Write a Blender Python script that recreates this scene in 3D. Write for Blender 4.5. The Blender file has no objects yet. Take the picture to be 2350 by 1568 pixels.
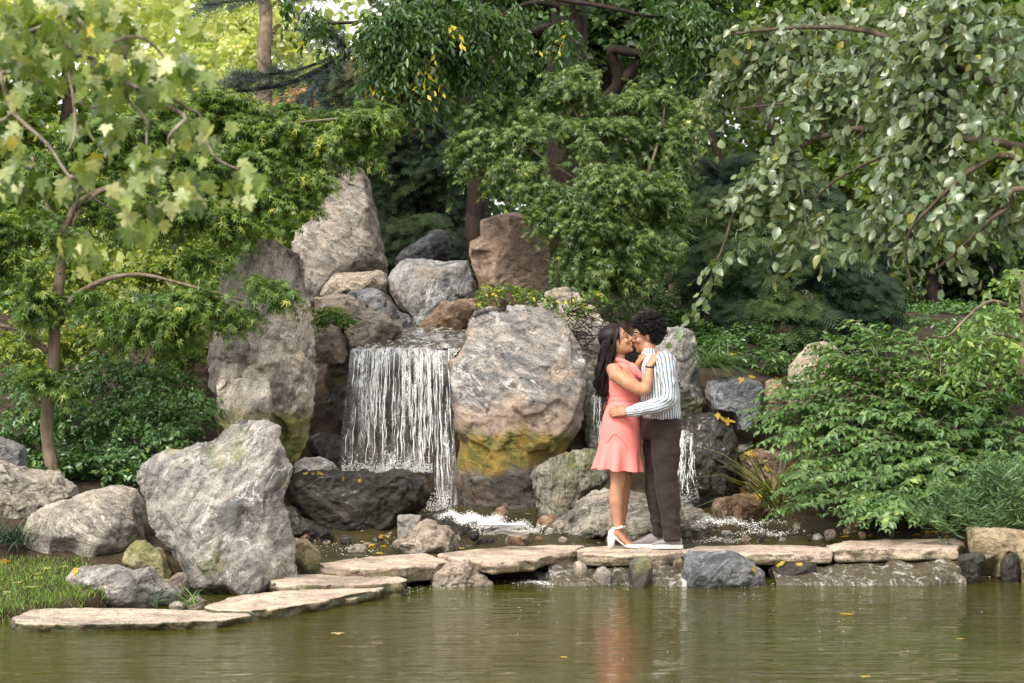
import bpy, bmesh, math, random
import numpy as np
from mathutils import Vector, Matrix
from mathutils.geometry import delaunay_2d_cdt

R = math.radians
SC = bpy.context.scene
COL = SC.collection

# ---------------------------------------------------------------- camera, sky, sun, exposure
CAM_H = 1.76
FPX = 4798.0                      # focal length in pixels of a 2350 x 1568 frame
cam_d = bpy.data.cameras.new('camera')
cam_d.sensor_width = 36.0
cam_d.lens = FPX / 2350.0 * 36.0
cam_d.clip_start = 0.1
cam_d.clip_end = 2000.0
cam_d.dof.use_dof = True
cam_d.dof.focus_distance = 16.0
cam_d.dof.aperture_fstop = 4.8
cam = bpy.data.objects.new('camera', cam_d)
COL.objects.link(cam)
cam.location = (0, 0, CAM_H)
cam.rotation_euler = (R(90), 0, 0)
SC.camera = cam

SUN_EL, SUN_AZ = R(50), R(-150)     # azimuth from +Y towards +X: light comes over the left shoulder
sun_dir = Vector((math.sin(SUN_AZ) * math.cos(SUN_EL), math.cos(SUN_AZ) * math.cos(SUN_EL), math.sin(SUN_EL)))
world = bpy.data.worlds.new('World')
SC.world = world
world.use_nodes = True
wn = world.node_tree
wn.nodes.clear()
w_out = wn.nodes.new('ShaderNodeOutputWorld')
w_bg = wn.nodes.new('ShaderNodeBackground')
w_sky = wn.nodes.new('ShaderNodeTexSky')
w_sky.sky_type = 'NISHITA'
w_sky.sun_disc = False
w_sky.sun_elevation = SUN_EL
w_sky.sun_rotation = SUN_AZ
w_sky.air_density = 1.0
w_sky.dust_density = 2.0
w_sky.ozone_density = 1.0
w_hs = wn.nodes.new('ShaderNodeHueSaturation')      # thin cloud veil: pale, hardly blue
w_hs.inputs['Saturation'].default_value = 0.10
w_hs.inputs['Value'].default_value = 1.0
wn.links.new(w_sky.outputs[0], w_hs.inputs['Color'])
w_mx = wn.nodes.new('ShaderNodeMix'); w_mx.data_type = 'RGBA'; w_mx.blend_type = 'MULTIPLY'; w_mx.inputs[0].default_value = 1.0
w_mx.inputs[7].default_value = (1.015, 1.0, 0.96, 1)      # warm white balance of the photograph
wn.links.new(w_hs.outputs[0], w_mx.inputs[6])
wn.links.new(w_mx.outputs[2], w_bg.inputs[0])
w_bg.inputs[1].default_value = 0.15
wn.links.new(w_bg.outputs[0], w_out.inputs[0])

sun_l = bpy.data.lights.new('sun', 'SUN')
sun_l.energy = 1.5
sun_l.angle = R(15)
sun_l.color = (1.0, 0.93, 0.82)
sun = bpy.data.objects.new('sun', sun_l)
COL.objects.link(sun)
sun.rotation_euler = (-sun_dir).to_track_quat('-Z', 'Y').to_euler()

SC.view_settings.view_transform = 'Standard'
SC.view_settings.look = 'None'
SC.view_settings.exposure = 1.36
SC.view_settings.gamma = 1.0
SC.view_settings.use_curve_mapping = False
SC.render.engine = 'CYCLES'
SC.cycles.max_bounces = 7
SC.cycles.diffuse_bounces = 3
SC.cycles.glossy_bounces = 3
SC.cycles.transmission_bounces = 4
SC.cycles.transparent_max_bounces = 12
SC.cycles.caustics_reflective = False
SC.cycles.caustics_refractive = False
SC.cycles.use_denoising = True

# ---------------------------------------------------------------- coordinates
def P(px, py, Y):
    """point of the place seen at (px, py) of the 2350-wide photograph, Y metres away"""
    return Vector(((px - 1175.0) / FPX * Y, Y, CAM_H + (784.0 - py) / FPX * Y))
def G(px, py, z):
    """point at height z seen at (px, py)"""
    Y = FPX * (CAM_H - z) / (py - 784.0)
    return Vector(((px - 1175.0) / FPX * Y, Y, z))
CROP = {0: (0, 0, 1), 1: (0, 752, .4556), 2: (423, 357.2, .3), 3: (658, 733.2, .3717), 4: (1297.2, 695.6, .3837),
        5: (1504, 733.2, .4316), 6: (564, 1128, .44), 7: (0, 0, .4796), 8: (1410, 0, .5156)}
def V2(c, x, y):
    ox, oy, s = CROP[c]
    return ox + x * s, oy + y * s

# ---------------------------------------------------------------- noise (numpy)
def _h(ix, iy, iz, seed):
    h = (ix.astype(np.int64) * 73856093) ^ (iy.astype(np.int64) * 19349663) ^ (iz.astype(np.int64) * 83492791) ^ (seed * 2654435761 & 0x7fffffff)
    h = h & 0xffffffff
    h = ((h ^ (h >> 16)) * 0x45d9f3b) & 0xffffffff
    h = ((h ^ (h >> 16)) * 0x45d9f3b) & 0xffffffff
    return (h ^ (h >> 16)) & 0xffffffff
def _u(h):
    return (h & 0xffffff).astype(np.float64) / 0xffffff
def vnoise(p, seed=0):
    i = np.floor(p).astype(np.int64); f = p - i
    f = f * f * f * (f * (f * 6 - 15) + 10)
    r = np.zeros(len(p))
    for dx in (0, 1):
        wx = f[:, 0] if dx else 1 - f[:, 0]
        for dy in (0, 1):
            wy = f[:, 1] if dy else 1 - f[:, 1]
            for dz in (0, 1):
                wz = f[:, 2] if dz else 1 - f[:, 2]
                r += wx * wy * wz * _u(_h(i[:, 0] + dx, i[:, 1] + dy, i[:, 2] + dz, seed))
    return r * 2 - 1
def fbm(p, octv=4, seed=0, gain=.5, lac=2.03):
    r = np.zeros(len(p)); a = 1.0; q = p.copy(); s = 0
    for o in range(octv):
        r += a * vnoise(q, seed + o * 17); s += a
        a *= gain; q = q * lac + 3.7
    return r / s
def facets(p, seed=0):
    """offset of random tilted planes per Voronoi cell: broken stone faces"""
    i = np.floor(p).astype(np.int64)
    best = np.full(len(p), 1e9); out = np.zeros(len(p))
    for dx in (-1, 0, 1):
        for dy in (-1, 0, 1):
            for dz in (-1, 0, 1):
                c = i + np.array([dx, dy, dz])
                h1 = _h(c[:, 0], c[:, 1], c[:, 2], seed); h2 = _h(c[:, 0], c[:, 1], c[:, 2], seed + 7); h3 = _h(c[:, 0], c[:, 1], c[:, 2], seed + 13)
                fp = c + np.stack([_u(h1), _u(h2), _u(h3)], 1)
                d = p - fp
                dd = (d * d).sum(1)
                k = np.stack([_u(h1 >> 8), _u(h2 >> 8), _u(h3 >> 8)], 1) * 2 - 1
                val = (d * k).sum(1) * 1.4 + (_u(h1 >> 4) - .5) * .9
                m = dd < best
                best = np.where(m, dd, best); out = np.where(m, val, out)
    return out

# ---------------------------------------------------------------- mesh helpers
def mesh_from(name, verts, faces_flat, sizes, smooth=False, attr=None):
    """fast mesh from numpy arrays; faces_flat = loop vertex indices, sizes = loops per face"""
    me = bpy.data.meshes.new(name)
    verts = np.asarray(verts, np.float32); faces_flat = np.asarray(faces_flat, np.int32); sizes = np.asarray(sizes, np.int32)
    me.vertices.add(len(verts)); me.vertices.foreach_set('co', verts.ravel())
    me.loops.add(len(faces_flat)); me.loops.foreach_set('vertex_index', faces_flat)
    me.polygons.add(len(sizes))
    starts = np.concatenate([[0], np.cumsum(sizes)[:-1]]).astype(np.int32)
    me.polygons.foreach_set('loop_start', starts)
    if smooth: me.polygons.foreach_set('use_smooth', np.ones(len(sizes), bool))
    if attr:
        for k, v in attr.items():
            a = me.attributes.new(k, 'FLOAT', 'POINT'); a.data.foreach_set('value', np.asarray(v, np.float32))
    me.update(calc_edges=True)
    me.validate()
    return me
class MB:
    """collects lofted tubes and quads into one mesh"""
    def __init__(s): s.v = []; s.f = []; s.n = 0; s.u = []; s.w = []
    def add(s, verts, faces, u=None, w=None):
        s.v.append(np.asarray(verts, float)); s.f += [tuple(i + s.n for i in f) for f in faces]
        s.u.append(np.zeros(len(verts)) if u is None else np.asarray(u, float))
        s.w.append(np.zeros(len(verts)) if w is None else np.asarray(w, float)); s.n += len(verts)
    def tube(s, pts, rad, seg=8, caps=True, squash=None, up=None, w=None):
        pts = np.array([tuple(p) for p in pts], float); n = len(pts)
        rad = np.broadcast_to(np.asarray(rad, float), (n,)) if np.ndim(rad) < 2 else np.asarray(rad, float)
        t = np.gradient(pts, axis=0); t /= np.linalg.norm(t, axis=1)[:, None] + 1e-12
        ref = np.array(up if up is not None else ((0, 0, 1) if abs(t[0][2]) < .9 else (0, 1, 0)), float)
        vs = []; us = []; ws = []
        a = np.arange(seg) * 2 * math.pi / seg
        for i in range(n):
            ref2 = ref - t[i] * ref.dot(t[i]); ln = np.linalg.norm(ref2)
            if ln < 1e-6: ref2 = np.array((1., 0, 0)) - t[i] * t[i][0]; ln = np.linalg.norm(ref2)
            e1 = ref2 / ln; e2 = np.cross(t[i], e1)
            if up is None: ref = e1
            ra, rb = (rad[i], rad[i]) if rad.ndim == 1 else rad[i]
            vs.append(pts[i] + np.outer(np.cos(a) * ra, e1) + np.outer(np.sin(a) * rb, e2))
            us.append(a / (2 * math.pi)); ws.append(np.full(seg, i / max(1, n - 1) if w is None else w[i]))
        fs = []
        for i in range(n - 1):
            for j in range(seg):
                k = (j + 1) % seg
                fs.append((i * seg + j, i * seg + k, (i + 1) * seg + k, (i + 1) * seg + j))
        vs = np.concatenate(vs)
        if caps:
            fs.append(tuple(range(seg))[::-1]); fs.append(tuple(range((n - 1) * seg, n * seg)))
        s.add(vs, fs, np.concatenate(us), np.concatenate(ws))
    def ball(s, c, r, rot=None, nu=12, nv=8):
        """closed ellipsoid"""
        vs = [(0, 0, -1)]; fs = []
        for i in range(1, nv):
            ph = -math.pi / 2 + math.pi * i / nv
            for j in range(nu):
                th = 2 * math.pi * j / nu; vs.append((math.cos(ph) * math.cos(th), math.cos(ph) * math.sin(th), math.sin(ph)))
        vs.append((0, 0, 1)); top = len(vs) - 1
        for j in range(nu):
            k = (j + 1) % nu
            fs.append((0, 1 + k, 1 + j)); fs.append((top, top - nu + j, top - nu + k))
            for i in range(nv - 2): a = 1 + i * nu; fs.append((a + j, a + k, a + nu + k, a + nu + j))
        r = (r, r, r) if np.isscalar(r) else r
        vs = np.array(vs) * np.array(r)
        if rot is not None: vs = vs @ np.array(rot.to_3x3()).T
        s.add(vs + np.array(tuple(c)), fs)
    def mesh(s, name, smooth=True):
        v = np.concatenate(s.v); fl = [i for f in s.f for i in f]
        return mesh_from(name, v, fl, [len(f) for f in s.f], smooth, {'u': np.concatenate(s.u), 'w': np.concatenate(s.w)})
def link(name, me, mat, parent=None, loc=None):
    """one mesh object; loc given = origin moved there"""
    o = bpy.data.objects.new(name, me); COL.objects.link(o)
    if mat is not None and me is not None and len(me.materials) == 0: me.materials.append(mat)
    if loc is not None:
        me.transform(Matrix.Translation(-Vector(loc))); o.location = loc
    if parent is not None: o.parent = parent
    return o
def child(name, me, mat, parent):
    """part given in world coordinates under a top-level Empty that is only translated"""
    base = parent.location if parent.parent is None else parent.parent.location + parent.location
    me.transform(Matrix.Translation(-Vector(base)))
    o = bpy.data.objects.new(name, me); COL.objects.link(o)
    if mat is not None and len(me.materials) == 0: me.materials.append(mat)
    o.parent = parent
    return o
def thing(name, label, cat, loc=(0, 0, 0), group=None):
    o = bpy.data.objects.new(name, None); COL.objects.link(o); o.location = loc; o.empty_display_size = .1
    o['label'] = label; o['category'] = cat
    if group: o['group'] = group
    return o
def tag(o, label, cat, group=None):
    o['label'] = label; o['category'] = cat
    if group: o['group'] = group
    return o
def ground_origin(me):
    n = len(me.vertices); a = np.empty(n * 3, np.float32); me.vertices.foreach_get('co', a); a = a.reshape(-1, 3)
    return Vector((float(a[:, 0].mean()), float(a[:, 1].mean()), float(a[:, 2].min())))

# ---------------------------------------------------------------- material helpers
class NT:
    def __init__(s, name):
        s.m = bpy.data.materials.new(name); s.m.use_nodes = True; s.t = s.m.node_tree; s.t.nodes.clear()
        s.out = s.t.nodes.new('ShaderNodeOutputMaterial')
    def n(s, typ, **kw):
        nd = s.t.nodes.new('ShaderNode' + typ)
        for k, v in kw.items(): setattr(nd, k, v)
        return nd
    def l(s, a, b): s.t.links.new(a, b)
    def val(s, inp, v):
        if hasattr(v, 'is_output') or isinstance(v, bpy.types.NodeSocket): s.l(v, inp)
        elif v is not None: inp.default_value = v
    def math(s, op, a, b=None, c=None, clamp=False):
        nd = s.n('Math', operation=op); nd.use_clamp = clamp
        s.val(nd.inputs[0], a); s.val(nd.inputs[1], b)
        if c is not None: s.val(nd.inputs[2], c)
        return nd.outputs[0]
    def mix(s, f, a, b, blend='MIX'):
        nd = s.n('Mix', data_type='RGBA', blend_type=blend)
        s.val(nd.inputs[0], f)
        for i, v in ((6, a), (7, b)):
            if isinstance(v, tuple): v = v if len(v) == 4 else v + (1,)
            s.val(nd.inputs[i], v)
        return nd.outputs[2]
    def ramp(s, f, stops, interp='LINEAR'):
        nd = s.n('ValToRGB'); cr = nd.color_ramp; cr.interpolation = interp
        while len(cr.elements) < len(stops): cr.elements.new(.5)
        for e, (p, c) in zip(cr.elements, stops):
            e.position = p; e.color = c if len(c) == 4 else tuple(c) + (1,)
        s.l(f, nd.inputs[0]); return nd.outputs[0]
    def noise(s, vec, scale, detail=4, rough=.55, dist=0.0):
        nd = s.n('TexNoise'); s.l(vec, nd.inputs['Vector'])
        nd.inputs['Scale'].default_value = scale; nd.inputs['Detail'].default_value = detail
        nd.inputs['Roughness'].default_value = rough; nd.inputs['Distortion'].default_value = dist
        return nd.outputs[0]
    def mapping(s, vec, rot=(0, 0, 0), scale=(1, 1, 1), loc=(0, 0, 0)):
        nd = s.n('Mapping'); s.l(vec, nd.inputs[0]); nd.inputs['Rotation'].default_value = rot
        nd.inputs['Scale'].default_value = scale; nd.inputs['Location'].default_value = loc
        return nd.outputs[0]
    def step(s, x, lo, hi):
        nd = s.n('MapRange', interpolation_type='SMOOTHSTEP'); s.val(nd.inputs[0], x)
        s.val(nd.inputs[1], lo); s.val(nd.inputs[2], hi); return nd.outputs[0]
    def bump(s, h, strength=.5, dist=.02, normal=None):
        nd = s.n('Bump'); nd.inputs['Strength'].default_value = strength; nd.inputs['Distance'].default_value = dist
        s.l(h, nd.inputs['Height'])
        if normal is not None: s.l(normal, nd.inputs['Normal'])
        return nd.outputs[0]
    def bsdf(s, color, rough=.6, normal=None, spec=.5, metal=0, **kw):
        nd = s.n('BsdfPrincipled')
        s.val(nd.inputs['Base Color'], color if not isinstance(color, tuple) else (color if len(color) == 4 else color + (1,)))
        s.val(nd.inputs['Roughness'], rough); s.val(nd.inputs['Specular IOR Level'], spec); s.val(nd.inputs['Metallic'], metal)
        if normal is not None: s.l(normal, nd.inputs['Normal'])
        for k, v in kw.items(): s.val(nd.inputs[k.replace('_', ' ')], v)
        return nd.outputs[0]
    def done(s, sh): s.l(sh, s.out.inputs[0]); return s.m

def rock_mat(name, a, b, vein=(.55, .52, .48), vein_amt=.5, rot=(0, 0, 0), strata=.5, moss=0.0, moss_col=(.14, .12, .02),
             moss_z=None, wet_z=None, wet_amt=.8, rough=.85, pits=0.0, warm=None, wet_soft=.25, sides=False, band=None):
    a = tuple(x * y for x, y in zip(a, (.76, .735, .70))); b = tuple(x * y for x, y in zip(b, (.96, .93, .89)))
    t = NT(name)
    geo = t.n('NewGeometry'); oi = t.n('ObjectInfo')
    off = t.n('VectorMath', operation='SCALE'); t.l(oi.outputs['Random'], off.inputs[3]); off.inputs[0].default_value = (13, 27, 41)
    add = t.n('VectorMath', operation='ADD'); t.l(geo.outputs['Position'], add.inputs[0]); t.l(off.outputs[0], add.inputs[1])
    p = add.outputs[0]
    ps = t.mapping(t.mapping(p, rot), (0, 0, 0), (1.0 - .55 * strata, 1.0 - .3 * strata, 1 + 1.6 * strata))
    big = t.noise(p, 1.7, 6, .6, .6)
    mid = t.noise(ps, 5.5, 8, .62, 1.1)
    fine = t.noise(p, 60, 5, .7)
    spk = t.noise(p, 240, 2, .6)
    c = t.mix(t.step(mid, .36, .64), a, b)
    c = t.mix(t.step(big, .52, .70), c, tuple(x * .8 for x in warm) if warm else tuple(x * y for x, y in zip(b, (1.02, .9, .8))))
    c = t.mix(t.math('MULTIPLY', t.math('SUBTRACT', 1.0, t.step(t.noise(ps, 1.3, 6, .6, 1.0), .34, .50)), .8), c, tuple(x * y for x, y in zip(a, (.60, .64, .70))))
    # veins: thin bands of a warped noise
    vn = t.noise(ps, 2.6, 7, .6, 1.6)
    v1 = t.math('ABSOLUTE', t.math('SUBTRACT', vn, .5))
    vm = t.math('SUBTRACT', 1.0, t.step(v1, .004, .035))
    vm = t.math('MULTIPLY', vm, t.math('MULTIPLY', t.step(t.noise(p, 3.1, 3), .42, .62), vein_amt))
    c = t.mix(vm, c, vein)
    # dark seams
    sn = t.noise(ps, 4.2, 6, .6, .8)
    s1 = t.math('ABSOLUTE', t.math('SUBTRACT', sn, .47))
    seam = t.math('SUBTRACT', 1.0, t.step(s1, .002, .014))
    c = t.mix(t.math('MULTIPLY', seam, .55), c, tuple(x * .35 for x in a))
    blot = t.noise(p, 13, 7, .68, .5)
    c = t.mix(.75, c, t.ramp(blot, [(.28, (.42, .41, .40)), (.46, (.95, .95, .95)), (.62, (1.12, 1.1, 1.08)), (.75, (1.45, 1.42, 1.36))]), 'MULTIPLY')
    c = t.mix(.7, c, t.ramp(fine, [(.3, (.35, .35, .35)), (.5, (.98, .98, .98)), (.72, (1.5, 1.48, 1.42))]), 'MULTIPLY')
    c = t.mix(.5, c, t.ramp(spk, [(.36, (.35, .34, .33)), (.5, (1, 1, 1)), (.66, (1.5, 1.5, 1.5))]), 'MULTIPLY')
    sep = t.n('SeparateXYZ'); t.l(geo.outputs['Position'], sep.inputs[0]); z = sep.outputs[2]
    wob = t.math('SUBTRACT', t.noise(p, 3.3, 5, .6, .5), .5)
    rgh = rough
    if band:
        zb = t.math('ADD', z, t.math('MULTIPLY', wob, .55)); bmk = t.math('MULTIPLY', t.step(zb, band[0] - .05, band[0] + .05), t.math('SUBTRACT', 1.0, t.step(zb, band[1] - .12, band[1] + .12)))
        c = t.mix(t.math('MULTIPLY', bmk, .7), c, t.mix(1.0, band[2], t.ramp(blot, [(.3, (.6, .58, .56)), (.7, (1.3, 1.3, 1.3))]), 'MULTIPLY'))
    if moss > 0:
        mk = t.step(t.noise(p, 2.4, 6, .65, .4), .62 - .3 * moss, .74 - .2 * moss)
        if moss_z:
            zz = t.math('ADD', z, t.math('MULTIPLY', wob, .5))
            mk = t.math('MULTIPLY', t.math('MULTIPLY', t.step(zz, moss_z[0] - .06, moss_z[0] + .06), t.math('SUBTRACT', 1.0, t.step(zz, moss_z[1] - .1, moss_z[1] + .1))), t.math('ADD', mk, .35, clamp=True))
        if sides:
            sq_ = t.n('SeparateXYZ'); t.l(geo.outputs['Normal'], sq_.inputs[0]); mk = t.math('MULTIPLY', mk, t.math('SUBTRACT', 1.0, t.step(sq_.outputs[2], .35, .75)))
        mc = t.mix(t.step(t.noise(p, 9, 5), .4, .6), moss_col, tuple(x * y for x, y in zip(moss_col, (.5, .75, .6))))
        mc = t.mix(.6, mc, t.ramp(fine, [(.3, (.4, .4, .4)), (.7, (1.5, 1.5, 1.5))]), 'MULTIPLY')
        c = t.mix(t.math('MULTIPLY', mk, .85), c, mc)
    if sides:
        sn_ = t.n('SeparateXYZ'); t.l(geo.outputs['Normal'], sn_.inputs[0]); flank = t.math('SUBTRACT', 1.0, t.step(sn_.outputs[2], .35, .75))
    if wet_z is not None:
        zz = t.math('ADD', z, t.math('MULTIPLY', wob, .45))
        wm = t.math('MULTIPLY', t.math('SUBTRACT', 1.0, t.step(zz, wet_z - wet_soft, wet_z + .03)), wet_amt)
        if sides: wm = t.math('MULTIPLY', wm, flank)
        wc = t.mix(.95, c, (.20, .18, .15), 'MULTIPLY')
        c = t.mix(wm, c, wc)
        rgh = t.math('ADD', t.math('MULTIPLY', wm, .20 - rough), rough)
    h = t.math('ADD', t.math('MULTIPLY', mid, .9), t.math('MULTIPLY', fine, .35))
    h = t.math('ADD', t.math('ADD', h, t.math('MULTIPLY', spk, .12)), t.math('MULTIPLY', blot, .55))
    h = t.math('SUBTRACT', h, t.math('MULTIPLY', seam, .25))
    if pits > 0:
        pn = t.step(t.noise(t.mapping(p, (0, 0, 0), (1, 1, 1.6)), 16, 4, .6), .60, .68)
        h = t.math('SUBTRACT', h, t.math('MULTIPLY', pn, pits)); c = t.mix(t.math('MULTIPLY', pn, .35), c, tuple(x * .45 for x in a))
    if wet_z is not None: return t.done(t.bsdf(c, rgh, t.bump(h, .85, .032), spec=.45, Coat_Weight=t.math('MULTIPLY', wm, .35), Coat_Roughness=.10))
    return t.done(t.bsdf(c, rgh, t.bump(h, .85, .032), spec=.45))

def leaf_mat(name, stops, trans=.35, rough=.42, spec=.5, under=None, gain=1.0, coat=0.0):
    """leaf blade: colour by the per-leaf value 'rnd', some light coming through"""
    t = NT(name)
    at = t.n('Attribute', attribute_name='rnd')
    c = t.ramp(at.outputs['Fac'], [(p_, (k_[0] * gain * .95, k_[1] * gain, k_[2] * gain * .98)) for p_, k_ in stops])
    geo = t.n('NewGeometry')
    nz = t.noise(geo.outputs['Position'], 60, 2, .5)
    c = t.mix(.5, c, t.ramp(nz, [(.3, (.65, .68, .65)), (.7, (1.3, 1.28, 1.2))]), 'MULTIPLY')
    if under: c = t.mix(t.math('MULTIPLY', geo.outputs['Backfacing'], .6), c, under)
    tr = t.n('BsdfTranslucent'); tc = t.mix(1.0, c, (1.5, 1.6, .5), 'MULTIPLY'); t.l(tc, tr.inputs[0])
    mx = t.n('MixShader'); mx.inputs[0].default_value = trans
    t.l(t.bsdf(c, rough, spec=spec, Coat_Weight=coat, Coat_Roughness=.42), mx.inputs[1]); t.l(tr.outputs[0], mx.inputs[2])
    return t.done(mx.outputs[0])
def bark_mat(name, a, b, scale=1.0):
    t = NT(name); geo = t.n('NewGeometry')
    p = t.mapping(geo.outputs['Position'], (0, 0, 0), (18 * scale, 18 * scale, 3.2 * scale))
    n1 = t.noise(p, 1.4, 6, .65, .6); n2 = t.noise(geo.outputs['Position'], 3, 4)
    c = t.mix(t.step(n1, .35, .65), a, b); c = t.mix(t.step(n2, .45, .65), c, tuple(x * 1.35 for x in b))
    return t.done(t.bsdf(c, .9, t.bump(n1, .8, .02), spec=.2))
def flat_mat(name, col, rough=.6, spec=.4, var=.25, scale=40, bump=.15, sheen=None, **kw):
    t = NT(name); geo = t.n('NewGeometry'); n1 = t.noise(geo.outputs['Position'], scale, 5, .6)
    c = t.mix(1.0, col, t.ramp(n1, [(.3, (1 - var,) * 3), (.7, (1 + var,) * 3)]), 'MULTIPLY')
    return t.done(t.bsdf(c, rough, t.bump(n1, bump, .004), spec=spec, **kw))

# ---------------------------------------------------------------- terrain
def sst(x, a, b):
    t = np.clip((x - a) / (b - a), 0, 1); return t * t * (3 - 2 * t)
def shore(X):
    return np.interp(X, [-40, -5.5, -4.0, -3.4, -2.75, -2.45, -1.5, -.9, 0, 3.4, 4.2, 6, 40], [1, 3, 8, 12.75, 13.25, 14.3, 14.95, 15.15, 15.45, 15.5, 11, 4, 1])
def stream_z(Y):
    return .15 + .1 * np.clip(np.asarray(Y, float) - 16.4, -.3, 2.2)
def ground_z(X, Y):
    X = np.asarray(X, float); Y = np.asarray(Y, float)
    left = np.interp(Y, [12.5, 13.4, 14.6, 15.6, 17, 18.4, 21, 25, 60, 400], [.0, .09, .2, .42, .62, .95, 1.7, 2.1, 3.2, 3.6])
    mid = np.interp(Y, [15.3, 16.3, 17.9, 18.3, 18.6, 19.0, 19.6, 21, 25, 60, 400], [-.1, .0, .14, .4, .8, 1.25, 1.5, 1.8, 2.1, 3.2, 3.6])
    right = np.interp(Y, [15.3, 15.9, 17.0, 17.8, 18.5, 19.8, 23.5, 25, 60, 400], [-.1, .1, .25, .5, 1.0, 1.4, 2.0, 2.1, 3.2, 3.6])
    a = sst(X, -2.1, -1.5); b = sst(X, 2.2, 3.1)
    land = left * (1 - a) + a * (mid * (1 - b) + right * b)
    k = sst(Y - shore(X), -.25, .3)
    z = -.7 * (1 - k) + land * k
    back = sst(-Y, -.5, 2.0)                       # the bank the photographer stands on
    side = sst(np.abs(X), 14, 17)
    z = np.where(Y < 8, np.maximum(z, -.7 + .95 * np.maximum(back, side)), z)
    q = np.stack([X * 1.1, Y * 1.1, np.zeros_like(X)], -1).reshape(-1, 3)
    n = fbm(q, 4, 5).reshape(X.shape)
    return z + n * .06 * sst(Y, 12, 22) * k
gx = np.concatenate([[-400, -200, -100, -60, -40, -28, -20, -15, -11, -8], np.arange(-6.5, 6.51, .1), [8, 11, 15, 20, 28, 40, 60, 100, 200, 400]])
gy = np.concatenate([[-300, -100, -40, -20, -10, -5, -2, 0, 1, 2, 4, 7, 10], np.arange(11.5, 26, .1), np.arange(26, 34, .5), [36, 40, 45, 52, 60, 75, 100, 150, 250, 400]])
GX, GY = np.meshgrid(gx, gy)
def grid_mesh(name, X, Y, Z, attr=None):
    ny, nx = X.shape
    v = np.stack([X, Y, Z], -1).reshape(-1, 3)
    i = np.arange((ny - 1) * (nx - 1)); r = i // (nx - 1); c = i % (nx - 1); a = r * nx + c
    f = np.stack([a, a + 1, a + nx + 1, a + nx], 1)
    return mesh_from(name, v, f.ravel(), np.full(len(f), 4), True, attr)
tm = NT('soil_and_litter'); g_ = tm.n('NewGeometry'); gp = g_.outputs['Position']
n1 = tm.noise(gp, 6, 8, .65, .4); n2 = tm.noise(gp, 45, 4, .6)
c_ = tm.mix(tm.step(n1, .4, .62), (.022, .016, .010), (.06, .043, .026))
c_ = tm.mix(tm.math('MULTIPLY', tm.step(n2, .6, .7), .6), c_, (.13, .075, .025))
M_SOIL = tm.done(tm.bsdf(c_, .95, tm.bump(n2, .8, .03), spec=.2))
ground = link('ground', grid_mesh('ground', GX, GY, ground_z(GX, GY)), M_SOIL); ground['kind'] = 'structure'

# ---------------------------------------------------------------- water
def water_mat(name, col, deep, s1, s2, str_=.5, dist=.05, stretch=(1, 1, 1), foamy=0, rough=.03):
    t = NT(name); geo = t.n('NewGeometry'); p = t.mapping(geo.outputs['Position'], (0, 0, 0), stretch)
    a = t.noise(p, s1, 3, .5, .3); b = t.noise(p, s2, 3, .55, .5)
    h = t.math('ADD', a, t.math('MULTIPLY', b, .45))
    c = t.mix(t.step(t.noise(geo.outputs['Position'], .45, 4), .4, .62), col, deep)
    bp = t.bump(h, str_, dist)
    if foamy:
        fm = t.step(t.noise(t.mapping(geo.outputs['Position'], (0, 0, 0), (1, .55, 1)), 9, 7, .7, 1.2), .60, .68)
        c = t.mix(t.math('MULTIPLY', fm, foamy), c, (.6, .6, .57)); rough = t.math('ADD', t.math('MULTIPLY', fm, .5), rough)
    nd = t.n('BsdfPrincipled'); t.val(nd.inputs['Base Color'], c); t.val(nd.inputs['Roughness'], rough); nd.inputs['IOR'].default_value = 1.33
    t.l(bp, nd.inputs['Normal'])
    return t.done(nd.outputs[0])
M_POND = water_mat('pond_water', (.050, .042, .006), (.042, .046, .005), 3.4, 12, .55, .022, (.25, 2.6, 1), rough=.015)
M_STREAM = water_mat('stream_water', (.05, .04, .015), (.03, .026, .01), 9, 30, .8, .03, (1, 1.5, 1), .5, .05)
px_ = np.concatenate([[-17.5, -12, -9], np.arange(-7, 7.01, .08), [9, 12, 17.5]]); py_ = np.concatenate([[-2, 0, 3, 6], np.arange(8, 16.6, .05)])
PX, PY = np.meshgrid(px_, py_)
def ripple(X, Y):
    q = np.stack([X * .6, Y * 4.2, np.zeros_like(X)], -1).reshape(-1, 3)
    q2 = np.stack([X * 2.4, Y * 9.5, np.zeros_like(X)], -1).reshape(-1, 3)
    return (fbm(q, 2, 31) * .0042 + fbm(q2, 2, 37) * .0028).reshape(X.shape) * sst(Y, 6, 9)
pond = link('pond_water', grid_mesh('pond', PX, PY, ripple(PX, PY)), M_POND); pond['kind'] = 'structure'
sx, sy = np.meshgrid(np.arange(-2.2, 3.8, .04), np.arange(15.55, 18.75, .04))
q_ = np.stack([sx * 5, sy * 7, np.zeros_like(sx)], -1).reshape(-1, 3)
sz = stream_z(sy) + fbm(q_, 4, 3).reshape(sx.shape) * .035 - .16 * sst(-sy, -15.9, -15.5)
stream = link('stream_water', grid_mesh('stream', sx, sy, sz), M_STREAM); stream['kind'] = 'structure'

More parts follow.
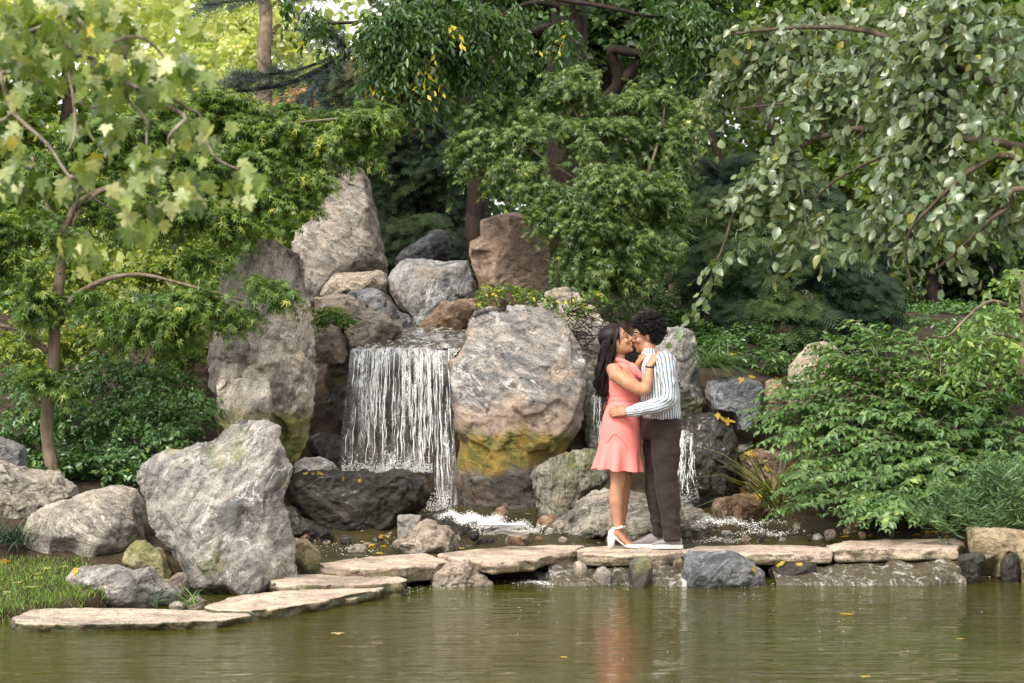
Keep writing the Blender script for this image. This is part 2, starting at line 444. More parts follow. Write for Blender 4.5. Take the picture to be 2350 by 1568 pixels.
# ---------------------------------------------------------------- stone materials
GREYBLUE = ((.17, .18, .20), (.32, .32, .32)); BEIGE = ((.29, .245, .20), (.43, .385, .33))
RM = {
 'ear': rock_mat('stone_ear_grey', (.25, .25, .245), (.40, .385, .36), (.62, .60, .57), .8, (.3, .85, .2), .4, .25, (.22, .19, .08), None, .1, .6, warm=(.36, .30, .20)),
 'beige': rock_mat('stone_beige', (.31, .275, .235), (.43, .39, .345), (.58, .55, .50), .6, (.2, -.5, .3), .4, .12, (.2, .18, .06)),
 'pale': rock_mat('stone_pale_column', (.38, .355, .31), (.58, .54, .485), (.55, .5, .42), .5, (.2, 1.2, .1), .45, .75, (.24, .21, .03), (.25, 1.15), .5, .8),
 'pink': rock_mat('stone_pinkish', (.27, .22, .18), (.42, .36, .30), (.55, .5, .45), .5, (0, .3, 0), .5, .1),
 'grey': rock_mat('stone_grey_granite', (.20, .205, .215), (.36, .36, .355), (.6, .6, .6), .7, (.4, .9, 0), .35),
 'greylow': rock_mat('stone_grey_low', (.22, .215, .21), (.36, .345, .325), (.5, .5, .5), .5, (.3, .4, 0), .4, .1, (.12, .11, .03), None, .12, .7),
 'fall': rock_mat('stone_fall_side', (.20, .20, .205), (.40, .365, .335), (.58, .56, .54), .8, (.2, -.45, 0), .4, .9, (.30, .19, .012), (.62, .98), .74, .95, warm=(.55, .40, .30), band=(.95, 1.22, (.46, .335, .265))),
 'blue': rock_mat('stone_blue_grey', (.125, .135, .155), (.22, .23, .25), (.45, .47, .5), .5, (.3, .5, 0), .6, 0, wet_z=.08, wet_amt=.6),
 'slate': rock_mat('stone_dark_slate', (.04, .042, .05), (.11, .115, .13), (.25, .25, .27), .5, (0, .5, 0), .5, rough=.6),
 'red': rock_mat('stone_reddish', (.40, .265, .205), (.58, .44, .36), (.5, .42, .36), .4, (0, .2, 0), .5),
 'brown': rock_mat('stone_brown_face', (.15, .085, .05), (.27, .18, .12), (.46, .42, .37), .5, (0, -.5, 0), .5),
 'wet': rock_mat('stone_wet_dark', (.050, .045, .038), (.095, .085, .072), (.18, .175, .165), .4, (0, .3, 0), .5, .35, (.05, .045, .012), None, 9.0, .75, wet_soft=.1),
 'wall': rock_mat('stone_wet_wall', (.07, .058, .04), (.125, .105, .075), (.15, .15, .15), .3, (0, .2, 0), .4, .5, (.07, .06, .012), None, 1.55, .85),
 'moss': rock_mat('stone_mossy', (.26, .225, .13), (.38, .34, .21), (.4, .4, .3), .3, (0, .2, 0), .3, .75, (.21, .19, .045)),
 'fluted': rock_mat('stone_fluted_olive', (.15, .15, .12), (.27, .27, .225), (.4, .4, .36), .5, (.2, 1.45, .2), .95, .5, (.10, .105, .03), None, .42, .7),
 'gnarl': rock_mat('stone_gnarled', (.21, .19, .16), (.38, .345, .30), (.55, .52, .47), .6, (.1, .3, 0), .7, .3, (.13, .11, .03), None, .2, .7, pits=.5),
 'porous': rock_mat('stone_porous', (.31, .25, .205), (.44, .375, .325), (.55, .5, .46), .3, (0, .2, 0), .2, .25, (.2, .17, .06), None, .03, .7, pits=1.2),
 'sand': rock_mat('stone_sandstone', (.31, .245, .15), (.44, .365, .25), (.5, .44, .34), .3, (0, 0, 0), .7, .35, (.17, .15, .03), (-.2, .16)),
 'slab': rock_mat('stone_flagstone', (.60, .475, .385), (.70, .57, .47), (.75, .64, .54), .2, (0, 0, 0), .5, .9, (.16, .14, .035), (-.3, .13), .10, .75, sides=True, wet_soft=.08, pits=.7, warm=(.74, .58, .44)),
 'olive': rock_mat('stone_mossy_grey', (.20, .20, .185), (.33, .325, .30), (.45, .45, .42), .4, (0, .9, 0), .4, .9, (.14, .14, .045), (.3, 1.25)),
}
# ---------------------------------------------------------------- stones
ROCKS = []          # (object, finishing data) : remeshed and weathered in one batch
def rock(name, label, cat, crop, Y, depth, mat, pts, front=None, amp=1.0, vox=None, sink=.12, seed=None, back=None, parent=None, facet=1.0):
    seed = seed if seed is not None else len(ROCKS) * 11 + 3
    rng = random.Random(seed)
    poly = [V2(crop, x, y) for x, y in pts]
    n = len(poly)
    if sum(poly[i][0] * poly[(i + 1) % n][1] - poly[(i + 1) % n][0] * poly[i][1] for i in range(n)) < 0: poly = poly[::-1]
    # denser, slightly ragged outline
    out = []
    for i in range(n):
        a, b = poly[i], poly[(i + 1) % n]; L = math.hypot(b[0] - a[0], b[1] - a[1]); m = max(1, int(L / 26))
        for k in range(m):
            t = k / m; j = 0 if k == 0 else rng.uniform(-1, 1) * min(3.0, L * .05)
            out.append((a[0] + (b[0] - a[0]) * t - (b[1] - a[1]) / L * j, a[1] + (b[1] - a[1]) * t + (b[0] - a[0]) / L * j))
    poly = out; n = len(poly)
    xs = [p[0] for p in poly]; ys = [p[1] for p in poly]
    cx, cy = sum(xs) / n, sum(ys) / n; w = (max(xs) - min(xs)) * Y / FPX; h = (max(ys) - min(ys)) * Y / FPX
    size = math.sqrt(w * h)
    inner = []
    if front: inner = [V2(crop, x, y) + (-d,) for x, y, d in front]
    else:
        for s, st in ((.82, 3), (.45, 4)):
            for i in range(rng.randrange(2), n, st):
                jx = rng.uniform(-.06, .06) * (max(xs) - min(xs)); jy = rng.uniform(-.06, .06) * (max(ys) - min(ys))
                inner.append((cx + (poly[i][0] - cx) * s + jx, cy + (poly[i][1] - cy) * s + jy, -depth * math.sqrt(1 - s ** 3.2) * rng.uniform(.72, 1.1)))
    v2 = [Vector(p) for p in poly] + [Vector((p[0], p[1])) for p in inner]
    ed = [(i, (i + 1) % n) for i in range(n)]
    rv, _, rf, ov, _, _ = delaunay_2d_cdt(v2, ed, [], 1, 1e-4)
    bk = depth if back is None else back
    ymin, ymax = min(ys), max(ys)
    F = []; B = []
    for k, v in enumerate(rv):
        o = ov[k][0] if ov[k] else 0
        isin = o >= n
        d = inner[o - n][2] if isin else 0.0
        q = P(v.x, v.y, Y + d)
        if v.y > ymax - .14 * (ymax - ymin): q.z -= sink
        F.append(q)
        e = bk * (abs(d) / max(depth, 1e-3)) if isin else 0.0
        qb = P(v.x, v.y, Y); qb = Vector((qb.x * 1.0, Y + min(e, bk * 1.1), q.z))
        B.append(qb if isin else None)
    verts = list(F); idx = {}
    for k, b in enumerate(B):
        if b is not None: idx[k] = len(verts); verts.append(b)
    faces = []
    for f in rf:
        faces.append(tuple(f)); faces.append(tuple(idx.get(i, i) for i in reversed(f)))
    me = bpy.data.meshes.new(name)
    me.from_pydata([tuple(v) for v in verts], [], faces)
    o = bpy.data.objects.new(name, me); COL.objects.link(o)
    mo = o.modifiers.new('r', 'REMESH'); mo.mode = 'VOXEL'; mo.voxel_size = 1.12 * (vox or max(.012, size / 66)); mo.adaptivity = 0
    ROCKS.append((o, size, amp, seed, RM[mat] if isinstance(mat, str) else mat, facet, 'rock'))
    if label: tag(o, label, cat)
    o.parent = parent
    return o
def finish_rocks():
    dg = bpy.context.evaluated_depsgraph_get()
    for o, size, amp, seed, mat, facet, kind in ROCKS:
        me = bpy.data.meshes.new_from_object(o.evaluated_get(dg))
        old = o.data; o.modifiers.clear()
        nv = len(me.vertices); co = np.empty(nv * 3, np.float32); me.vertices.foreach_get('co', co); co = co.reshape(-1, 3).astype(float)
        no = np.empty(nv * 3, np.float32); me.vertices.foreach_get('normal', no); no = no.reshape(-1, 3)
        if kind == 'slab':
            q = co * np.array([2.2, 2.2, 5])
            side = 1 - np.clip(np.abs(no[:, 2]) * 1.3 - .2, 0, 1)
            lay = fbm(np.stack([co[:, 0] * 3, co[:, 1] * 3, co[:, 2] * 42], 1), 3, seed)
            d = side * (lay * .022 + facets(co * np.array([6, 6, 16]), seed) * .018) + fbm(co * 7, 4, seed) * .007 * (1 - side) + fbm(co * 1.6, 2, seed + 2) * .012
            co += no * d[:, None]
        else:
            sc = 1 / max(size, .12)
            rs = np.random.RandomState(seed); nc = 12 if facet > .9 else 0      # broken flat faces: shave the stone along random planes
            c0 = co.mean(0)
            for _ in range(nc):
                n_ = rs.normal(size=3) * np.array([.55, .3, .5]); n_[1] = -1.0 - abs(n_[1]); n_ /= np.linalg.norm(n_)
                h_ = (co - c0) @ n_; dq = np.quantile(h_, rs.uniform(.86, .95) if facet > .9 else rs.uniform(.92, .97)); mx_ = h_.max()
                dq = max(dq, mx_ - .10 * size); co -= n_ * (np.maximum(0, h_ - dq) * .96)[:, None]
            tmp = me; tmp.vertices.foreach_set('co', co.astype(np.float32).ravel()); tmp.update()
            no = np.empty(nv * 3, np.float32); tmp.vertices.foreach_get('normal', no); no = no.reshape(-1, 3)
            wq = co * sc + np.stack([fbm(co * 5 * sc + 7 * k, 2, seed + 30 + k) for k in range(3)], 1) * .07
            d = facets(wq * 3.2, seed) * .038 * facet + facets(wq * 8.5 + 5, seed + 3) * .020 * facet + facets(wq * np.array([19, 19, 30]) + 9, seed + 4) * .008
            d += fbm(co * 2.4 * sc, 3, seed + 5) * .02 + (np.abs(fbm(co * 6.5 * sc, 4, seed + 9)) - .2) * -.025
            co += no * (d * amp * size)[:, None]
            hi = fbm(co * 24, 4, seed + 21)
            co += no * (hi * .010 * min(1, size * 2) * min(amp, 1.3))[:, None]
        me.vertices.foreach_set('co', co.astype(np.float32).ravel())
        if 'ledge' in o.name:                       # keep the one main body
            bm = bmesh.new(); bm.from_mesh(me); seen = set(); parts_ = []
            for v in bm.verts:
                if v in seen: continue
                st = [v]; seen.add(v); isl = []
                while st:
                    q = st.pop(); isl.append(q)
                    for e in q.link_edges:
                        w_ = e.other_vert(q)
                        if w_ not in seen: seen.add(w_); st.append(w_)
                parts_.append(isl)
            parts_.sort(key=len)
            for isl in parts_[:-1]: bmesh.ops.delete(bm, geom=isl, context='VERTS')
            bm.to_mesh(me); bm.free()
        me.polygons.foreach_set('use_smooth', np.ones(len(me.polygons), bool))
        me.materials.clear(); me.materials.append(mat); me.update()
        me.name = old.name; o.data = me; bpy.data.meshes.remove(old)
        if o.parent is None:
            b = ground_origin(me); me.transform(Matrix.Translation(-b)); o.location = b
        else:
            me.transform(Matrix.Translation(-o.parent.location))
    ROCKS.clear()
rock('boulder', 'ear-shaped standing grey boulder with notched top in the left foreground', 'boulder', 1, 14.75, .34, 'ear',
     [(690,740),(715,680),(830,610),(920,605),(1000,565),(1075,560),(1120,510),(1140,455),(1200,447),(1330,460),(1415,445),(1422,500),(1415,570),(1445,640),(1480,700),(1465,770),(1430,830),(1445,930),(1470,1020),(1490,1120),(1520,1220),(1400,1285),(1250,1320),(1100,1315),(960,1290),(870,1150),(780,1050),(735,1000),(725,880),(700,820)],
     [(790,720,.12),(870,680,.16),(1000,640,.12),(1080,625,.02),(1140,640,.10),(1200,560,.06),(1330,540,.10),(1370,640,.16),(1300,720,.22),(1180,760,.20),(1000,760,.24),(860,820,.22),(800,920,.14),(900,980,.28),(1060,900,.30),(1210,880,.30),(1330,860,.26),(1400,760,.14),(1380,930,.13),(1330,960,.25),(1240,1000,.22),(1150,1060,.30),(1010,1080,.32),(900,1100,.22),(1000,1220,.30),(1140,1200,.30),(1190,1180,.38),(1280,1170,.38),(1310,1240,.34),(1380,1120,.18),(1440,1160,.12),(1230,1270,.36)], .55, .016, facet=.6)
rock('boulder', 'rounded beige-grey boulder leaning beside the ear-shaped boulder', 'boulder', 1, 15.15, .42, 'beige',
     [(95,1080),(110,1010),(150,950),(260,880),(410,840),(480,810),(560,793),(640,795),(690,810),(720,880),(730,1060),(690,1130),(600,1190),(400,1200),(200,1205),(110,1190)],
     [(220,960,.2),(330,920,.28),(470,880,.3),(600,850,.22),(660,880,.2),(680,1000,.24),(560,1000,.4),(400,1040,.42),(250,1060,.36),(160,1090,.24),(500,1090,.44),(420,1160,.34),(620,1110,.3),(250,1170,.3)], .55, .017, facet=.6)
rock('stone', 'small yellow-green mossy stone wedged below two grey boulders', 'stone', 1, 14.5, .22, 'moss',
     [(600,1180),(620,1130),(680,1075),(730,1065),(790,1110),(840,1170),(870,1240),(850,1275),(760,1270),(680,1240)], amp=.5)
rock('boulder', 'low grey wedge-shaped boulder beside the lawn', 'boulder', 1, 13.95, .3, 'greylow',
     [(315,1280),(340,1230),(420,1200),(540,1195),(620,1205),(670,1225),(750,1210),(790,1260),(890,1310),(920,1350),(850,1370),(700,1385),(520,1390),(420,1385),(390,1360),(340,1310)],
     [(400,1240,.15),(540,1230,.2),(650,1260,.22),(755,1230,.18),(780,1300,.22),(700,1320,.3),(520,1300,.3),(420,1310,.22),(850,1335,.15),(600,1360,.3),(470,1360,.25)], .55, .013)
rock('boulder', 'broad pale boulder at the left picture edge above the lawn', 'boulder', 1, 15.9, .5, 'beige',
     [(-70,650),(20,680),(130,700),(200,715),(250,720),(330,760),(390,800),(405,845),(320,900),(220,950),(120,1010),(0,1040),(-70,1000)], amp=.7)
rock('boulder', 'smooth blue-grey boulder highest of the stones at the left edge', 'boulder', 1, 16.5, .35, 'blue',
     [(-60,560),(0,550),(60,570),(110,600),(135,640),(142,720),(60,740),(-60,720)], amp=.5)
rock('stone', 'small brown stone at the left foot of the ear-shaped boulder', 'stone', 1, 14.15, .12, 'pink',
     [(850,1280),(870,1250),(900,1230),(940,1240),(960,1290),(930,1320),(880,1310)], amp=.5)
rock('stone', 'pale flat pebble stone right of the small green sprig', 'stone', 1, 13.75, .1, 'pink', [(930,1385),(955,1360),(1000,1352),(1038,1370),(1022,1398),(960,1402)], amp=.5)
rock('stone', 'beige pebble stone left of the small green sprig', 'stone', 1, 13.7, .1, 'beige', [(845,1398),(875,1378),(930,1385),(935,1405),(880,1415)], amp=.5)
rock('stone', 'tan cobble between the mossy stone and the low grey boulder', 'stone', 1, 14.2, .12, 'sand', [(790,1300),(815,1268),(860,1270),(892,1300),(880,1330),(820,1335)], amp=.5)
rock('stone', 'orange-beige stone right of the ear-shaped boulder', 'stone', 1, 15.35, .25, 'sand',
     [(1470,1060),(1540,1070),(1600,1110),(1622,1150),(1600,1200),(1530,1210),(1470,1180)], amp=.5)
rock('rock_column', 'tall pale rock column with mossy right flank left of the waterfall', 'rock', 0, 17.75, .5, 'pale',
     [(505,640),(520,605),(560,575),(585,540),(640,535),(668,552),(700,560),(714,610),(708,660),(720,730),(722,830),(724,900),(712,1000),(700,1050),(640,1070),(560,1040),(500,1020),(485,930),(483,860),(490,790),(497,720)],
     [(560,620,.2),(620,590,.25),(680,600,.2),(560,700,.36),(630,690,.42),(690,700,.2),(520,760,.25),(560,770,.42),(650,780,.48),(700,800,.2),(515,800,.22),(540,835,.2),(600,845,.24),(625,835,.46),(660,870,.44),(700,900,.15),(610,865,.26),(520,866,.28),(630,900,.42),(640,960,.36),(680,980,.2),(620,1020,.3),(540,960,.3)], .8, .018)
rock('stone_block', 'squared rough grey block set into the foot of the pale rock column', 'rock', 0, 17.3, .14, 'pale',
     [(497,872),(560,868),(618,866),(622,900),(621,960),(600,985),(540,990),(499,985)],
     [(503,878,.12),(560,874,.13),(612,872,.13),(614,920,.13),(612,975,.13),(550,980,.13),(505,975,.12),(555,925,.14)], .35, .012)
rock('rock', 'reddish-brown rock in shade behind the left shrubs', 'rock', 0, 18.3, .25, 'red',
     [(395,830),(405,800),(440,780),(490,775),(485,900),(482,960),(440,945),(405,900)], amp=.7)
rock('rock_peak', 'tallest pointed grey-brown rock towering behind the falls', 'rock', 2, 21.2, .6, rock_mat('stone_peak', (.24, .215, .19), (.36, .325, .295), (.5, .46, .42), .6, (.2, -.6, 0), .5),
     [(1120,150),(1170,105),(1250,90),(1355,92),(1410,175),(1445,330),(1490,500),(1510,650),(1550,770),(1575,900),(1400,990),(1100,1050),(960,1080),(880,1060),(830,900),(820,650),(840,560),(960,480),(1080,300)],
     [(1220,200,.15),(1330,190,.2),(1250,400,.45),(1390,380,.25),(1150,500,.4),(1300,560,.5),(1430,600,.25),(1190,600,.3),(1330,660,.52),(1050,720,.45),(1180,680,.42),(1230,760,.6),(950,650,.3),(900,800,.3),(1000,850,.3),(1250,840,.45),(1450,800,.3),(1100,900,.4),(1500,880,.2)], .4, .022)
rock('rock', 'flat-topped beige rock below the tall pointed rock', 'rock', 2, 20.4, .5, 'pink',
     [(1030,1070),(1080,970),(1140,900),(1250,885),(1500,878),(1565,900),(1560,960),(1540,1040),(1450,1100),(1250,1110),(1130,1100)],
     [(1130,950,.2),(1250,910,.1),(1480,905,.1),(1250,960,.4),(1450,950,.4),(1150,1020,.4),(1350,1020,.5),(1500,1000,.35)], .5, .016)
rock('rock', 'steep blue-grey streaked rock sloping down to the falls lip', 'rock', 2, 19.9, .3, 'blue',
     [(1240,1060),(1330,1030),(1450,1015),(1520,1040),(1560,1110),(1650,1190),(1720,1230),(1755,1300),(1740,1350),(1650,1370),(1500,1300),(1360,1190)], amp=.7, vox=.014)
rock('rock', 'pale faceted rock at the left edge of the falls lip', 'rock', 2, 19.0, .42, 'pink',
     [(970,1085),(1120,1060),(1260,1060),(1340,1110),(1390,1170),(1520,1200),(1600,1260),(1665,1280),(1672,1350),(1600,1400),(1480,1450),(1380,1480),(1260,1490),(1230,1400),(1190,1330),(1000,1290)],
     [(1080,1100,.1),(1230,1090,.15),(1310,1160,.2),(1180,1180,.28),(1340,1230,.26),(1450,1240,.2),(1560,1270,.25),(1300,1290,.4),(1420,1350,.44),(1540,1350,.34),(1620,1320,.22),(1280,1400,.36),(1400,1430,.38),(1130,1250,.3)], .5, .014)
rock('stone', 'squat brownish block under the pale faceted rock', 'stone', 2, 18.85, .25, 'pink',
     [(985,1255),(1100,1270),(1190,1310),(1245,1400),(1235,1490),(1120,1500),(995,1490)], amp=.5, vox=.012)
rock('boulder', 'big rounded grey boulder above the falls with dark vertical face', 'boulder', 2, 20.5, .55, 'grey',
     [(1550,960),(1590,880),(1640,820),(1700,795),(1900,803),(2170,803),(2185,880),(2240,970),(2240,1090),(2150,1160),(2000,1250),(1890,1310),(1790,1340),(1740,1320),(1680,1220),(1600,1140),(1555,1050)],
     [(1640,880,.25),(1720,830,.2),(1850,850,.2),(1930,880,.32),(2050,865,.3),(2150,830,.1),(1640,1000,.42),(1750,1000,.5),(1790,1100,.5),(1770,900,.45),(1860,960,.42),(1980,980,.46),(2100,950,.42),(2180,960,.25),(1960,1090,.5),(2100,1060,.45),(1880,1180,.45),(1720,1180,.4),(1800,1240,.46)], .5, .018)
rock('rock', 'dark slate rock leaning behind the big grey boulder', 'rock', 2, 21.4, .4, 'slate',
     [(1575,890),(1600,800),(1700,700),(1800,640),(1900,570),(1970,558),(2010,580),(2045,700),(2030,830),(1700,860),(1620,890)],
     [(1650,780,.2),(1780,700,.28),(1920,610,.2),(1990,620,.1),(1850,730,.3),(1980,720,.15),(1750,790,.25)], .5, .016)
rock('boulder', 'reddish-brown blocky boulder under the central maple', 'boulder', 0, 20.8, .45, 'red',
     [(1077,590),(1079,556),(1100,545),(1104,505),(1140,492),(1185,487),(1232,495),(1246,530),(1262,575),(1262,660),(1210,690),(1150,690),(1110,680),(1090,630)],
     [(1112,512,.22),(1180,500,.26),(1225,510,.22),(1108,548,.26),(1175,548,.30),(1236,545,.2),(1088,562,.34),(1160,566,.42),(1250,585,.2),(1086,620,.34),(1150,640,.44),(1195,600,.46),(1205,660,.42),(1252,650,.2),(1120,675,.36)], .3, .014, facet=.95)
rock('rock', 'wedge rock with brown face right of the falls lip', 'rock', 2, 19.5, .3, 'brown',
     [(1760,1345),(1830,1250),(1900,1190),(1960,1120),(2060,1110),(2240,1085),(2260,1150),(2220,1230),(2180,1340),(2050,1400),(1850,1390)],
     [(1850,1290,.15),(1930,1210,.12),(1990,1140,.08),(2180,1110,.06),(1980,1230,.3),(2120,1170,.28),(2180,1200,.25),(1930,1300,.3),(2080,1300,.32)], .5, .014)
rock('boulder', 'huge banded grey and tan boulder with mossy belt right of the waterfall', 'boulder', 0, 18.25, .6, 'fall',
     [(1062,760),(1070,730),(1085,702),(1120,695),(1180,700),(1245,705),(1275,720),(1310,755),(1343,800),(1343,850),(1340,930),(1335,975),(1310,1010),(1290,1045),(1275,1095),(1262,1160),(1255,1215),(1150,1215),(1060,1200),(1036,1190),(1042,1080),(1052,1000),(1045,960),(1035,900),(1030,830),(1050,810),(1063,790)],
     [(1088,735,.14),(1150,722,.16),(1240,735,.2),(1300,775,.22),(1080,812,.46),(1160,815,.5),(1225,822,.56),(1262,800,.44),(1334,830,.15),(1048,850,.40),(1045,905,.38),(1066,960,.42),(1150,900,.56),(1240,900,.62),(1262,870,.58),(1330,900,.18),(1100,992,.50),(1190,985,.58),(1266,968,.60),(1318,960,.2),(1080,1030,.2),(1130,1035,.26),(1210,1030,.28),(1262,1010,.3),(1070,1120,.22),(1140,1120,.28),(1210,1120,.25),(1100,1180,.3),(1200,1180,.28)], .3, .018, facet=1.3)
rock('rock', 'tan rock webbed with bare vine twigs behind the huge banded boulder', 'rock', 0, 18.95, .3, 'beige',
     [(1225,690),(1260,668),(1300,660),(1350,690),(1390,730),(1398,800),(1385,860),(1370,920),(1345,930),(1320,850),(1260,760)], amp=.8, vox=.016)
rock('rock', 'narrow striped upright stone between huge boulder and small side cascade', 'rock', 0, 18.6, .16, 'fluted',
     [(1335,880),(1350,850),(1366,900),(1370,960),(1368,995),(1352,1000),(1340,985),(1332,930)], amp=.7)
rock('rock', 'olive-grey fluted rock leaning at the foot of the huge banded boulder', 'rock', 3, 17.5, .34, 'fluted',
     [(1505,960),(1540,910),(1640,850),(1760,810),(1860,805),(1920,830),(1970,900),(1985,990),(1940,1050),(1880,1070),(1830,1130),(1820,1190),(1740,1240),(1650,1245),(1590,1200),(1530,1100)], amp=.8, vox=.013)
rock('boulder', 'low gnarled layered boulder lying behind the couple', 'boulder', 0, 17.05, .45, 'gnarl',
     [(1235,1225),(1290,1190),(1320,1170),(1335,1145),(1360,1125),(1400,1122),(1440,1130),(1480,1140),(1530,1150),(1570,1150),(1610,1165),(1640,1190),(1665,1220),(1640,1245),(1550,1258),(1450,1258),(1350,1258),(1280,1250)], amp=1.3, vox=.015, facet=.5)
rock('boulder', 'large wet black boulder with flat top below the waterfall', 'boulder', 3, 17.35, .5, 'wet',
     [(10,1010),(60,945),(200,938),(500,940),(760,940),(860,985),(885,1080),(865,1150),(800,1200),(700,1260),(610,1320),(490,1365),(350,1360),(200,1310),(90,1220),(20,1120)],
     [(80,985,.3),(250,985,.42),(500,985,.45),(720,985,.4),(830,1020,.2),(100,1090,.44),(300,1110,.5),(560,1110,.48),(760,1090,.3),(300,1230,.4),(500,1230,.4),(650,1180,.34),(450,1310,.3),(180,1200,.36)], .6, .016)
rock('boulder', 'knobbly pinkish porous boulder behind the stepping stones', 'boulder', 3, 16.35, .3, 'porous',
     [(610,1460),(650,1390),(730,1330),(770,1290),(850,1245),(910,1245),(940,1275),(1000,1290),(1040,1330),(1068,1400),(1060,1450),(950,1470),(800,1480)], amp=1.15, vox=.011, facet=.5)
rock('stone', 'small squared brown stone in front of the wet black boulder', 'stone', 3, 16.75, .12, 'greylow',
     [(680,1208),(760,1205),(830,1210),(832,1290),(800,1350),(684,1350)], [(690,1220,.1),(755,1218,.11),(820,1222,.1),(820,1290,.11),(750,1280,.12),(690,1340,.11),(790,1340,.1)], .5, .009)
rock('stone', 'smooth dark brown stone below the end of the waterfall', 'stone', 3, 17.0, .22, 'wet',
     [(850,1250),(900,1200),(950,1175),(1030,1195),(1100,1250),(1170,1310),(1100,1350),(1000,1360),(900,1320)], amp=.6)
rock('stone', 'small dark pyramid stone standing in white foam', 'stone', 3, 17.1, .1, 'wet',
     [(1200,1300),(1230,1230),(1270,1203),(1310,1250),(1305,1310),(1250,1320)], amp=.8)
rock('stone', 'small reddish flat stone at the foot of the fluted rock', 'stone', 3, 17.2, .15, 'brown',
     [(1535,1270),(1560,1225),(1600,1200),(1680,1220),(1705,1260),(1640,1300),(1560,1300)], amp=.7)
rock('stone', 'small cube-like brown stone behind the stepping stones', 'stone', 3, 16.55, .11, 'brown',
     [(1365,1335),(1400,1310),(1480,1318),(1488,1395),(1440,1415),(1370,1412)], [(1380,1345,.1),(1410,1330,.09),(1470,1335,.1),(1475,1390,.1),(1425,1360,.11),(1380,1395,.1)], .5, .008)
rock('stone', 'tiny dark wet stone between foam and cube-like brown stone', 'stone', 3, 16.6, .08, 'wet',
     [(1165,1378),(1220,1335),(1265,1378),(1215,1395)], amp=.8)
rock('stone', 'small pink rounded stone half under the stream at left', 'stone', 3, 16.25, .12, 'pink',
     [(375,1430),(390,1405),(430,1385),(490,1395),(505,1430),(440,1455)], amp=.6)
rock('stone', 'grey wet stone at the left end of the falls pool ledge', 'stone', 3, 17.75, .25, 'greylow',
     [(20,930),(60,880),(110,855),(220,850),(290,890),(330,945),(200,965),(60,965)], amp=.7)
rock('stone', 'small brown stone in front of the mossy belt boulder base', 'stone', 3, 17.5, .1, 'brown',
     [(1285,1180),(1300,1160),(1350,1155),(1372,1195),(1340,1222),(1300,1215)], amp=.7)
rock('rock', 'low brown wet rock between ear-shaped boulder and wet black boulder', 'rock', 3, 16.7, .3, 'wet',
     [(-40,1130),(30,1150),(90,1210),(180,1270),(300,1330),(330,1380),(200,1410),(60,1380),(-40,1340)], amp=.9)
rock('rock_wall', 'dark wet stone wall behind the falling water', 'rock', 3, 18.85, .16, 'wall',
     [(215,200),(280,180),(500,178),(900,178),(1010,200),(1060,400),(1060,700),(1050,1210),(900,1230),(600,1200),(300,1100),(120,1000),(130,720),(200,600),(205,400)], amp=.55, vox=.02)
rock('rock_ledge', 'dark wet ledge at the lower left behind the falling water', 'rock', 3, 18.55, .2, 'wall',
     [(130,730),(200,705),(340,710),(420,730),(430,900),(380,1000),(120,980),(120,850)], amp=.6, vox=.016)
rock('stone', 'pale beige pyramid stone at the pond edge', 'stone', 6, 15.1, .25, 'porous',
     [(905,490),(960,430),(1040,390),(1090,360),(1160,350),(1190,380),(1230,430),(1300,490),(1200,510),(1050,510)],
     [(1000,440,.12),(1090,400,.1),(1160,375,.06),(1130,440,.2),(1080,470,.22),(1190,440,.14),(1180,480,.2),(1000,480,.15),(1250,480,.1)], .8, .011)
rock('stone', 'small pinkish stone tucked under the couple’s slab', 'stone', 6, 15.25, .1, 'pink',
     [(1680,402),(1710,375),(1740,358),(1782,385),(1778,410),(1720,412)], amp=.6)
rock('stone', 'dark rounded stone with mossy crown at the pond edge', 'stone', 6, 15.05, .16, rock_mat('stone_mossy_crown', (.08, .075, .065), (.14, .13, .11), (.2, .2, .2), .3, (0, 0, 0), .3, .9, (.22, .20, .07), (.13, .6), .13, .5, wet_soft=.08),
     [(1992,440),(2000,370),(2030,340),(2080,330),(2120,360),(2124,420),(2110,475),(2040,485),(2000,475)], amp=.4)
rock('stone', 'small grey rounded stone in the little cascade', 'stone', 6, 15.15, .12, 'greylow',
     [(1812,445),(1830,400),(1870,388),(1912,420),(1905,465),(1830,472)], amp=.5)
rock('boulder', 'blue-grey angular boulder in the pond before the stepping stones', 'boulder', 5, 15.1, .34, 'blue',
     [(133,1410),(140,1330),(155,1260),(182,1228),(260,1232),(330,1235),(430,1230),(510,1290),(580,1350),(648,1385),(640,1405),(520,1425),(300,1435),(150,1430)],
     [(165,1290,.06),(200,1260,.12),(320,1262,.16),(420,1262,.15),(230,1330,.22),(340,1320,.3),(440,1310,.26),(520,1350,.2),(420,1380,.32),(250,1390,.28),(560,1385,.18)], .55, .013)
rock('stone', 'pale small stone beside the blue-grey pond boulder', 'stone', 5, 15.3, .08, 'sand',
     [(92,1295),(110,1272),(140,1265),(155,1290),(140,1312),(105,1310)], amp=.5)
rock('rock_ledge', 'low dark wet ledge under the middle stepping stones', 'rock', 6, 15.4, .16, 'wet',
     [(1300,480),(1330,440),(1400,425),(1500,420),(1620,425),(1700,440),(1800,450),(1930,440),(2020,430),(2150,420),(2270,430),(2280,490),(1900,495),(1500,492)], amp=.7, vox=.013)
rock('rock_ledge', 'long wet ledge with water running over it below the right slabs', 'rock', 5, 15.45, .22, 'wet',
     [(575,1390),(600,1325),(650,1298),(780,1298),(1000,1286),(1300,1284),(1600,1290),(1690,1310),(1690,1385),(1400,1395),(1100,1400),(800,1405)],
     [(640,1330,.12),(800,1322,.16),(1000,1310,.18),(1300,1306,.18),(1600,1318,.16),(700,1375,.2),(1000,1365,.24),(1300,1360,.22),(1600,1360,.2)], .3, .016, facet=.7)
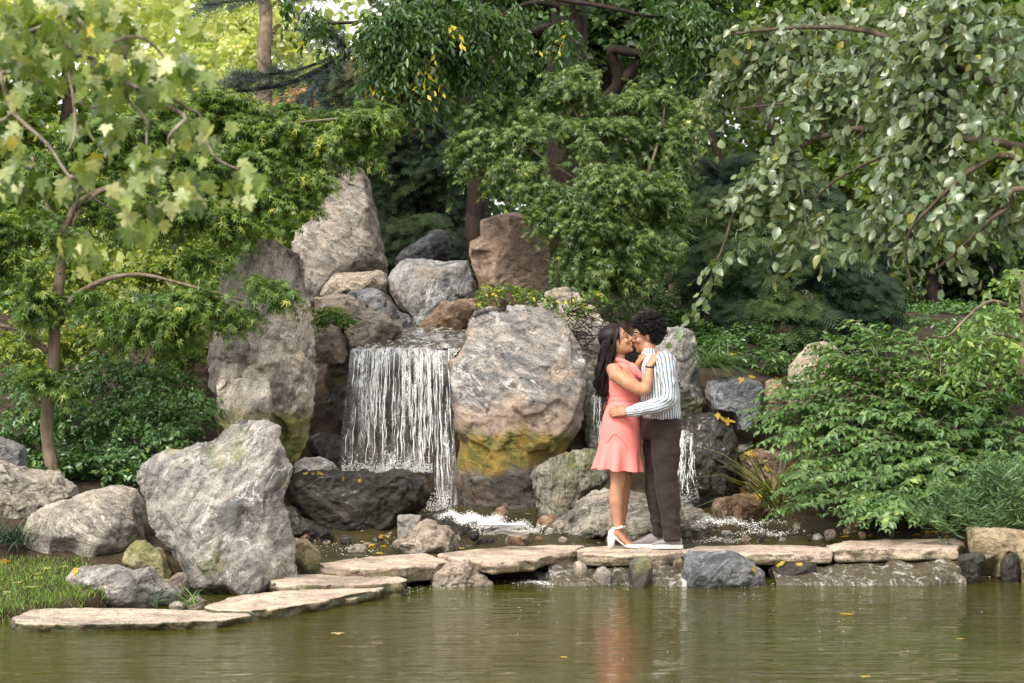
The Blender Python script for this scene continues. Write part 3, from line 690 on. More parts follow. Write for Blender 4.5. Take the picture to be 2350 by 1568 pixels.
rock('stone_block', 'large tan sandstone block at the right end of the stepping stones', 'rock', 5, 15.7, .35, 'sand',
     [(1685,1240),(1690,1130),(1720,1108),(1850,1112),(1960,1122),(2060,1128),(2060,1300),(1900,1302),(1780,1302),(1700,1285)],
     [(1700,1145,.3),(1850,1135,.32),(2040,1150,.32),(1710,1250,.32),(1850,1200,.35),(1990,1220,.34),(1850,1280,.33),(2040,1280,.33)], .4, .013)
rock('stone_block', 'tan rough stone cut by the right picture edge at the water', 'rock', 5, 15.35, .22, 'sand',
     [(1908,1230),(1925,1200),(1960,1180),(2070,1165),(2070,1400),(1960,1390),(1930,1310)], amp=.6)
rock('stone', 'dark grey knobbly stone left of the large sandstone block', 'stone', 5, 15.25, .16, 'wet',
     [(1608,1300),(1612,1270),(1630,1250),(1690,1240),(1750,1245),(1762,1290),(1735,1345),(1685,1368),(1630,1345)], amp=1.0)
rock('stone', 'dark wet stone between sandstone block and right-edge stone', 'stone', 5, 15.3, .14, 'wet',
     [(1830,1300),(1880,1240),(1940,1250),(1950,1350),(1900,1375),(1840,1365)], amp=.9)
rock('stone', 'beige block peeking out under the leafy shrub', 'stone', 5, 17.3, .2, 'sand',
     [(1005,1075),(1050,1020),(1140,1022),(1152,1110),(1100,1130),(1010,1125)], amp=.5)
rock('stone', 'brown block in shade right of the beige block under the shrub', 'stone', 5, 17.4, .2, 'brown',
     [(1150,1040),(1220,1018),(1250,1060),(1245,1130),(1155,1130)], amp=.6)
rock('stone', 'small tan stone below the beige block at the stream edge', 'stone', 5, 16.95, .1, 'sand',
     [(995,1125),(1040,1085),(1088,1125),(1050,1145),(1010,1142)], amp=.5)
rock('stone', 'small grey streaked stone in the upper stream pool', 'stone', 5, 16.7, .09, 'greylow',
     [(825,1165),(850,1140),(875,1135),(905,1168),(870,1190),(840,1188)], amp=.7)
rock('stone', 'tiny tan pebble stone at the left hem of the shrub', 'stone', 5, 17.1, .07, 'sand',
     [(725,1105),(740,1085),(762,1080),(778,1102),(752,1118)], amp=.5)
rock('rock_ledge', 'flat brown ledge stone at the foot of the narrow cascade', 'rock', 5, 17.6, .25, 'brown',
     [(295,1000),(330,950),(480,928),(600,945),(645,1000),(560,1045),(430,1060),(305,1055)], [(350,970,.2),(480,950,.22),(590,965,.15),(350,1010,.24),(480,990,.26),(580,1010,.2)], .6, .013)
rock('rock', 'dark wet upright rock beside the narrow cascade', 'rock', 5, 18.1, .34, 'wet',
     [(60,640),(80,560),(150,530),(250,508),(350,503),(410,540),(432,640),(438,780),(425,860),(395,930),(330,950),(250,960),(190,940),(60,930)],
     [(150,570,.1),(250,535,.15),(340,530,.18),(400,570,.12),(215,600,.2),(300,620,.36),(390,660,.24),(225,760,.24),(310,780,.4),(400,790,.2),(240,890,.28),(330,880,.32),(120,750,.02),(120,880,.05)], .7, .014)
rock('boulder', 'grey boulder with olive stains standing behind the man', 'boulder', 0, 18.75, .4, 'olive',
     [(1490,780),(1505,755),(1530,750),(1560,753),(1590,768),(1603,820),(1608,890),(1622,930),(1610,955),(1560,965),(1520,955),(1495,900)], amp=.6, vox=.014)
rock('stone_block', 'blue-grey block with chamfered top between boulder and shrub', 'rock', 5, 18.45, .36, 'blue',
     [(265,380),(275,325),(400,300),(460,295),(570,330),(583,400),(575,490),(545,580),(510,700),(450,740),(430,600),(420,520),(310,490),(285,430)],
     [(310,345,.2),(440,320,.2),(560,345,.15),(320,400,.36),(420,390,.4),(550,400,.25),(340,460,.36),(440,480,.4),(540,490,.25),(460,580,.3),(510,590,.2),(470,690,.25)], .45, .014)
rock('stone', 'tan rounded stone right of the blue-grey block', 'stone', 5, 18.8, .25, 'sand',
     [(578,420),(585,330),(620,312),(660,325),(700,370),(700,470),(620,500)], amp=.6)
rock('boulder', 'cream boulder rising behind the leafy shrub', 'boulder', 5, 18.75, .4, rock_mat('stone_cream', (.36, .30, .22), (.50, .44, .35), (.6, .55, .5), .4, (.2, .7, 0), .4, .2, (.18, .16, .07)),
     [(698,350),(710,260),(760,180),(820,125),(900,118),(1000,165),(1040,220),(1030,330),(950,420),(830,450),(710,430)],
     [(760,270,.3),(840,180,.25),(940,170,.2),(830,260,.42),(940,240,.38),(1000,260,.2),(870,350,.42),(960,320,.3),(760,370,.3)], .5, .015)
rock('rock', 'earthy brown rock with leaf litter behind the sword-leaved plant', 'rock', 5, 18.4, .25, 'brown',
     [(420,720),(520,690),(640,700),(720,820),(720,1000),(600,1040),(480,960),(430,850)], amp=.9)
rock('rock_ledge', 'smooth sloping bed stone under the falls lip', 'rock', 0, 19.2, .2, 'wall',
     [(905,775),(960,766),(1075,766),(1090,800),(1085,850),(900,850),(880,815)], amp=.3, vox=.02)

# cobbles the shallow stream tumbles over
ORDN = ['first', 'second', 'third', 'fourth', 'fifth', 'sixth', 'seventh', 'eighth', 'ninth', 'tenth', 'eleventh', 'twelfth']
crng = random.Random(77)
for spots_, where in (([(712,1268),(748,1248),(792,1243),(842,1255),(872,1238),(700,1236)], 'small wet cobble in the stream near the ear-shaped boulder'),
                      ([(1012,1218),(1048,1236),(1086,1228),(1122,1243),(1168,1240),(1205,1226),(1236,1238),(1262,1222),(1292,1240)], 'small wet cobble in the stream below the huge banded boulder'),
                      ([(1668,1228),(1712,1238),(1748,1232),(1796,1240),(1858,1233),(1905,1228),(1978,1226),(2046,1224)], 'small cobble at the back edge of the right slabs')):
    for i_, (x_, y_) in enumerate(sorted(spots_)):
        g_ = G(x_, y_, .17)
        for _ in range(3): g_ = G(x_, y_, float(stream_z(g_.y)))
        r_ = crng.uniform(9, 17); k_ = crng.randint(6, 8)
        pl_ = [(x_ + r_ * crng.uniform(.8, 1.2) * math.cos(6.2832 * a_ / k_), y_ - r_ * .2 + r_ * .6 * crng.uniform(.8, 1.2) * math.sin(6.2832 * a_ / k_)) for a_ in range(k_)]
        rock('cobble', where + ', ' + ORDN[i_] + ' from the left', 'stone', 0, g_.y, r_ * g_.y / FPX, crng.choice(['wet', 'brown', 'greylow', 'pink', 'wet']), pl_, amp=.6, sink=.04, seed=900 + i_ * 7 + int(x_))['group'] = 'cobbles in the stream'
# ---------------------------------------------------------------- stepping stones
def slab(label, pts, zt, thick, seed, crop=0, tilt=0.0):
    rng = random.Random(seed)
    w = [G(*V2(crop, x, y), zt) for x, y in pts]
    out = []
    for i in range(len(w)):
        a, b = w[i], w[(i + 1) % len(w)]; L = (b - a).length; m = max(1, int(L / .09)); nrm = Vector((-(b - a).y, (b - a).x, 0)) / max(L, 1e-6)
        for k in range(m):
            out.append(a.lerp(b, k / m) + nrm * (rng.uniform(-.012, .012) if k else 0))
    if sum(out[i].x * out[(i + 1) % len(out)].y - out[(i + 1) % len(out)].x * out[i].y for i in range(len(out))) < 0: out = out[::-1]
    n = len(out); c = sum(out, Vector()) / n
    bot = [Vector((p.x, p.y, zt - thick)) + (c - p).normalized() * rng.uniform(.0, .05) for p in out]
    bm = bmesh.new(); tv = [bm.verts.new(p) for p in out]; bv = [bm.verts.new((p.x, p.y, zt - thick)) for p in bot]
    bm.faces.new(tv); bm.faces.new(bv[::-1])
    for i in range(n): bm.faces.new((tv[i], bv[i], bv[(i + 1) % n], tv[(i + 1) % n]))
    bmesh.ops.triangulate(bm, faces=bm.faces[:])
    me = bpy.data.meshes.new('stepping_stone'); bm.to_mesh(me); bm.free()
    o = bpy.data.objects.new('stepping_stone', me); COL.objects.link(o)
    mo = o.modifiers.new('r', 'REMESH'); mo.mode = 'VOXEL'; mo.voxel_size = .0165
    tag(o, label, 'stepping stone', 'flagstone slabs crossing the water')
    ROCKS.append((o, .3, 1, seed, RM['slab'], 1, 'slab'))
    return o
slab('leftmost long flat slab at the edge of the lawn', [(25,1418),(80,1400),(200,1396),(380,1397),(520,1399),(575,1410),(500,1424),(330,1430),(150,1432),(40,1430)], .05, .10, 1)
slab('second slab from the left, broad and tapering to a point at right', [(470,1392),(520,1371),(640,1356),(760,1342),(850,1335),(885,1345),(872,1352),(780,1370),(660,1392),(570,1400),(490,1398)], .07, .14, 2)
slab('thin slab tucked behind the second slab, touching the ear-shaped boulder', [(612,1326),(700,1316),(820,1314),(900,1318),(938,1329),(925,1336),(860,1340),(760,1342),(640,1345)], .10, .13, 3)
slab('mid-left slab in front of the knobbly pinkish boulder', [(728,1292),(790,1283),(880,1273),(980,1270),(1035,1289),(1000,1296),(900,1306),(800,1305),(740,1300)], .155, .11, 4)
slab('thick wide slab left of the woman with dark gap underneath', [(1003,1271),(1080,1262),(1180,1254),(1260,1250),(1338,1252),(1322,1264),(1270,1272),(1230,1284),(1130,1291),(1050,1284)], .175, .09, 5)
slab('slab the couple stands on', [(1322,1262),(1350,1254),(1450,1251),(1540,1251),(1572,1258),(1566,1268),(1500,1273),(1400,1275),(1335,1272)], .19, .085, 6)
slab('plain long slab right of the man', [(1566,1262),(1600,1251),(1720,1249),(1850,1250),(1918,1257),(1908,1268),(1760,1272),(1640,1272),(1574,1269)], .19, .085, 7)
slab('rightmost slab ending at the sandstone block', [(1895,1252),(1935,1242),(2050,1237),(2190,1236),(2212,1246),(2200,1258),(2060,1259),(1915,1261)], .2, .10, 8)

# ---------------------------------------------------------------- the couple
Y0 = 15.85
def C(x, y, d=0.0): return P(*V2(4, x, y), Y0 + d)
PXM = Y0 / FPX * .3837            # metres per pixel of the figure crop
REM = []                          # (name, MB mesh, voxel, material, parent, fn, level)
def skin_part(name, mb, vox, mat, parent, fn=None, smooth_it=4):
    REM.append((name, mb.mesh(name), vox, mat, parent, fn, smooth_it))
def finish_skin():
    obs = []
    for name, me, vox, mat, parent, fn, it in REM:
        o = bpy.data.objects.new(name, me); COL.objects.link(o)
        m = o.modifiers.new('r', 'REMESH'); m.mode = 'VOXEL'; m.voxel_size = vox
        if it: s = o.modifiers.new('s', 'SMOOTH'); s.iterations = it; s.factor = .5
        obs.append(o)
    dg = bpy.context.evaluated_depsgraph_get(); res = {}
    for o, (name, me, vox, mat, parent, fn, it) in zip(obs, REM):
        nm = bpy.data.meshes.new_from_object(o.evaluated_get(dg)); o.modifiers.clear(); o.data = nm
        bpy.data.meshes.remove(me)
        if fn:
            n = len(nm.vertices); co = np.empty(n * 3, np.float32); nm.vertices.foreach_get('co', co); co = co.reshape(-1, 3).astype(float)
            no = np.empty(n * 3, np.float32); nm.vertices.foreach_get('normal', no); no = no.reshape(-1, 3)
            co = fn(co, no); nm.vertices.foreach_set('co', co.astype(np.float32).ravel())
        nm.polygons.foreach_set('use_smooth', np.ones(len(nm.polygons), bool)); nm.materials.clear(); nm.materials.append(mat); nm.name = name
        par = parent
        base = Vector(par.location) if par.parent is None else Vector(par.parent.location) + Vector(par.location)
        nm.transform(Matrix.Translation(-base)); o.parent = par
    REM.clear()
def spline(a, m):
    """smooth resample of rows"""
    a = np.asarray(a, float); n = len(a); t = np.linspace(0, n - 1, m); i = np.clip(t.astype(int), 0, n - 2); f = (t - i)[:, None]
    p0 = a[np.clip(i - 1, 0, n - 1)]; p1 = a[i]; p2 = a[i + 1]; p3 = a[np.clip(i + 2, 0, n - 1)]
    return .5 * (2 * p1 + (p2 - p0) * f + (2 * p0 - 5 * p1 + 4 * p2 - p3) * f * f + (3 * p1 - p0 - 3 * p2 + p3) * f ** 3)
def rings(mb, rows, m, seg, fn=None, caps=False, power=2.0):
    """rows (y, x_left, x_right, depth radius, depth offset) in figure pixels -> loft"""
    r = spline([(q + (0,))[:5] for q in rows], m); a = np.arange(seg) * 2 * math.pi / seg
    V = []; U = []; W = []
    for k, (y, xl, xr, rd, dy) in enumerate(r):
        cx, hw = (xl + xr) / 2, (xr - xl) / 2
        ca, sa = np.cos(a), np.sin(a); e = 2 / power
        ux = np.sign(ca) * np.abs(ca) ** e * hw; uy = np.sign(sa) * np.abs(sa) ** e * rd
        yy = np.full(seg, y)
        if fn: ux, uy, yy = fn(k / (m - 1), a, ux, uy, yy, y)
        for j in range(seg):
            V.append(tuple(C(cx + ux[j], yy[j], dy + uy[j])))
        U.append(a / (2 * math.pi)); W.append(np.full(seg, k / (m - 1)))
    F = [(i * seg + j, i * seg + (j + 1) % seg, (i + 1) * seg + (j + 1) % seg, (i + 1) * seg + j) for i in range(m - 1) for j in range(seg)]
    if caps: F += [tuple(range(seg))[::-1], tuple(range((m - 1) * seg, m * seg))]
    mb.add(V, F, np.concatenate(U), np.concatenate(W))
def head(mb, c, face, tilt):
    """face +1 looks to +x; returns placing function"""
    rot = Matrix.Rotation(-tilt * face, 4, 'Y')
    def L(x, y, z): return Vector(c) + (rot @ Vector((x * face, y, z)))
    def b(x, y, z, r): mb.ball(L(x, y, z), r, rot, 16, 12)
    b(-.012, 0, .035, (.098, .077, .088)); b(.035, 0, -.03, (.060, .057, .085)); b(.03, 0, .02, (.064, .066, .06))
    b(.042, 0, -.084, (.048, .046, .034)); b(.074, 0, -.104, (.021, .022, .018)); b(.0, 0, -.06, (.055, .058, .05))
    mb.tube([L(.084, 0, .028), L(.100, 0, .0), L(.117, 0, -.026), L(.100, 0, -.040)], [.008, .010, .013, .008], 8)
    for s in (-1, 1):
        b(.100, s * .010, -.034, (.010, .009, .008)); b(.080, s * .028, .024, (.018, .026, .010)); b(.066, s * .042, -.03, (.022, .018, .02))
        b(-.006, s * .075, -.012, (.019, .010, .031)); b(.074, s * .032, .0, (.014, .016, .012))
    b(.094, 0, -.062, (.012, .022, .008)); b(.092, 0, -.075, (.012, .020, .008))
    return L
def hand(mb, wrist, palm_end, tips, thumb, rp=.034, rf=.0088):
    """palm between wrist and knuckles, four finger tips + thumb tip"""
    w, k = Vector(wrist), Vector(palm_end)
    ax = (k - w).normalized()
    spread = (Vector(tips[-1]) - Vector(tips[0])); spread -= ax * spread.dot(ax); spread.normalize()
    nrm = ax.cross(spread)
    mb.tube([w - ax * .02, w.lerp(k, .3), w.lerp(k, .75), k + ax * .006], [(.016, .026), (.016, .033), (.015, rp), (.010, rp * .92)], 10, up=tuple(nrm))
    for i, t in enumerate(tips):
        r = k + spread * (i - 1.5) * .0175; t = Vector(t); mid = r.lerp(t, .5) + nrm * .010
        mb.tube([r - ax * .015, r, mid, t.lerp(mid, .25), t], [rf, rf * 1.02, rf * .98, rf * .85, rf * .6], 7)
    r = w.lerp(k, .35) + spread * -.026; t = Vector(thumb)
    mb.tube([w.lerp(k, .2) + spread * -.012, r, r.lerp(t, .55) + spread * -.006, t], [.012, .0125, .0105, .0065], 7)

def skin_mat(name, col):
    t = NT(name); geo = t.n('NewGeometry'); n1 = t.noise(geo.outputs['Position'], 18, 4, .6); n2 = t.noise(geo.outputs['Position'], 300, 2)
    c = t.mix(1, col, t.ramp(n1, [(.3, (.86, .84, .82)), (.7, (1.12, 1.12, 1.1))]), 'MULTIPLY')
    return t.done(t.bsdf(c, .45, t.bump(n2, .1, .002), spec=.45, Subsurface_Weight=.12, Subsurface_Scale=.012))
M_SKW = skin_mat('skin_warm', (.43, .215, .125)); M_SKM = skin_mat('skin_tan', (.36, .18, .105))
def cloth_mat(name, col, rough=.8, weave=900, var=.1, bump=.25):
    t = NT(name); geo = t.n('NewGeometry'); p = geo.outputs['Position']
    n1 = t.noise(p, 7, 5, .6, .4); n2 = t.noise(p, weave, 2, .5); n3 = t.noise(t.mapping(p, (0, .3, 0), (1, 1, .35)), 16, 5, .6, .8)
    c = t.mix(1, col, t.ramp(n1, [(.3, (1 - var,) * 3), (.7, (1 + var,) * 3)]), 'MULTIPLY')
    b = t.bump(t.math('ADD', t.math('MULTIPLY', n2, .06), n3), bump, .012)
    return t.done(t.bsdf(c, rough, b, spec=.25, Sheen_Weight=.05))
M_DRESS = cloth_mat('coral_cloth', (.84, .225, .205), .75, 900, .05, .22)
M_TROU = cloth_mat('brown_twill', (.032, .021, .018), .9, 900, .22, .5)
def hair_mat(name, col):
    t = NT(name); geo = t.n('NewGeometry'); n1 = t.noise(t.mapping(geo.outputs['Position'], (0, .2, 0), (1, 1, .15)), 160, 4, .7)
    c = t.mix(t.step(n1, .3, .7), tuple(x * .4 for x in col), tuple(x * 1.6 for x in col))
    return t.done(t.bsdf(c, .38, t.bump(n1, .8, .004), spec=.22))
M_HAIRW = hair_mat('hair_dark_brown', (.008, .005, .0045)); M_HAIRM = hair_mat('hair_black', (.006, .005, .0055))
M_WHITE = flat_mat('white_leather', (.78, .76, .73), .45, .4, .05); M_SUEDE = flat_mat('grey_suede', (.25, .22, .215), .9, .2, .18, 60, .4)
M_RUB = flat_mat('white_rubber', (.72, .71, .69), .6, .4, .06); M_DARKB = flat_mat('dark_cord', (.03, .02, .018), .6)
M_GOLD = flat_mat('gold_metal', (.8, .55, .2), .25, .5, .05, metal=1.0); M_LASH = flat_mat('lash_dark', (.01, .008, .007), .7)
M_LIP = flat_mat('lip_rose', (.34, .10, .08), .45, .4, .08); M_NAIL = flat_mat('nail_pale', (.62, .40, .34), .3)
def stripe_mat():
    t = NT('striped_cotton'); at = t.n('Attribute', attribute_name='u'); geo = t.n('NewGeometry'); p = geo.outputs['Position']
    wob = t.math('MULTIPLY', t.math('SUBTRACT', t.noise(p, 6, 3), .5), .10)
    s = t.math('FRACT', t.math('ADD', t.math('MULTIPLY', at.outputs['Fac'], 1.0), wob))
    m1 = t.math('MULTIPLY', t.step(s, .10, .16), t.math('SUBTRACT', 1.0, t.step(s, .56, .62)))
    thin = t.math('MULTIPLY', t.step(s, .76, .78), t.math('SUBTRACT', 1.0, t.step(s, .81, .83)))
    m1 = t.math('ADD', t.math('MULTIPLY', m1, .92), t.math('MULTIPLY', thin, .45), clamp=True)
    c = t.mix(m1, (.70, .70, .69), (.085, .13, .185))
    n3 = t.noise(t.mapping(p, (0, .3, 0), (1, 1, .4)), 14, 5, .6, .8)
    return t.done(t.bsdf(c, .8, t.bump(n3, .45, .014), spec=.25))
M_STRIPE = stripe_mat()

# ---- woman
wo = thing('person', 'person with long dark hair in coral pink dress and white heels', 'person', C(340, 1468, 0), None)
mb = MB()
LW = head(mb, C(305, 226, -.02), 1, R(22))
mb.tube([LW(-.03, 0, -.04), C(318, 300, 0), C(318, 345, 0), C(322, 395, 0)], [(.05, .052), (.048, .047), (.052, .05), (.10, .07)], 16, up=(0, 1, 0))
rings(mb, [(360, 290, 362, .06), (392, 262, 400, .125), (440, 258, 435, .135), (500, 258, 445, .135), (590, 264, 434, .125), (660, 245, 436, .145), (740, 228, 438, .16), (800, 240, 432, .15)], 20, 24, caps=True)
# near arm: shoulder, elbow, wrist
mb.tube([C(318, 388, -.10), C(288, 400, -.145), C(300, 425, -.17), C(375, 478, -.21), C(440, 515, -.225), C(474, 528, -.225)], [(.04, .04), (.058, .058), (.058, .06), (.052, .056), (.046, .05), (.042, .044)], 14)
mb.tube([C(462, 528, -.225), C(480, 518, -.225), C(492, 470, -.22), C(502, 410, -.21), C(507, 368, -.20)], [.040, .044, .042, .032, .025], 14)
hand(mb, C(507, 368, -.20), C(545, 322, -.205), [C(560, 287, -.165), C(590, 288, -.185), C(606, 298, -.205), C(600, 312, -.225)], C(528, 300, -.16))
# far arm reaching to his chest
mb.tube([C(330, 392, .09), C(350, 410, .12), C(395, 440, .08), C(415, 415, -.02), C(432, 375, -.065), C(447, 345, -.085)], [.05, .052, .042, .036, .028, .024], 12)
hand(mb, C(445, 348, -.085), C(462, 322, -.10), [C(470, 296, -.075), C(476, 300, -.09), C(480, 306, -.105), C(478, 316, -.115)], C(446, 312, -.08), .03, .008)
# legs and feet
for s, pts in ((-1, [(330, 780, .092), (325, 900, .084), (318, 1020, .064), (314, 1085, .056), (306, 1140, .056), (304, 1185, .055), (308, 1250, .044), (314, 1310, .034), (316, 1340, .032)]),
               (1, [(350, 780, .09), (352, 900, .082), (356, 1020, .062), (352, 1085, .054), (345, 1140, .053), (340, 1185, .052), (336, 1250, .042), (335, 1310, .033), (334, 1340, .031)])):
    d = s * .075; ox = 0 if s < 0 else 18
    mb.tube([C(x, y, d) for x, y, r in pts], [r for x, y, r in pts], 16)
    mb.tube([C(292 + ox, 1385, d), C(306 + ox, 1368, d), C(330 + ox, 1395, d), C(360 + ox, 1428, d), C(388 + ox, 1447, d), C(412 + ox, 1455, d)], [(.020, .022), (.030, .030), (.026, .028), (.020, .033), (.015, .036), (.010, .028)], 12, up=(0, 0, 1))
    mb.tube([C(316 + ox * .9, 1335, d), C(308 + ox, 1372, d)], [.032, .030], 12)
def leg_detail(co, no): return co
skin_part('body', mb, .0064, M_SKW, wo, None, 2)
# dress
def dress_fold(t, a, ux, uy, yy, y):
    f = np.clip((y - 815 - 50 * np.abs(np.cos(a) + .25)) / 190, 0, 1) ** 1.1
    pl = np.cos(a * 8 + .6 + .5 * np.sin(a * 3)); k = 1 + f * (.17 * np.sign(pl) * np.abs(pl) ** .7 + .05 * np.cos(a * 5 + 2))
    ux = ux * k; uy = uy * (k + .10 * f)
    b = np.exp(-((y - 455) / 42) ** 2) * np.clip(np.cos(a), 0, 1)
    ux = ux + b * 6
    wr = np.exp(-((y - 600) / 55) ** 2) * np.sin(y * .22 + np.cos(a) * 3 + np.sin(a * 2) * 2) * 3.0
    ux = ux + np.cos(a) * wr; uy = uy + np.sin(a) * wr * .0013
    drop = f * (5 * np.cos(a * 8 + .6) + np.where(np.cos(a) < 0, 20 * np.cos(a), 4 * np.cos(a)))
    return ux, uy, yy + drop
mb = MB()
rings(mb, [(345, 296, 368, .064), (372, 288, 402, .092), (402, 274, 424, .105), (440, 250, 444, .128), (470, 247, 452, .146), (530, 250, 452, .146), (590, 256, 442, .137), (640, 240, 445, .155), (700, 222, 448, .172), (760, 212, 450, .180), (830, 204, 450, .182), (900, 194, 450, .19), (960, 182, 454, .2), (1008, 172, 457, .21)], 96, 144, dress_fold)
dress = child('dress', mb.mesh('dress'), M_DRESS, wo)
mod = dress.modifiers.new('thick', 'SOLIDIFY'); mod.thickness = .004; mod.offset = 0
# halter collar with soft tie falling to the front
mb = MB()
mb.tube([C(298, 338, -.066), C(322, 342, -.072), C(350, 352, -.076), C(378, 366, -.07), C(396, 378, -.05)], [(.017, .006), (.019, .009), (.020, .010), (.020, .010), (.014, .008)], 10, up=(0, 0, 1))
mb.tube([C(380, 362, -.075), C(398, 372, -.088), C(414, 390, -.094), C(430, 412, -.098), C(446, 436, -.10), C(456, 452, -.10)], [(.012, .010), (.022, .012), (.026, .012), (.024, .010), (.020, .008), (.010, .005)], 10)
mb.tube([C(386, 366, -.08), C(396, 388, -.10), C(408, 412, -.108), (C(428, 446, -.112))], [(.012, .010), (.018, .010), (.020, .010), (.010, .006)], 10)
mb.ball(C(390, 368, -.082), (.018, .012, .016))
child('halter_tie', mb.mesh('tie'), M_DRESS, dress)
mb = MB()   # curved seam above the flounce
sm = [(206, 888), (240, 842), (275, 800), (296, 782), (330, 808), (362, 850), (392, 905), (410, 960)]
mb.tube([C(x, y, -(math.sqrt(max(.02, 1 - ((x - 327) / 124) ** 2)) * .184 + .004)) for x, y in spline(sm, 30)], .0022, 5)
child('seam', mb.mesh('seam'), M_DRESS, dress)
# hair
rng = random.Random(4)
mb = MB()
hc = C(300, 222, -.01)
mb.ball(LW(-.028, 0, .040), (.101, .088, .095), Matrix.Rotation(-R(22), 4, 'Y'), 20, 14)
mb.ball(LW(-.07, 0, -.045), (.058, .084, .085), None, 16, 12)
for i in range(380):
    a = rng.uniform(-1, 1); b = rng.random()
    s0 = LW(-.01 - .08 * b, a * .08 * (1 - .3 * b), .118 - .055 * b - .04 * a * a)
    off = rng.uniform(-.15, 1.15); L = rng.uniform(.72, 1.0)
    path = [(258 - 30 * off, 240), (246 - 34 * off, 320), (243 - 40 * off, 400), (240 - 46 * off, 470), (248 - 42 * off, 545)]
    pts = [s0]
    ph = rng.uniform(0, 6.28)
    for k, (x, y) in enumerate(path):
        t = (k + 1) / 5
        if t > L + .12: break
        pts.append(C(x + (26 if i < 300 else 40) * math.sin(t * 11 + ph + a * 2) * t, y + 10 * rng.uniform(-1, 1) + 12 * t, a * .095 * (1 - .1 * t) - .015 + .012 * math.cos(t * 8 + ph)))
    pts = spline([tuple(p) for p in pts], 16); m = len(pts)
    mb.tube(pts, np.interp(np.linspace(0, 1, m), [0, .2, .8, 1], [.0045, .0065, .0055, .001]) * (1 if i < 330 else .3), 4, caps=True)
for i in range(26):      # locks framing the face, drawn back over the ear
    a = -1 if i % 3 else 1; o = rng.uniform(-.01, .01)
    pts = [LW(.055 + o, a * .03, .110), LW(.035 + o, a * .070, .075), LW(-.005 + o, a * .088, .02), LW(-.05 + o, a * .092, -.05 + o), C(252 + 18 * o * 100 / 2, 330 + 10 * i / 3, a * .10 - .01)]
    pts = spline([tuple(p) for p in pts], 14)
    mb.tube(pts, np.interp(np.linspace(0, 1, 14), [0, .3, 1], [.006, .010, .004]), 5)
child('hair', mb.mesh('hair'), M_HAIRW, wo)
mb = MB()
for s in (-1, 1):
    mb.tube([LW(.070, s * .052, .002), LW(.083, s * .043, -.006), LW(.090, s * .030, -.006)], [.0018, .003, .002], 5)
    mb.tube([LW(.066, s * .056, .032), LW(.082, s * .044, .038), LW(.092, s * .020, .034)], [.002, .0042, .003], 6)
child('lashes_and_brows', mb.mesh('lashes'), M_LASH, wo)
mb = MB(); mb.ball(LW(.101, 0, -.062), (.007, .019, .005)); mb.ball(LW(.099, 0, -.074), (.007, .017, .006))
child('lips', mb.mesh('lips'), M_LIP, wo)
mb = MB(); e = LW(-.004, -.086, -.05); mb.tube([e + Vector((math.sin(k / 10 * 6.3) * .008, 0, math.cos(k / 10 * 6.3) * .010)) for k in range(11)], .0018, 6)
child('earring', mb.mesh('earring'), M_GOLD, wo)
mb = MB(); ctr = C(505, 380, -.205)
mb.tube([ctr + Vector((math.cos(k / 16 * 6.2832) * .031, math.sin(k / 16 * 6.2832) * .031, .004 * math.sin(k / 16 * 6.28))) for k in range(17)], [(.006, .003)] * 17, 6, up=(0, 0, 1))
child('bracelet', mb.mesh('bracelet'), M_DARKB, wo)
for s, ox in ((-1, 0), (1, 18)):
    d = s * .075
    sh = MB()
    sh.tube([C(290 + ox, 1352, d), C(276 + ox, 1375, d), C(272 + ox, 1392, d)], [(.012, .020), (.026, .030), (.022, .027)], 12, up=(1, 0, 0))
    sh.tube([C(268 + ox, 1394, d), C(300 + ox, 1405, d), C(330 + ox, 1432, d), C(362 + ox, 1456, d), C(400 + ox, 1463, d), C(432 + ox, 1463, d)], [(.008, .030), (.007, .027), (.006, .028), (.0055, .037), (.0055, .038), (.004, .020)], 12, up=(0, 0, 1))
    sh.tube([C(366 + ox, 1447, d), C(385 + ox, 1450, d), C(410 + ox, 1456, d), C(430 + ox, 1461, d)], [(.018, .038), (.019, .040), (.014, .034), (.006, .018)], 12, up=(0, 0, 1))
    shoe_w = thing('shoe', '', '', C(340 + ox, 1468, d)); del shoe_w['label'], shoe_w['category']
    # the shoe is one skin with its heel, strap and bow as sub-parts
    bpy.data.objects.remove(shoe_w)
    me = sh.mesh('shoe'); so = child('shoe', me, M_WHITE, wo)
    sm_ = so.modifiers.new('r', 'REMESH'); sm_.mode = 'VOXEL'; sm_.voxel_size = .0045; so.modifiers.new('s', 'SMOOTH').iterations = 3
    hb = MB(); hb.tube([C(267 + ox, 1392, d), C(266 + ox, 1430, d), C(266 + ox, 1469, d)], [(.024, .022), (.020, .020), (.020, .021)], 4, up=(1, 1, 0))
    child('heel', hb.mesh('heel', False), M_WHITE, so)
    st = MB(); cc = C(314 + ox * .95, 1343, d)
    st.tube([cc + Vector((math.cos(k / 18 * 6.2832) * .039, math.sin(k / 18 * 6.2832) * .038, .006 * math.cos(k / 18 * 6.2832))) for k in range(19)], [(.008, .0035)] * 19, 6, up=(0, 0, 1))
    st.ball(C(338 + ox, 1338, d - .03), (.010, .007, .009))
    child('ankle_strap', st.mesh('strap'), M_WHITE, so)

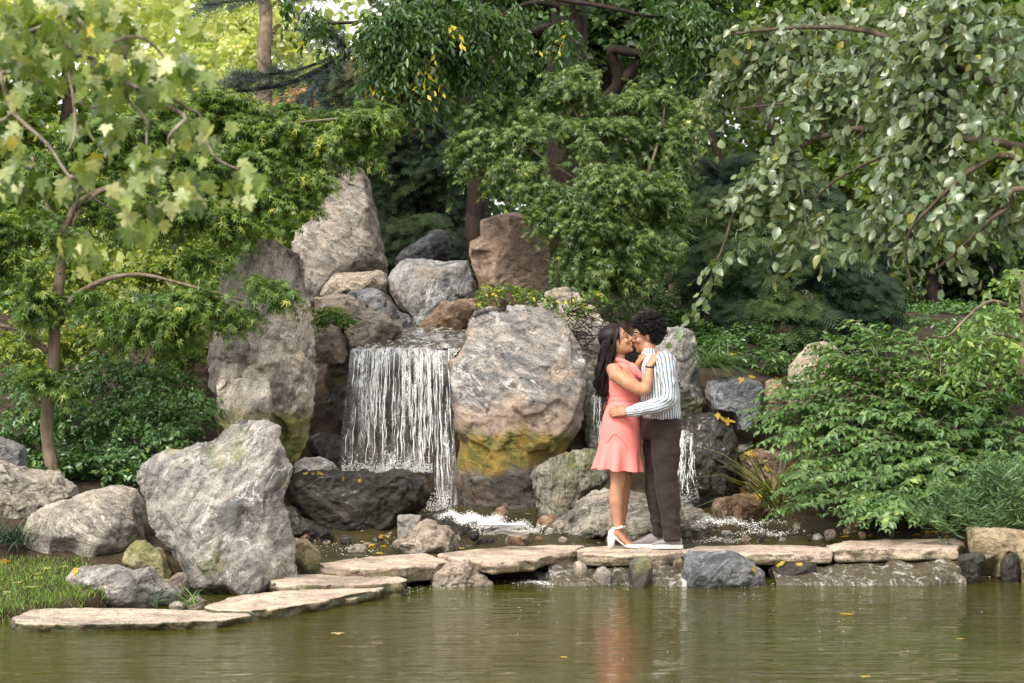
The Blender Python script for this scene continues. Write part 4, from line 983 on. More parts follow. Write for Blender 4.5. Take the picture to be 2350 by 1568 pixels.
# ---- man
ma = thing('person', 'person with curly black hair in striped shirt and brown trousers', 'person', C(600, 1468, 0), None)
mb = MB()
LM = head(mb, C(485, 195, .025), -1, R(-8))
mb.tube([LM(-.02, 0, -.04), C(494, 262, .01), C(500, 300, 0), C(520, 345, 0)], [(.054, .056), (.056, .056), (.062, .062), (.10, .08)], 16, up=(0, 1, 0))
rings(mb, [(330, 480, 570, .10), (380, 455, 640, .19), (500, 452, 660, .19), (690, 470, 670, .16)], 12, 20, caps=True)
mb.tube([C(420, 646, -.262), C(395, 650, -.252), C(370, 652, -.24)], [.030, .028, .026], 12)
hand(mb, C(372, 652, -.24), C(318, 652, -.205), [C(262, 634, -.125), C(254, 652, -.128), C(258, 668, -.138), C(274, 684, -.158)], C(300, 616, -.185), .037, .0098)
mb.tube([C(420, 622, .24), C(330, 625, .22), C(300, 625, .21)], [.034, .028, .026], 10)
hand(mb, C(305, 625, .21), C(262, 622, .165), [C(236, 598, .085), C(230, 615, .09), (C(230, 632, .095)), C(238, 648, .10)], C(262, 588, .15), .036, .0096)
skin_part('body', mb, .0064, M_SKM, ma, None, 2)
# shirt: torso loft, sleeves, collar, cuffs
def uscale(me, k, key='u', add=0.0):
    a = me.attributes[key]; n = len(me.vertices); v = np.empty(n, np.float32); a.data.foreach_get('value', v); a.data.foreach_set('value', v * k + add)
def shirt_fold(t, a, ux, uy, yy, y):
    w = np.clip((y - 480) / 200, 0, 1)
    k = 1 + w * (.022 * np.sin(a * 11 + y * .018) + .018 * np.sin(a * 6 - y * .03)) + .012 * np.sin(a * 4 + y * .05)
    hem = np.exp(-((y - 694) / 9) ** 2)
    return ux * k * (1 - .03 * hem), uy * k * (1 - .04 * hem), yy
mb = MB()
rings(mb, [(300, 462, 545, .075), (318, 455, 592, .135), (342, 450, 634, .19), (390, 446, 660, .212), (470, 444, 676, .212), (550, 446, 686, .205), (620, 450, 688, .2), (665, 450, 692, .198), (690, 456, 690, .188), (698, 462, 686, .18)], 60, 144, shirt_fold)
me = mb.mesh('shirt'); uscale(me, 44)
shirt = child('shirt', me, M_STRIPE, ma)
def sleeve(pts, nm='sleeve'):
    mb = MB(); r = spline([tuple(C(x, y, d)) + (q,) for x, y, d, q in pts], 44)
    mb.tube(r[:, :3], r[:, 3], 40, caps=False)
    me = mb.mesh(nm); n = len(me.vertices); co = np.empty(n * 3, np.float32); me.vertices.foreach_get('co', co); co = co.reshape(-1, 3).astype(float)
    no = np.empty(n * 3, np.float32); me.vertices.foreach_get('normal', no); no = no.reshape(-1, 3)
    co += no * (fbm(co * np.array([13, 13, 24]), 3, 8) * .021)[:, None]
    me.vertices.foreach_set('co', co.astype(np.float32).ravel()); uscale(me, 16)
    return child(nm, me, M_STRIPE, shirt)
sleeve([(565, 322, -.12, .05), (596, 345, -.18, .074), (606, 390, -.21, .074), (614, 460, -.23, .070), (622, 530, -.245, .066), (610, 588, -.255, .063), (560, 614, -.265, .059), (500, 628, -.27, .054), (440, 643, -.262, .046), (408, 648, -.253, .043)])
sleeve([(545, 330, .12, .06), (560, 380, .22, .078), (550, 470, .26, .07), (520, 560, .29, .064), (450, 615, .26, .055), (400, 622, .24, .046)])
mb = MB(); mb.tube([C(412, 647, -.257), C(392, 650, -.25), C(374, 652, -.242)], [(.043, .043), (.040, .040), (.037, .037)], 24, caps=False)
me = mb.mesh('cuff'); uscale(me, 14); child('cuff', me, M_STRIPE, shirt)
mb = MB()
rings(mb, [(318, 452, 560, .085), (304, 454, 552, .080), (284, 462, 545, .074), (272, 466, 541, .072)], 10, 40)
me = mb.mesh('collar'); uscale(me, 15); co_ = child('collar', me, M_STRIPE, shirt)
mb = MB()
mb.tube([C(470, 300, -.088), C(462, 322, -.105), C(456, 345, -.105), C(462, 352, -.10)], [(.02, .006), (.024, .006), (.018, .006), (.006, .004)], 8, up=(1, 0, 0))
me = mb.mesh('collar_point'); uscale(me, 4); child('collar_point', me, M_STRIPE, co_)
# trousers
mb = MB()
rings(mb, [(684, 458, 690, .172), (720, 455, 692, .178), (780, 455, 692, .18), (815, 462, 688, .16)], 14, 40, caps=True)
rings(mb, [(760, 506, 690, .098, -.078), (880, 512, 688, .100, -.085), (1000, 526, 676, .094, -.09), (1090, 534, 684, .088, -.092), (1190, 552, 690, .085, -.095), (1290, 572, 692, .082, -.097), (1370, 580, 694, .081, -.10), (1424, 584, 698, .084, -.10)], 60, 32, caps=True)
rings(mb, [(760, 458, 600, .092, .08), (880, 466, 596, .094, .085), (1000, 472, 588, .09, .09), (1090, 478, 584, .086, .092), (1190, 492, 582, .082, .094), (1290, 508, 588, .080, .096), (1398, 522, 594, .080, .098)], 60, 32, caps=True)
def trou_fold(co, no):
    d = fbm(co * np.array([5, 5, 13]), 3, 77) * .012 + fbm(co * np.array([16, 16, 8]) + 9, 3, 78) * .006
    low = np.clip((.62 - co[:, 2]) / .45, 0, 1)
    d += low * np.sin(co[:, 2] * 62 + co[:, 0] * 26 + fbm(co * 9, 2, 5) * 4) * .006
    return co + no * d[:, None]
trou = thing('trousers', '', '', Vector((0, 0, 0))); bpy.data.objects.remove(trou)
skin_part('trousers', mb, .010, M_TROU, ma, trou_fold, 3)
mb = MB(); mb.tube([C(562, 702, -.176), C(566, 745, -.185), C(580, 785, -.186), C(600, 815, -.184)], .0022, 5); mb.tube([C(634, 742, -.155), C(660, 738, -.128), C(682, 735, -.08)], .0024, 5)
child('pocket_seam', mb.mesh('pocket'), M_DARKB, ma)
# curly hair: many small rings of hair over the skull
rng = random.Random(9); mb = MB()
hc = LM(-.030, 0, .052)
mb.ball(hc, (.108, .096, .098), None, 20, 14); mb.ball(LM(-.072, 0, -.01), (.062, .085, .075), None, 16, 12)
cnt = 0
while cnt < 950:
    v = Vector((rng.gauss(0, 1), rng.gauss(0, 1), rng.gauss(0, 1))).normalized()
    fz = rng.uniform(.97, 1.08) if cnt % 9 else rng.uniform(1.06, 1.2); x, y, z = v.x * .120 * fz, v.y * .108 * fz, v.z * .112 * fz
    lx, lz = -.030 + x, .052 + z
    if lx > .055 and lz < .075: continue            # face stays clear
    if lx > -.02 and lz < .0 + (0.02 if abs(y) > .05 else 0): continue
    if lz < -.075: continue
    c0 = LM(lx, y, lz); rr = rng.uniform(.007, .014); ax = Vector((rng.gauss(0, 1), rng.gauss(0, 1), rng.gauss(0, 1))).normalized()
    e1 = ax.orthogonal().normalized(); e2 = ax.cross(e1); n = 9; turn = rng.uniform(3.5, 6.5); ph = rng.uniform(0, 6)
    mb.tube([c0 + v * rng.uniform(-.004, .006) + (e1 * math.cos(ph + turn * k / n) + e2 * math.sin(ph + turn * k / n)) * rr + ax * (.010 * k / n) for k in range(n)], np.interp(np.arange(n), [0, 3, n - 1], [.003, .0045, .0012]), 4)
    cnt += 1
child('hair', mb.mesh('hair'), M_HAIRM, ma)
mb = MB()
for s in (-1, 1):
    mb.tube([LM(.070, s * .052, .002), LM(.083, s * .043, -.006), LM(.090, s * .030, -.006)], [.0018, .0028, .002], 5)
    mb.tube([LM(.064, s * .056, .030), LM(.082, s * .044, .038), LM(.093, s * .018, .032)], [.003, .0062, .005], 6)
child('lashes_and_brows', mb.mesh('lashes'), M_LASH, ma)
mb = MB(); mb.ball(LM(.101, 0, -.062), (.007, .019, .005)); mb.ball(LM(.099, 0, -.074), (.007, .017, .006))
child('lips', mb.mesh('lips'), M_LIP, ma)
# shoes: suede upper, white sole, laces
for hx, d, gy in ((704, -.10, 1470), (574, .10, 1466)):
    def S(x, y, dd=0.0): return C(hx - x, gy - y, d + dd)       # x pixels forward of the heel, y pixels above ground
    mb = MB()
    prof = [(4, 20, 44, .020), (14, 18, 72, .030), (40, 18, 88, .034), (72, 18, 84, .035), (95, 18, 72, .037), (120, 18, 58, .041), (150, 18, 48, .044), (172, 18, 40, .038), (186, 19, 30, .022)]
    V = []; seg = 20; pr = spline(prof, 24)
    for x, y0, y1, hw in pr:
        for j in range(seg):
            a = 2 * math.pi * j / seg; sy_ = math.sin(a); h = (y1 - y0) / 2
            V.append(tuple(S(x, y0 + h + h * (abs(sy_) ** .8) * (1 if sy_ > 0 else -1), math.cos(a) * hw * (1.0 if sy_ < .2 else 1 - .35 * (sy_ - .2)))))
    F = [(i * seg + j, i * seg + (j + 1) % seg, (i + 1) * seg + (j + 1) % seg, (i + 1) * seg + j) for i in range(23) for j in range(seg)] + [tuple(range(seg))[::-1], tuple(range(23 * seg, 24 * seg))]
    mb.add(V, F); so = child('shoe', mb.mesh('shoe'), M_SUEDE, ma)
    mb = MB(); n = 40; V = []; F = []
    outl = []
    for k in range(n):
        a = 2 * math.pi * k / n; x = 96 - 97 * math.cos(a); hw = np.interp(x, [0, 20, 80, 140, 170, 193], [.022, .033, .037, .046, .042, .020])
        outl.append((x, math.sin(a) / max(.25, abs(math.sin(a)) ** .6) * hw if abs(math.sin(a)) > 1e-6 else 0))
    for lv, (yy, sc) in enumerate(((0, .98), (3, 1.0), (20, 1.0), (24, .97))):
        for x, w in outl: V.append(tuple(S(96 + (x - 96) * sc, yy, w * sc)))
    for lv in range(3):
        for k in range(n): F.append((lv * n + k, lv * n + (k + 1) % n, (lv + 1) * n + (k + 1) % n, (lv + 1) * n + k))
    F += [tuple(range(n))[::-1], tuple(range(3 * n, 4 * n))]
    mb.add(V, F); child('sole', mb.mesh('sole', False), M_RUB, so)
    mb = MB()
    for k in range(4):
        x = 92 + k * 13; y = np.interp(x, [90, 150], [76, 52]); mb.tube([S(x, y - 6, -.026), S(x + 3, y, 0), S(x, y - 6, .026)], .0026, 5)
    child('laces', mb.mesh('laces'), M_SUEDE, so)

finish_rocks()
finish_skin()

# ---------------------------------------------------------------- falling water
def falls_mat(name, white=.8, clear=.3, rough=.12):
    t = NT(name); geo = t.n('NewGeometry'); n = t.noise(t.mapping(geo.outputs['Position'], (0, 0, 0), (1, 1, .35)), 45, 3, .6)
    tr = t.n('BsdfTransparent'); mx = t.n('MixShader')
    t.l(t.math('ADD', t.math('MULTIPLY', t.step(n, .35, .65), .45), clear, clamp=True), mx.inputs[0])
    t.l(t.bsdf((white, white, white * .99), rough, t.bump(n, .6, .01), spec=.8), mx.inputs[1]); t.l(tr.outputs[0], mx.inputs[2])
    return t.done(mx.outputs[0])
M_FALL = falls_mat('falling_water', .82, .12); M_FOAM = flat_mat('foam_white', (.78, .78, .75), .55, .4, .1, 30)
def cascade_mat(lo=.68, hi=.90, amt=.65):
    t = NT('sliding_water'); geo = t.n('NewGeometry'); p = t.mapping(geo.outputs['Position'], (0, 0, .25), (1.6, 1.0, 1.0))
    a = t.noise(p, 7, 5, .6, 1.2); b = t.noise(p, 26, 4, .6, .8)
    h = t.math('ADD', a, t.math('MULTIPLY', b, .4))
    m = t.math('MULTIPLY', t.step(h, lo, hi), amt)
    c = t.mix(m, (.075, .060, .035), (.72, .72, .70))
    return t.done(t.bsdf(c, .10, t.bump(h, .9, .05), spec=.7))
M_CASC = cascade_mat(.70, .92, .55); M_LIP = cascade_mat(.64, .86, .75)
BALL_V = np.array([(1, 0, 0), (-1, 0, 0), (0, 1, 0), (0, -1, 0), (0, 0, 1), (0, 0, -1)], float); BALL_F = np.array([(0, 2, 4), (2, 1, 4), (1, 3, 4), (3, 0, 4), (2, 0, 5), (1, 2, 5), (3, 1, 5), (0, 3, 5)])
def drops_mesh(name, pos, r, base, stretch=(1, 1, 1), half=False):
    n = len(pos); BF = BALL_F[:4] if half else BALL_F; v = BALL_V[None] * (np.asarray(r)[:, None, None] * np.array(stretch)) + (pos - np.array(tuple(base)))[:, None]
    f = BF[None] + (np.arange(n) * 6)[:, None, None]
    return mesh_from(name, v.reshape(-1, 3), f.ravel(), np.full(n * len(BF), 3), True)
def part_raw(name, me, mat, root, stuff=True):
    me.materials.append(mat); o = bpy.data.objects.new(name, me); COL.objects.link(o); o.parent = root
    if stuff: o['kind'] = 'stuff'
    return o
WR = np.random.RandomState(6)
def strands(root, n, x0, x1, ytop, ybot, Yt, Yb, drift, crop, rr=(.0025, .0065), wig=.008, name='strands', gap=.35, dens=None):
    """threads of falling water: wavering, thickening and breaking up on the way down"""
    mb = MB(); dp = []; dr_ = []
    for i in range(n):
        u = WR.rand() if dens is None else dens(WR)
        xa = x0 + (x1 - x0) * u; yb = ybot(u) if callable(ybot) else ybot; yt = ytop + WR.uniform(-4, 10)
        s = WR.uniform(0, .75) if WR.rand() < .65 else 0.0; e = min(1, s + WR.uniform(.12, .5))
        if WR.rand() < .18: s, e = 0, WR.uniform(.6, 1)
        m = max(5, int((e - s) * 34)); t = np.linspace(s, e, m); ph = WR.uniform(0, 9, 4); w = wig * (.4 + 1.3 * t)
        pts = []
        for tt, ww in zip(t, w):
            px, py = V2(crop, xa + drift * (u - .62) * tt ** 1.3, yt + (yb - yt) * (tt ** 1.15))
            q = P(px, py, Yt + (Yb - Yt) * tt ** .8)
            q.x += ww * (math.sin(tt * 21 + ph[0]) + .7 * math.sin(tt * 47 + ph[1])) ; q.y += ww * math.sin(tt * 26 + ph[2]); pts.append(tuple(q))
        r = WR.uniform(*rr) * (1 + .55 * np.sin(np.linspace(0, WR.uniform(6, 20), m) + ph[3])); r *= np.interp(np.linspace(0, 1, m), [0, .1, .85, 1], [.4, 1, .9, .15])
        mb.tube(pts, np.stack([r, r * 1.6], 1), 5)
        for k in range(3):
            j = WR.randint(0, m); dp.append(np.array(pts[j]) + WR.normal(0, .02 + .03 * t[j], 3)); dr_.append(WR.uniform(.0018, .005))
    o = child(name, mb.mesh(name), M_FALL, root); o['kind'] = 'stuff'
    part_raw('droplets', drops_mesh('droplets', np.array(dp), np.array(dr_), root.location), M_FALL, root)
fa = thing('waterfall', 'main waterfall dropping in white threads between the pale column and the banded boulder', 'waterfall', P(920, 1120, 18.3))
def bot(u): return 945 + 12 * math.sin(u * 20) if u < .78 else (945 + (u - .78) / .06 * 230 if u < .84 else 1185)
strands(fa, 120, 400, 1012, 182, bot, 18.42, 18.08, 110, 3, (.0010, .0028), .0035, dens=lambda r: r.rand() ** .9 if r.rand() < .8 else r.uniform(.15, .8))
def veil_mat(seed, amt):
    t = NT('water_veil'); geo = t.n('NewGeometry'); at = t.n('Attribute', attribute_name='v')
    g = geo.outputs['Position']
    p = t.mapping(g, (0, 0, 0), (26, 9, 9.5), (seed, 0, 0)); q = t.mapping(g, (0, 0, 0), (15, 5, 1.15), (seed * 2, 0, 0)); w = t.mapping(g, (0, 0, 0), (3.2, 1, 2.2), (seed * 3, 0, 0))
    a = t.noise(p, 1.0, 5, .62, 1.7)
    lace = t.math('SUBTRACT', 1.0, t.step(t.math('ABSOLUTE', t.math('SUBTRACT', a, .5)), .012, .075))
    env = t.step(t.noise(q, 1.0, 4, .6, .5), .48, .62); big = t.step(t.noise(w, 1.0, 3, .5, .3), .36, .60)
    core = t.step(t.noise(q, 2.1, 3, .6, .8), .60, .70)
    top = t.math('SUBTRACT', 1.0, t.step(at.outputs['Fac'], .02, .30))
    m = t.math('ADD', t.math('MULTIPLY', t.math('ADD', t.math('MULTIPLY', lace, .78), .10), t.math('ADD', env, t.math('MULTIPLY', top, .45), clamp=True)), t.math('MULTIPLY', core, .35), clamp=True)
    fade = t.math('SUBTRACT', 1.1, t.math('MULTIPLY', at.outputs['Fac'], .40))
    m = t.math('MULTIPLY', m, t.math('MULTIPLY', t.math('ADD', t.math('MULTIPLY', big, .92), .08), t.math('MULTIPLY', fade, amt)), clamp=True)
    tr = t.n('BsdfTransparent'); mx = t.n('MixShader'); t.l(t.math('ADD', m, .015, clamp=True), mx.inputs[0])
    t.l(tr.outputs[0], mx.inputs[1]); t.l(t.bsdf((.93, .94, .94), .15, t.bump(a, .8, .02), spec=.8), mx.inputs[2])
    return t.done(mx.outputs[0])
def veil(root, x0, x1, ytop, bot, Yt, Yb, drift, crop, seed, amt, nx=90, ny=70):
    V = []; A = []
    rs = np.random.RandomState(seed)
    U, T = np.meshgrid(np.linspace(0, 1, nx), np.linspace(0, 1, ny))
    nn = fbm(np.stack([U * 14, T * 4, np.full_like(U, seed)], -1).reshape(-1, 3), 3, seed).reshape(U.shape)
    lipn = fbm(np.stack([np.linspace(0, 7, nx), np.zeros(nx), np.zeros(nx)], 1), 2, 5) * 14 + 16 * (np.linspace(-1, 1, nx) ** 2) - 4; rag_ = fbm(np.stack([np.linspace(0, 22, nx), np.zeros(nx), np.zeros(nx)], 1), 2, seed + 50)
    for r_ in range(ny):
        for c in range(nx):
            u, t = U[r_, c], T[r_, c]; yb = bot(u) if callable(bot) else bot
            px, py = V2(crop, x0 + (x1 - x0) * u + drift * (u - .62) * t ** 1.3, ytop + lipn[c] + (yb + 45 * rag_[c] - ytop) * t ** 1.15 * (1 + .04 * nn[r_, c]))
            q = P(px, py, Yt + (Yb - Yt) * t ** .8 + nn[r_, c] * .07 * t); q.x += nn[r_, c] * .03 * t; V.append(q)
    V = np.array([tuple(v) for v in V]).reshape(ny, nx, 3) - np.array(tuple(root.location))
    me = grid_mesh('water_veil', V[..., 0], V[..., 1], V[..., 2], {'v': T.ravel()})
    part_raw('water_veil', me, veil_mat(seed, amt), root, False)
for sd, dy, am in ((3, 0, .88), (5, .06, .5)): veil(fa, 392, 1015, 180, bot, 18.42 + dy, 18.1 + dy, 120, 3, sd, am)
# the water sliding over the lip
ug, vg = np.meshgrid(np.linspace(0, 1, 70), np.linspace(0, 1, 60))
prof_Y = np.interp(vg, [0, .55, .72, .82, 1], [19.35, 18.62, 18.46, 18.41, 18.37]); prof_z = np.interp(vg, [0, .55, .72, .82, 1], [1.885, 1.745, 1.70, 1.655, 1.40])
xl = np.interp(vg, [0, .4, .7, 1], [930, 905, 808, 800]); xr = np.interp(vg, [0, .5, 1], [1085, 1072, 1040])
Xg = ((xl + (xr - xl) * ug) - 1175) / FPX * prof_Y
q_ = np.stack([Xg * 9, prof_Y * 7, prof_z * 4], -1).reshape(-1, 3)
nz = fbm(q_, 4, 61).reshape(Xg.shape); nz2 = fbm(q_ * np.array([2.2, 1, .6]), 3, 63).reshape(Xg.shape)
me = grid_mesh('lip_water', Xg - fa.location.x, prof_Y - fa.location.y - nz2 * .03 * (vg > .7), prof_z - fa.location.z + nz * .03)
k_ = np.arange(len(me.polygons)) // 69                         # the sheet tears open below the lip
rag = fbm(np.stack([np.arange(69) * .35, np.zeros(69), np.zeros(69)], 1), 2, 4)
sel = k_ < (46 + rag[np.arange(len(k_)) % 69] * 9)
bm = bmesh.new(); bm.from_mesh(me); bm.faces.ensure_lookup_table(); bmesh.ops.delete(bm, geom=[f for f, s in zip(bm.faces, sel) if not s], context='FACES'); bm.to_mesh(me); bm.free()
part_raw('lip_water', me, M_LIP, fa, False)
# spray where the water lands
n = 1500; u = WR.rand(n); px = 658 + .3717 * (340 + 560 * u); py = 733.2 + .3717 * (945 - np.abs(WR.normal(0, 38, n)))
pp = np.array([tuple(P(a_, b_, 18.05 + WR.normal(0, .07))) for a_, b_ in zip(px, py)])
n2 = 500; px2 = 658 + .3717 * WR.uniform(860, 1020, n2); py2 = 733.2 + .3717 * (1185 - np.abs(WR.normal(0, 50, n2)))
pp2 = np.array([tuple(P(a_, b_, 17.95 + WR.normal(0, .06))) for a_, b_ in zip(px2, py2)])
pp = np.concatenate([pp, pp2])
part_raw('spray', drops_mesh('spray', pp, WR.uniform(.0018, .0065, len(pp)), fa.location), M_FALL, fa)
f2 = thing('waterfall', 'narrow cascade running down beside the man’s trousers', 'waterfall', P(1580, 1150, 17.7))
strands(f2, 16, 130, 205, 620, 975, 17.85, 17.62, 60, 5, (.001, .0025), .003)
veil(f2, 118, 200, 596, 985, 17.86, 17.62, 110, 5, 11, .75, 24, 50)
pp = np.array([tuple(P(1504 + .4316 * (150 + WR.normal(0, 45)), 733.2 + .4316 * (975 - abs(WR.normal(0, 60))), 17.6 + WR.normal(0, .05))) for _ in range(260)])
part_raw('spray', drops_mesh('spray', pp, WR.uniform(.0015, .0045, len(pp)), f2.location), M_FALL, f2)
f3 = thing('waterfall', 'thin side cascade between the banded boulder and the dress', 'waterfall', P(1368, 1030, 18.4))
strands(f3, 10, 1885, 1935, 470, 800, 18.45, 18.35, 20, 3, (.001, .0025), .003)
veil(f3, 1880, 1940, 470, 800, 18.45, 18.35, 20, 3, 14, .85, 20, 40)
# water slipping over the low ledges into the pond
def ledge_flow(label, xa, xb, Yl, seed, ztop=.125):
    o = thing('cascade', label, 'cascade', P((xa + xb) / 2, 1340, Yl)); o.location.z = 0
    ug, vg = np.meshgrid(np.linspace(0, 1, int((xb - xa) / 4)), np.linspace(0, 1, 26))
    yy = np.interp(vg, [0, .45, .6, .8, 1], [Yl + .5, Yl + .10, Yl, Yl - .06, Yl - .10]); zz = np.interp(vg, [0, .45, .6, .8, 1], [ztop + .03, ztop, ztop - .02, .045, -.01])
    xx = ((xa + (xb - xa) * ug) - 1175) / FPX * Yl
    q = np.stack([xx * 8, yy * 6, zz * 5], -1).reshape(-1, 3); nn = fbm(q, 4, seed).reshape(xx.shape); n2 = fbm(q * np.array([.3, .1, .1]), 2, seed + 1).reshape(xx.shape)
    me = grid_mesh('water_sheet', xx - o.location.x, yy - o.location.y + nn * .07 + n2 * .16, zz + (nn * .05 + n2 * .03) * (vg < .95))
    part_raw('water_sheet', me, M_CASC, o, False)
ledge_flow('shallow cascade spilling over the ledge below the right slabs', 1775, 2215, 15.26, 71, .075)
ledge_flow('trickle over small stones below the couple’s slab', 1260, 1445, 15.2, 73, .07)
ledge_flow('trickle between the mossy-crowned stone and the blue-grey boulder', 1490, 1572, 15.18, 75, .09)
# foam
def foam(label, patches, seed, zf):
    rs = np.random.RandomState(seed); P_ = []; r_ = []
    for x, y, rx, ry, n in patches:
        n = int(n * 2.4) if n > 100 else n
        a_ = rs.normal(0, .5, n); b_ = rs.normal(0, .5, n); b_ += .5 * np.sin(a_ * 5)
        for i in range(n):
            g = G(x + a_[i] * rx, y + b_[i] * ry, zf if zf is not None else 0.0)
            if zf is None:
                for _ in range(3): g = G(x + a_[i] * rx, y + b_[i] * ry, float(stream_z(g.y)) + .012)
            P_.append(tuple(g)); r_.append(rs.uniform(.0014, .0042) * (1 if rs.rand() < .95 else 1.7))
    P_ = np.array(P_); base = P_.mean(0); me = drops_mesh('foam', P_, np.array(r_), base, (1.3, 1.3, .7), True); me.materials.append(M_FOAM)
    o = bpy.data.objects.new('foam', me); COL.objects.link(o); o.location = base; o['kind'] = 'stuff'; o['label'] = label; o['category'] = 'foam'
foam('white foam in the stream at the foot of the falls', [(1100,1192,46,8,1800),(1150,1205,56,8,1300),(1170,1222,56,5,900),(1045,1182,40,8,400),(1215,1212,40,8,160),(820,1262,70,14,50),(760,1255,60,14,40),(1000,1238,60,14,50)], 3, None)
foam('white foam specks on the upper pool right of the man', [(1700,1200,90,10,200),(1760,1222,80,8,140),(1640,1195,50,8,200),(1660,1240,60,6,120)], 4, None)
foam('foam line along the pond edge below the slabs', [(1240,1336,70,5,170),(1300,1338,60,4,90),(1440,1340,60,4,80),(1950,1335,60,6,200),(2000,1332,60,5,120),(2170,1326,40,4,70),(2310,1320,50,4,110),(1010,1345,50,8,70),(930,1352,50,8,50),(1700,1345,70,4,60),(1850,1336,80,4,70),(2100,1330,70,4,60)], 5, .006)
foam('tiny bubbles drifting on the pond', [(1100,1370,300,25,22),(1700,1370,500,25,26),(2000,1450,400,60,6),(1300,1450,500,60,6)], 6, .004)

# ---------------------------------------------------------------- foliage
NR = np.random.RandomState(12)
def T_oval(w=.5, droop=.12, fold=.10):
    v = [(0, 0, 0)]
    for t, k in ((.25, .8), (.55, 1.0), (.82, .55)):
        z = -droop * t * t
        v += [(-w * .5 * k, t, z + fold * k), (0, t, z), (w * .5 * k, t, z + fold * k)]
    v.append((0, 1, -droop))
    f = [(0, 2, 1), (0, 3, 2)]
    for r in (1, 4):
        f += [(r, r + 1, r + 4), (r, r + 4, r + 3), (r + 1, r + 2, r + 5), (r + 1, r + 5, r + 4)]
    f += [(7, 8, 10), (8, 9, 10)]
    return np.array(v, float), np.array(f)
def T_leaf4(w=.5, droop=.15, fold=.12):
    return np.array([(0, 0, 0), (-w * .5, .5, fold - droop * .3), (0, .52, -droop * .3), (w * .5, .5, fold - droop * .3), (0, 1, -droop)], float), np.array([(0, 2, 1), (0, 3, 2), (1, 2, 4), (2, 3, 4)])
def T_palm(lobes, wid, droop=.2):
    v = [(0, 0, 0)]; f = []
    for ang, L in lobes:
        a = R(ang); d = np.array([math.sin(a), math.cos(a)]); s = np.array([d[1], -d[0]]); b = len(v)
        for p in (d * L * .16 - s * wid * L, d * L, d * L * .16 + s * wid * L):
            r = math.hypot(*p); v.append((p[0], p[1], -droop * r * r))
        f += [(b, b + 2, b + 1)]
    return np.array(v, float), np.array(f)
def T_maple():
    pol = [(0, 0), (.09, -.06), (.28, -.12), (.34, -.02), (.50, -.01), (.43, .09), (.34, .20), (.44, .22), (.50, .34), (.64, .42), (.52, .48), (.48, .57), (.36, .53), (.24, .48), (.25, .60), (.30, .68), (.18, .74), (.13, .86), (0, 1.04)]
    full = pol + [(-x, y) for x, y in pol[-2:0:-1]]
    v = [(0, .25, .02)] + [(x, y, -.32 * (x * x * 1.4 + max(0, y - .2) ** 2) + .34 * abs(x)) for x, y in full]
    n = len(full); f = [(0, 1 + i, 1 + (i + 1) % n) for i in range(n)]
    return np.array(v, float), np.array(f)
def T_frond(n=5, w=.055):
    v = []; f = []
    def spike(a, b, ww):
        a = np.array(a); b = np.array(b); d = b - a; s = np.array([d[1], -d[0], 0]); s /= np.linalg.norm(s) + 1e-9; m = a + d * .4; k = len(v)
        v.extend([a, m - s * ww, b, m + s * ww]); f.extend([(k, k + 1, k + 2), (k, k + 2, k + 3)])
    spike((0, 0, 0), (0, 1, -.18), w)
    for i in range(n):
        t = .12 + .7 * i / n; L = .52 * (1 - t * .7)
        for s in (-1, 1):
            spike((0, t, -.18 * t * t), (s * L * .75, t + L * .62, -.18 * t * t - .08), w * .8)
    return np.array(v, float), np.array(f)
def T_needles(n=34):
    rr = random.Random(2); v = []; f = []
    for i in range(n):
        t = i / n; a = i * 2.4; k = len(v); L = .20 * (1 - .3 * t); c = np.array([0, t, 0]); d = np.array([math.cos(a) * L, .10, math.sin(a) * L * .8 + .03])
        s = np.array([0, .022, 0]); v.extend([c - s, c + s, c + d]); f.append((k, k + 1, k + 2))
    return np.array(v, float), np.array(f)
def T_blade(w=.05, bend=.5):
    v = []
    for t in (0, .35, .7): v += [(-w * .5 * (1 - .3 * t), t * (1 - .15 * bend * t), -bend * t * t * .6), (w * .5 * (1 - .3 * t), t * (1 - .15 * bend * t), -bend * t * t * .6)]
    v.append((0, 1 - .15 * bend, -bend * .6)); f = [(0, 1, 3), (0, 3, 2), (2, 3, 5), (2, 5, 4), (4, 5, 6)]
    return np.array(v, float), np.array(f)
T_DIAM = (np.array([(0, 0, 0), (-.33, .5, .06), (0, 1, -.1), (.33, .5, .06)], float), np.array([(0, 3, 2), (0, 2, 1)]))
T_DN = (T_DIAM[0] * np.array([.62, 1, 1]), T_DIAM[1])
JM = [T_palm([(-104, .45), (-68, .78), (-34, .95), (0, 1), (34, .95), (68, .78), (104, .45)], .12, .3), T_palm([(-95, .5), (-50, .85), (0, 1), (45, .9), (95, .45)], .14, .45)]
OV = [T_leaf4(.56, .15, .10), T_leaf4(.5, .35, .14)]; OVN = [T_leaf4(.46, .25, .10), T_leaf4(.42, .1, .08)]; MUL = [T_oval(.66, .22, .10), T_oval(.60, .42, .14), T_oval(.72, .10, .05)]
NAR = [T_oval(.17, .25, .04), T_oval(.14, .1, .03)]; FRD = [T_frond(), T_frond(4, .065)]; MAP = [T_maple()]; NED = [T_needles()]; BLD = [T_blade(), T_blade(.04, .9)]

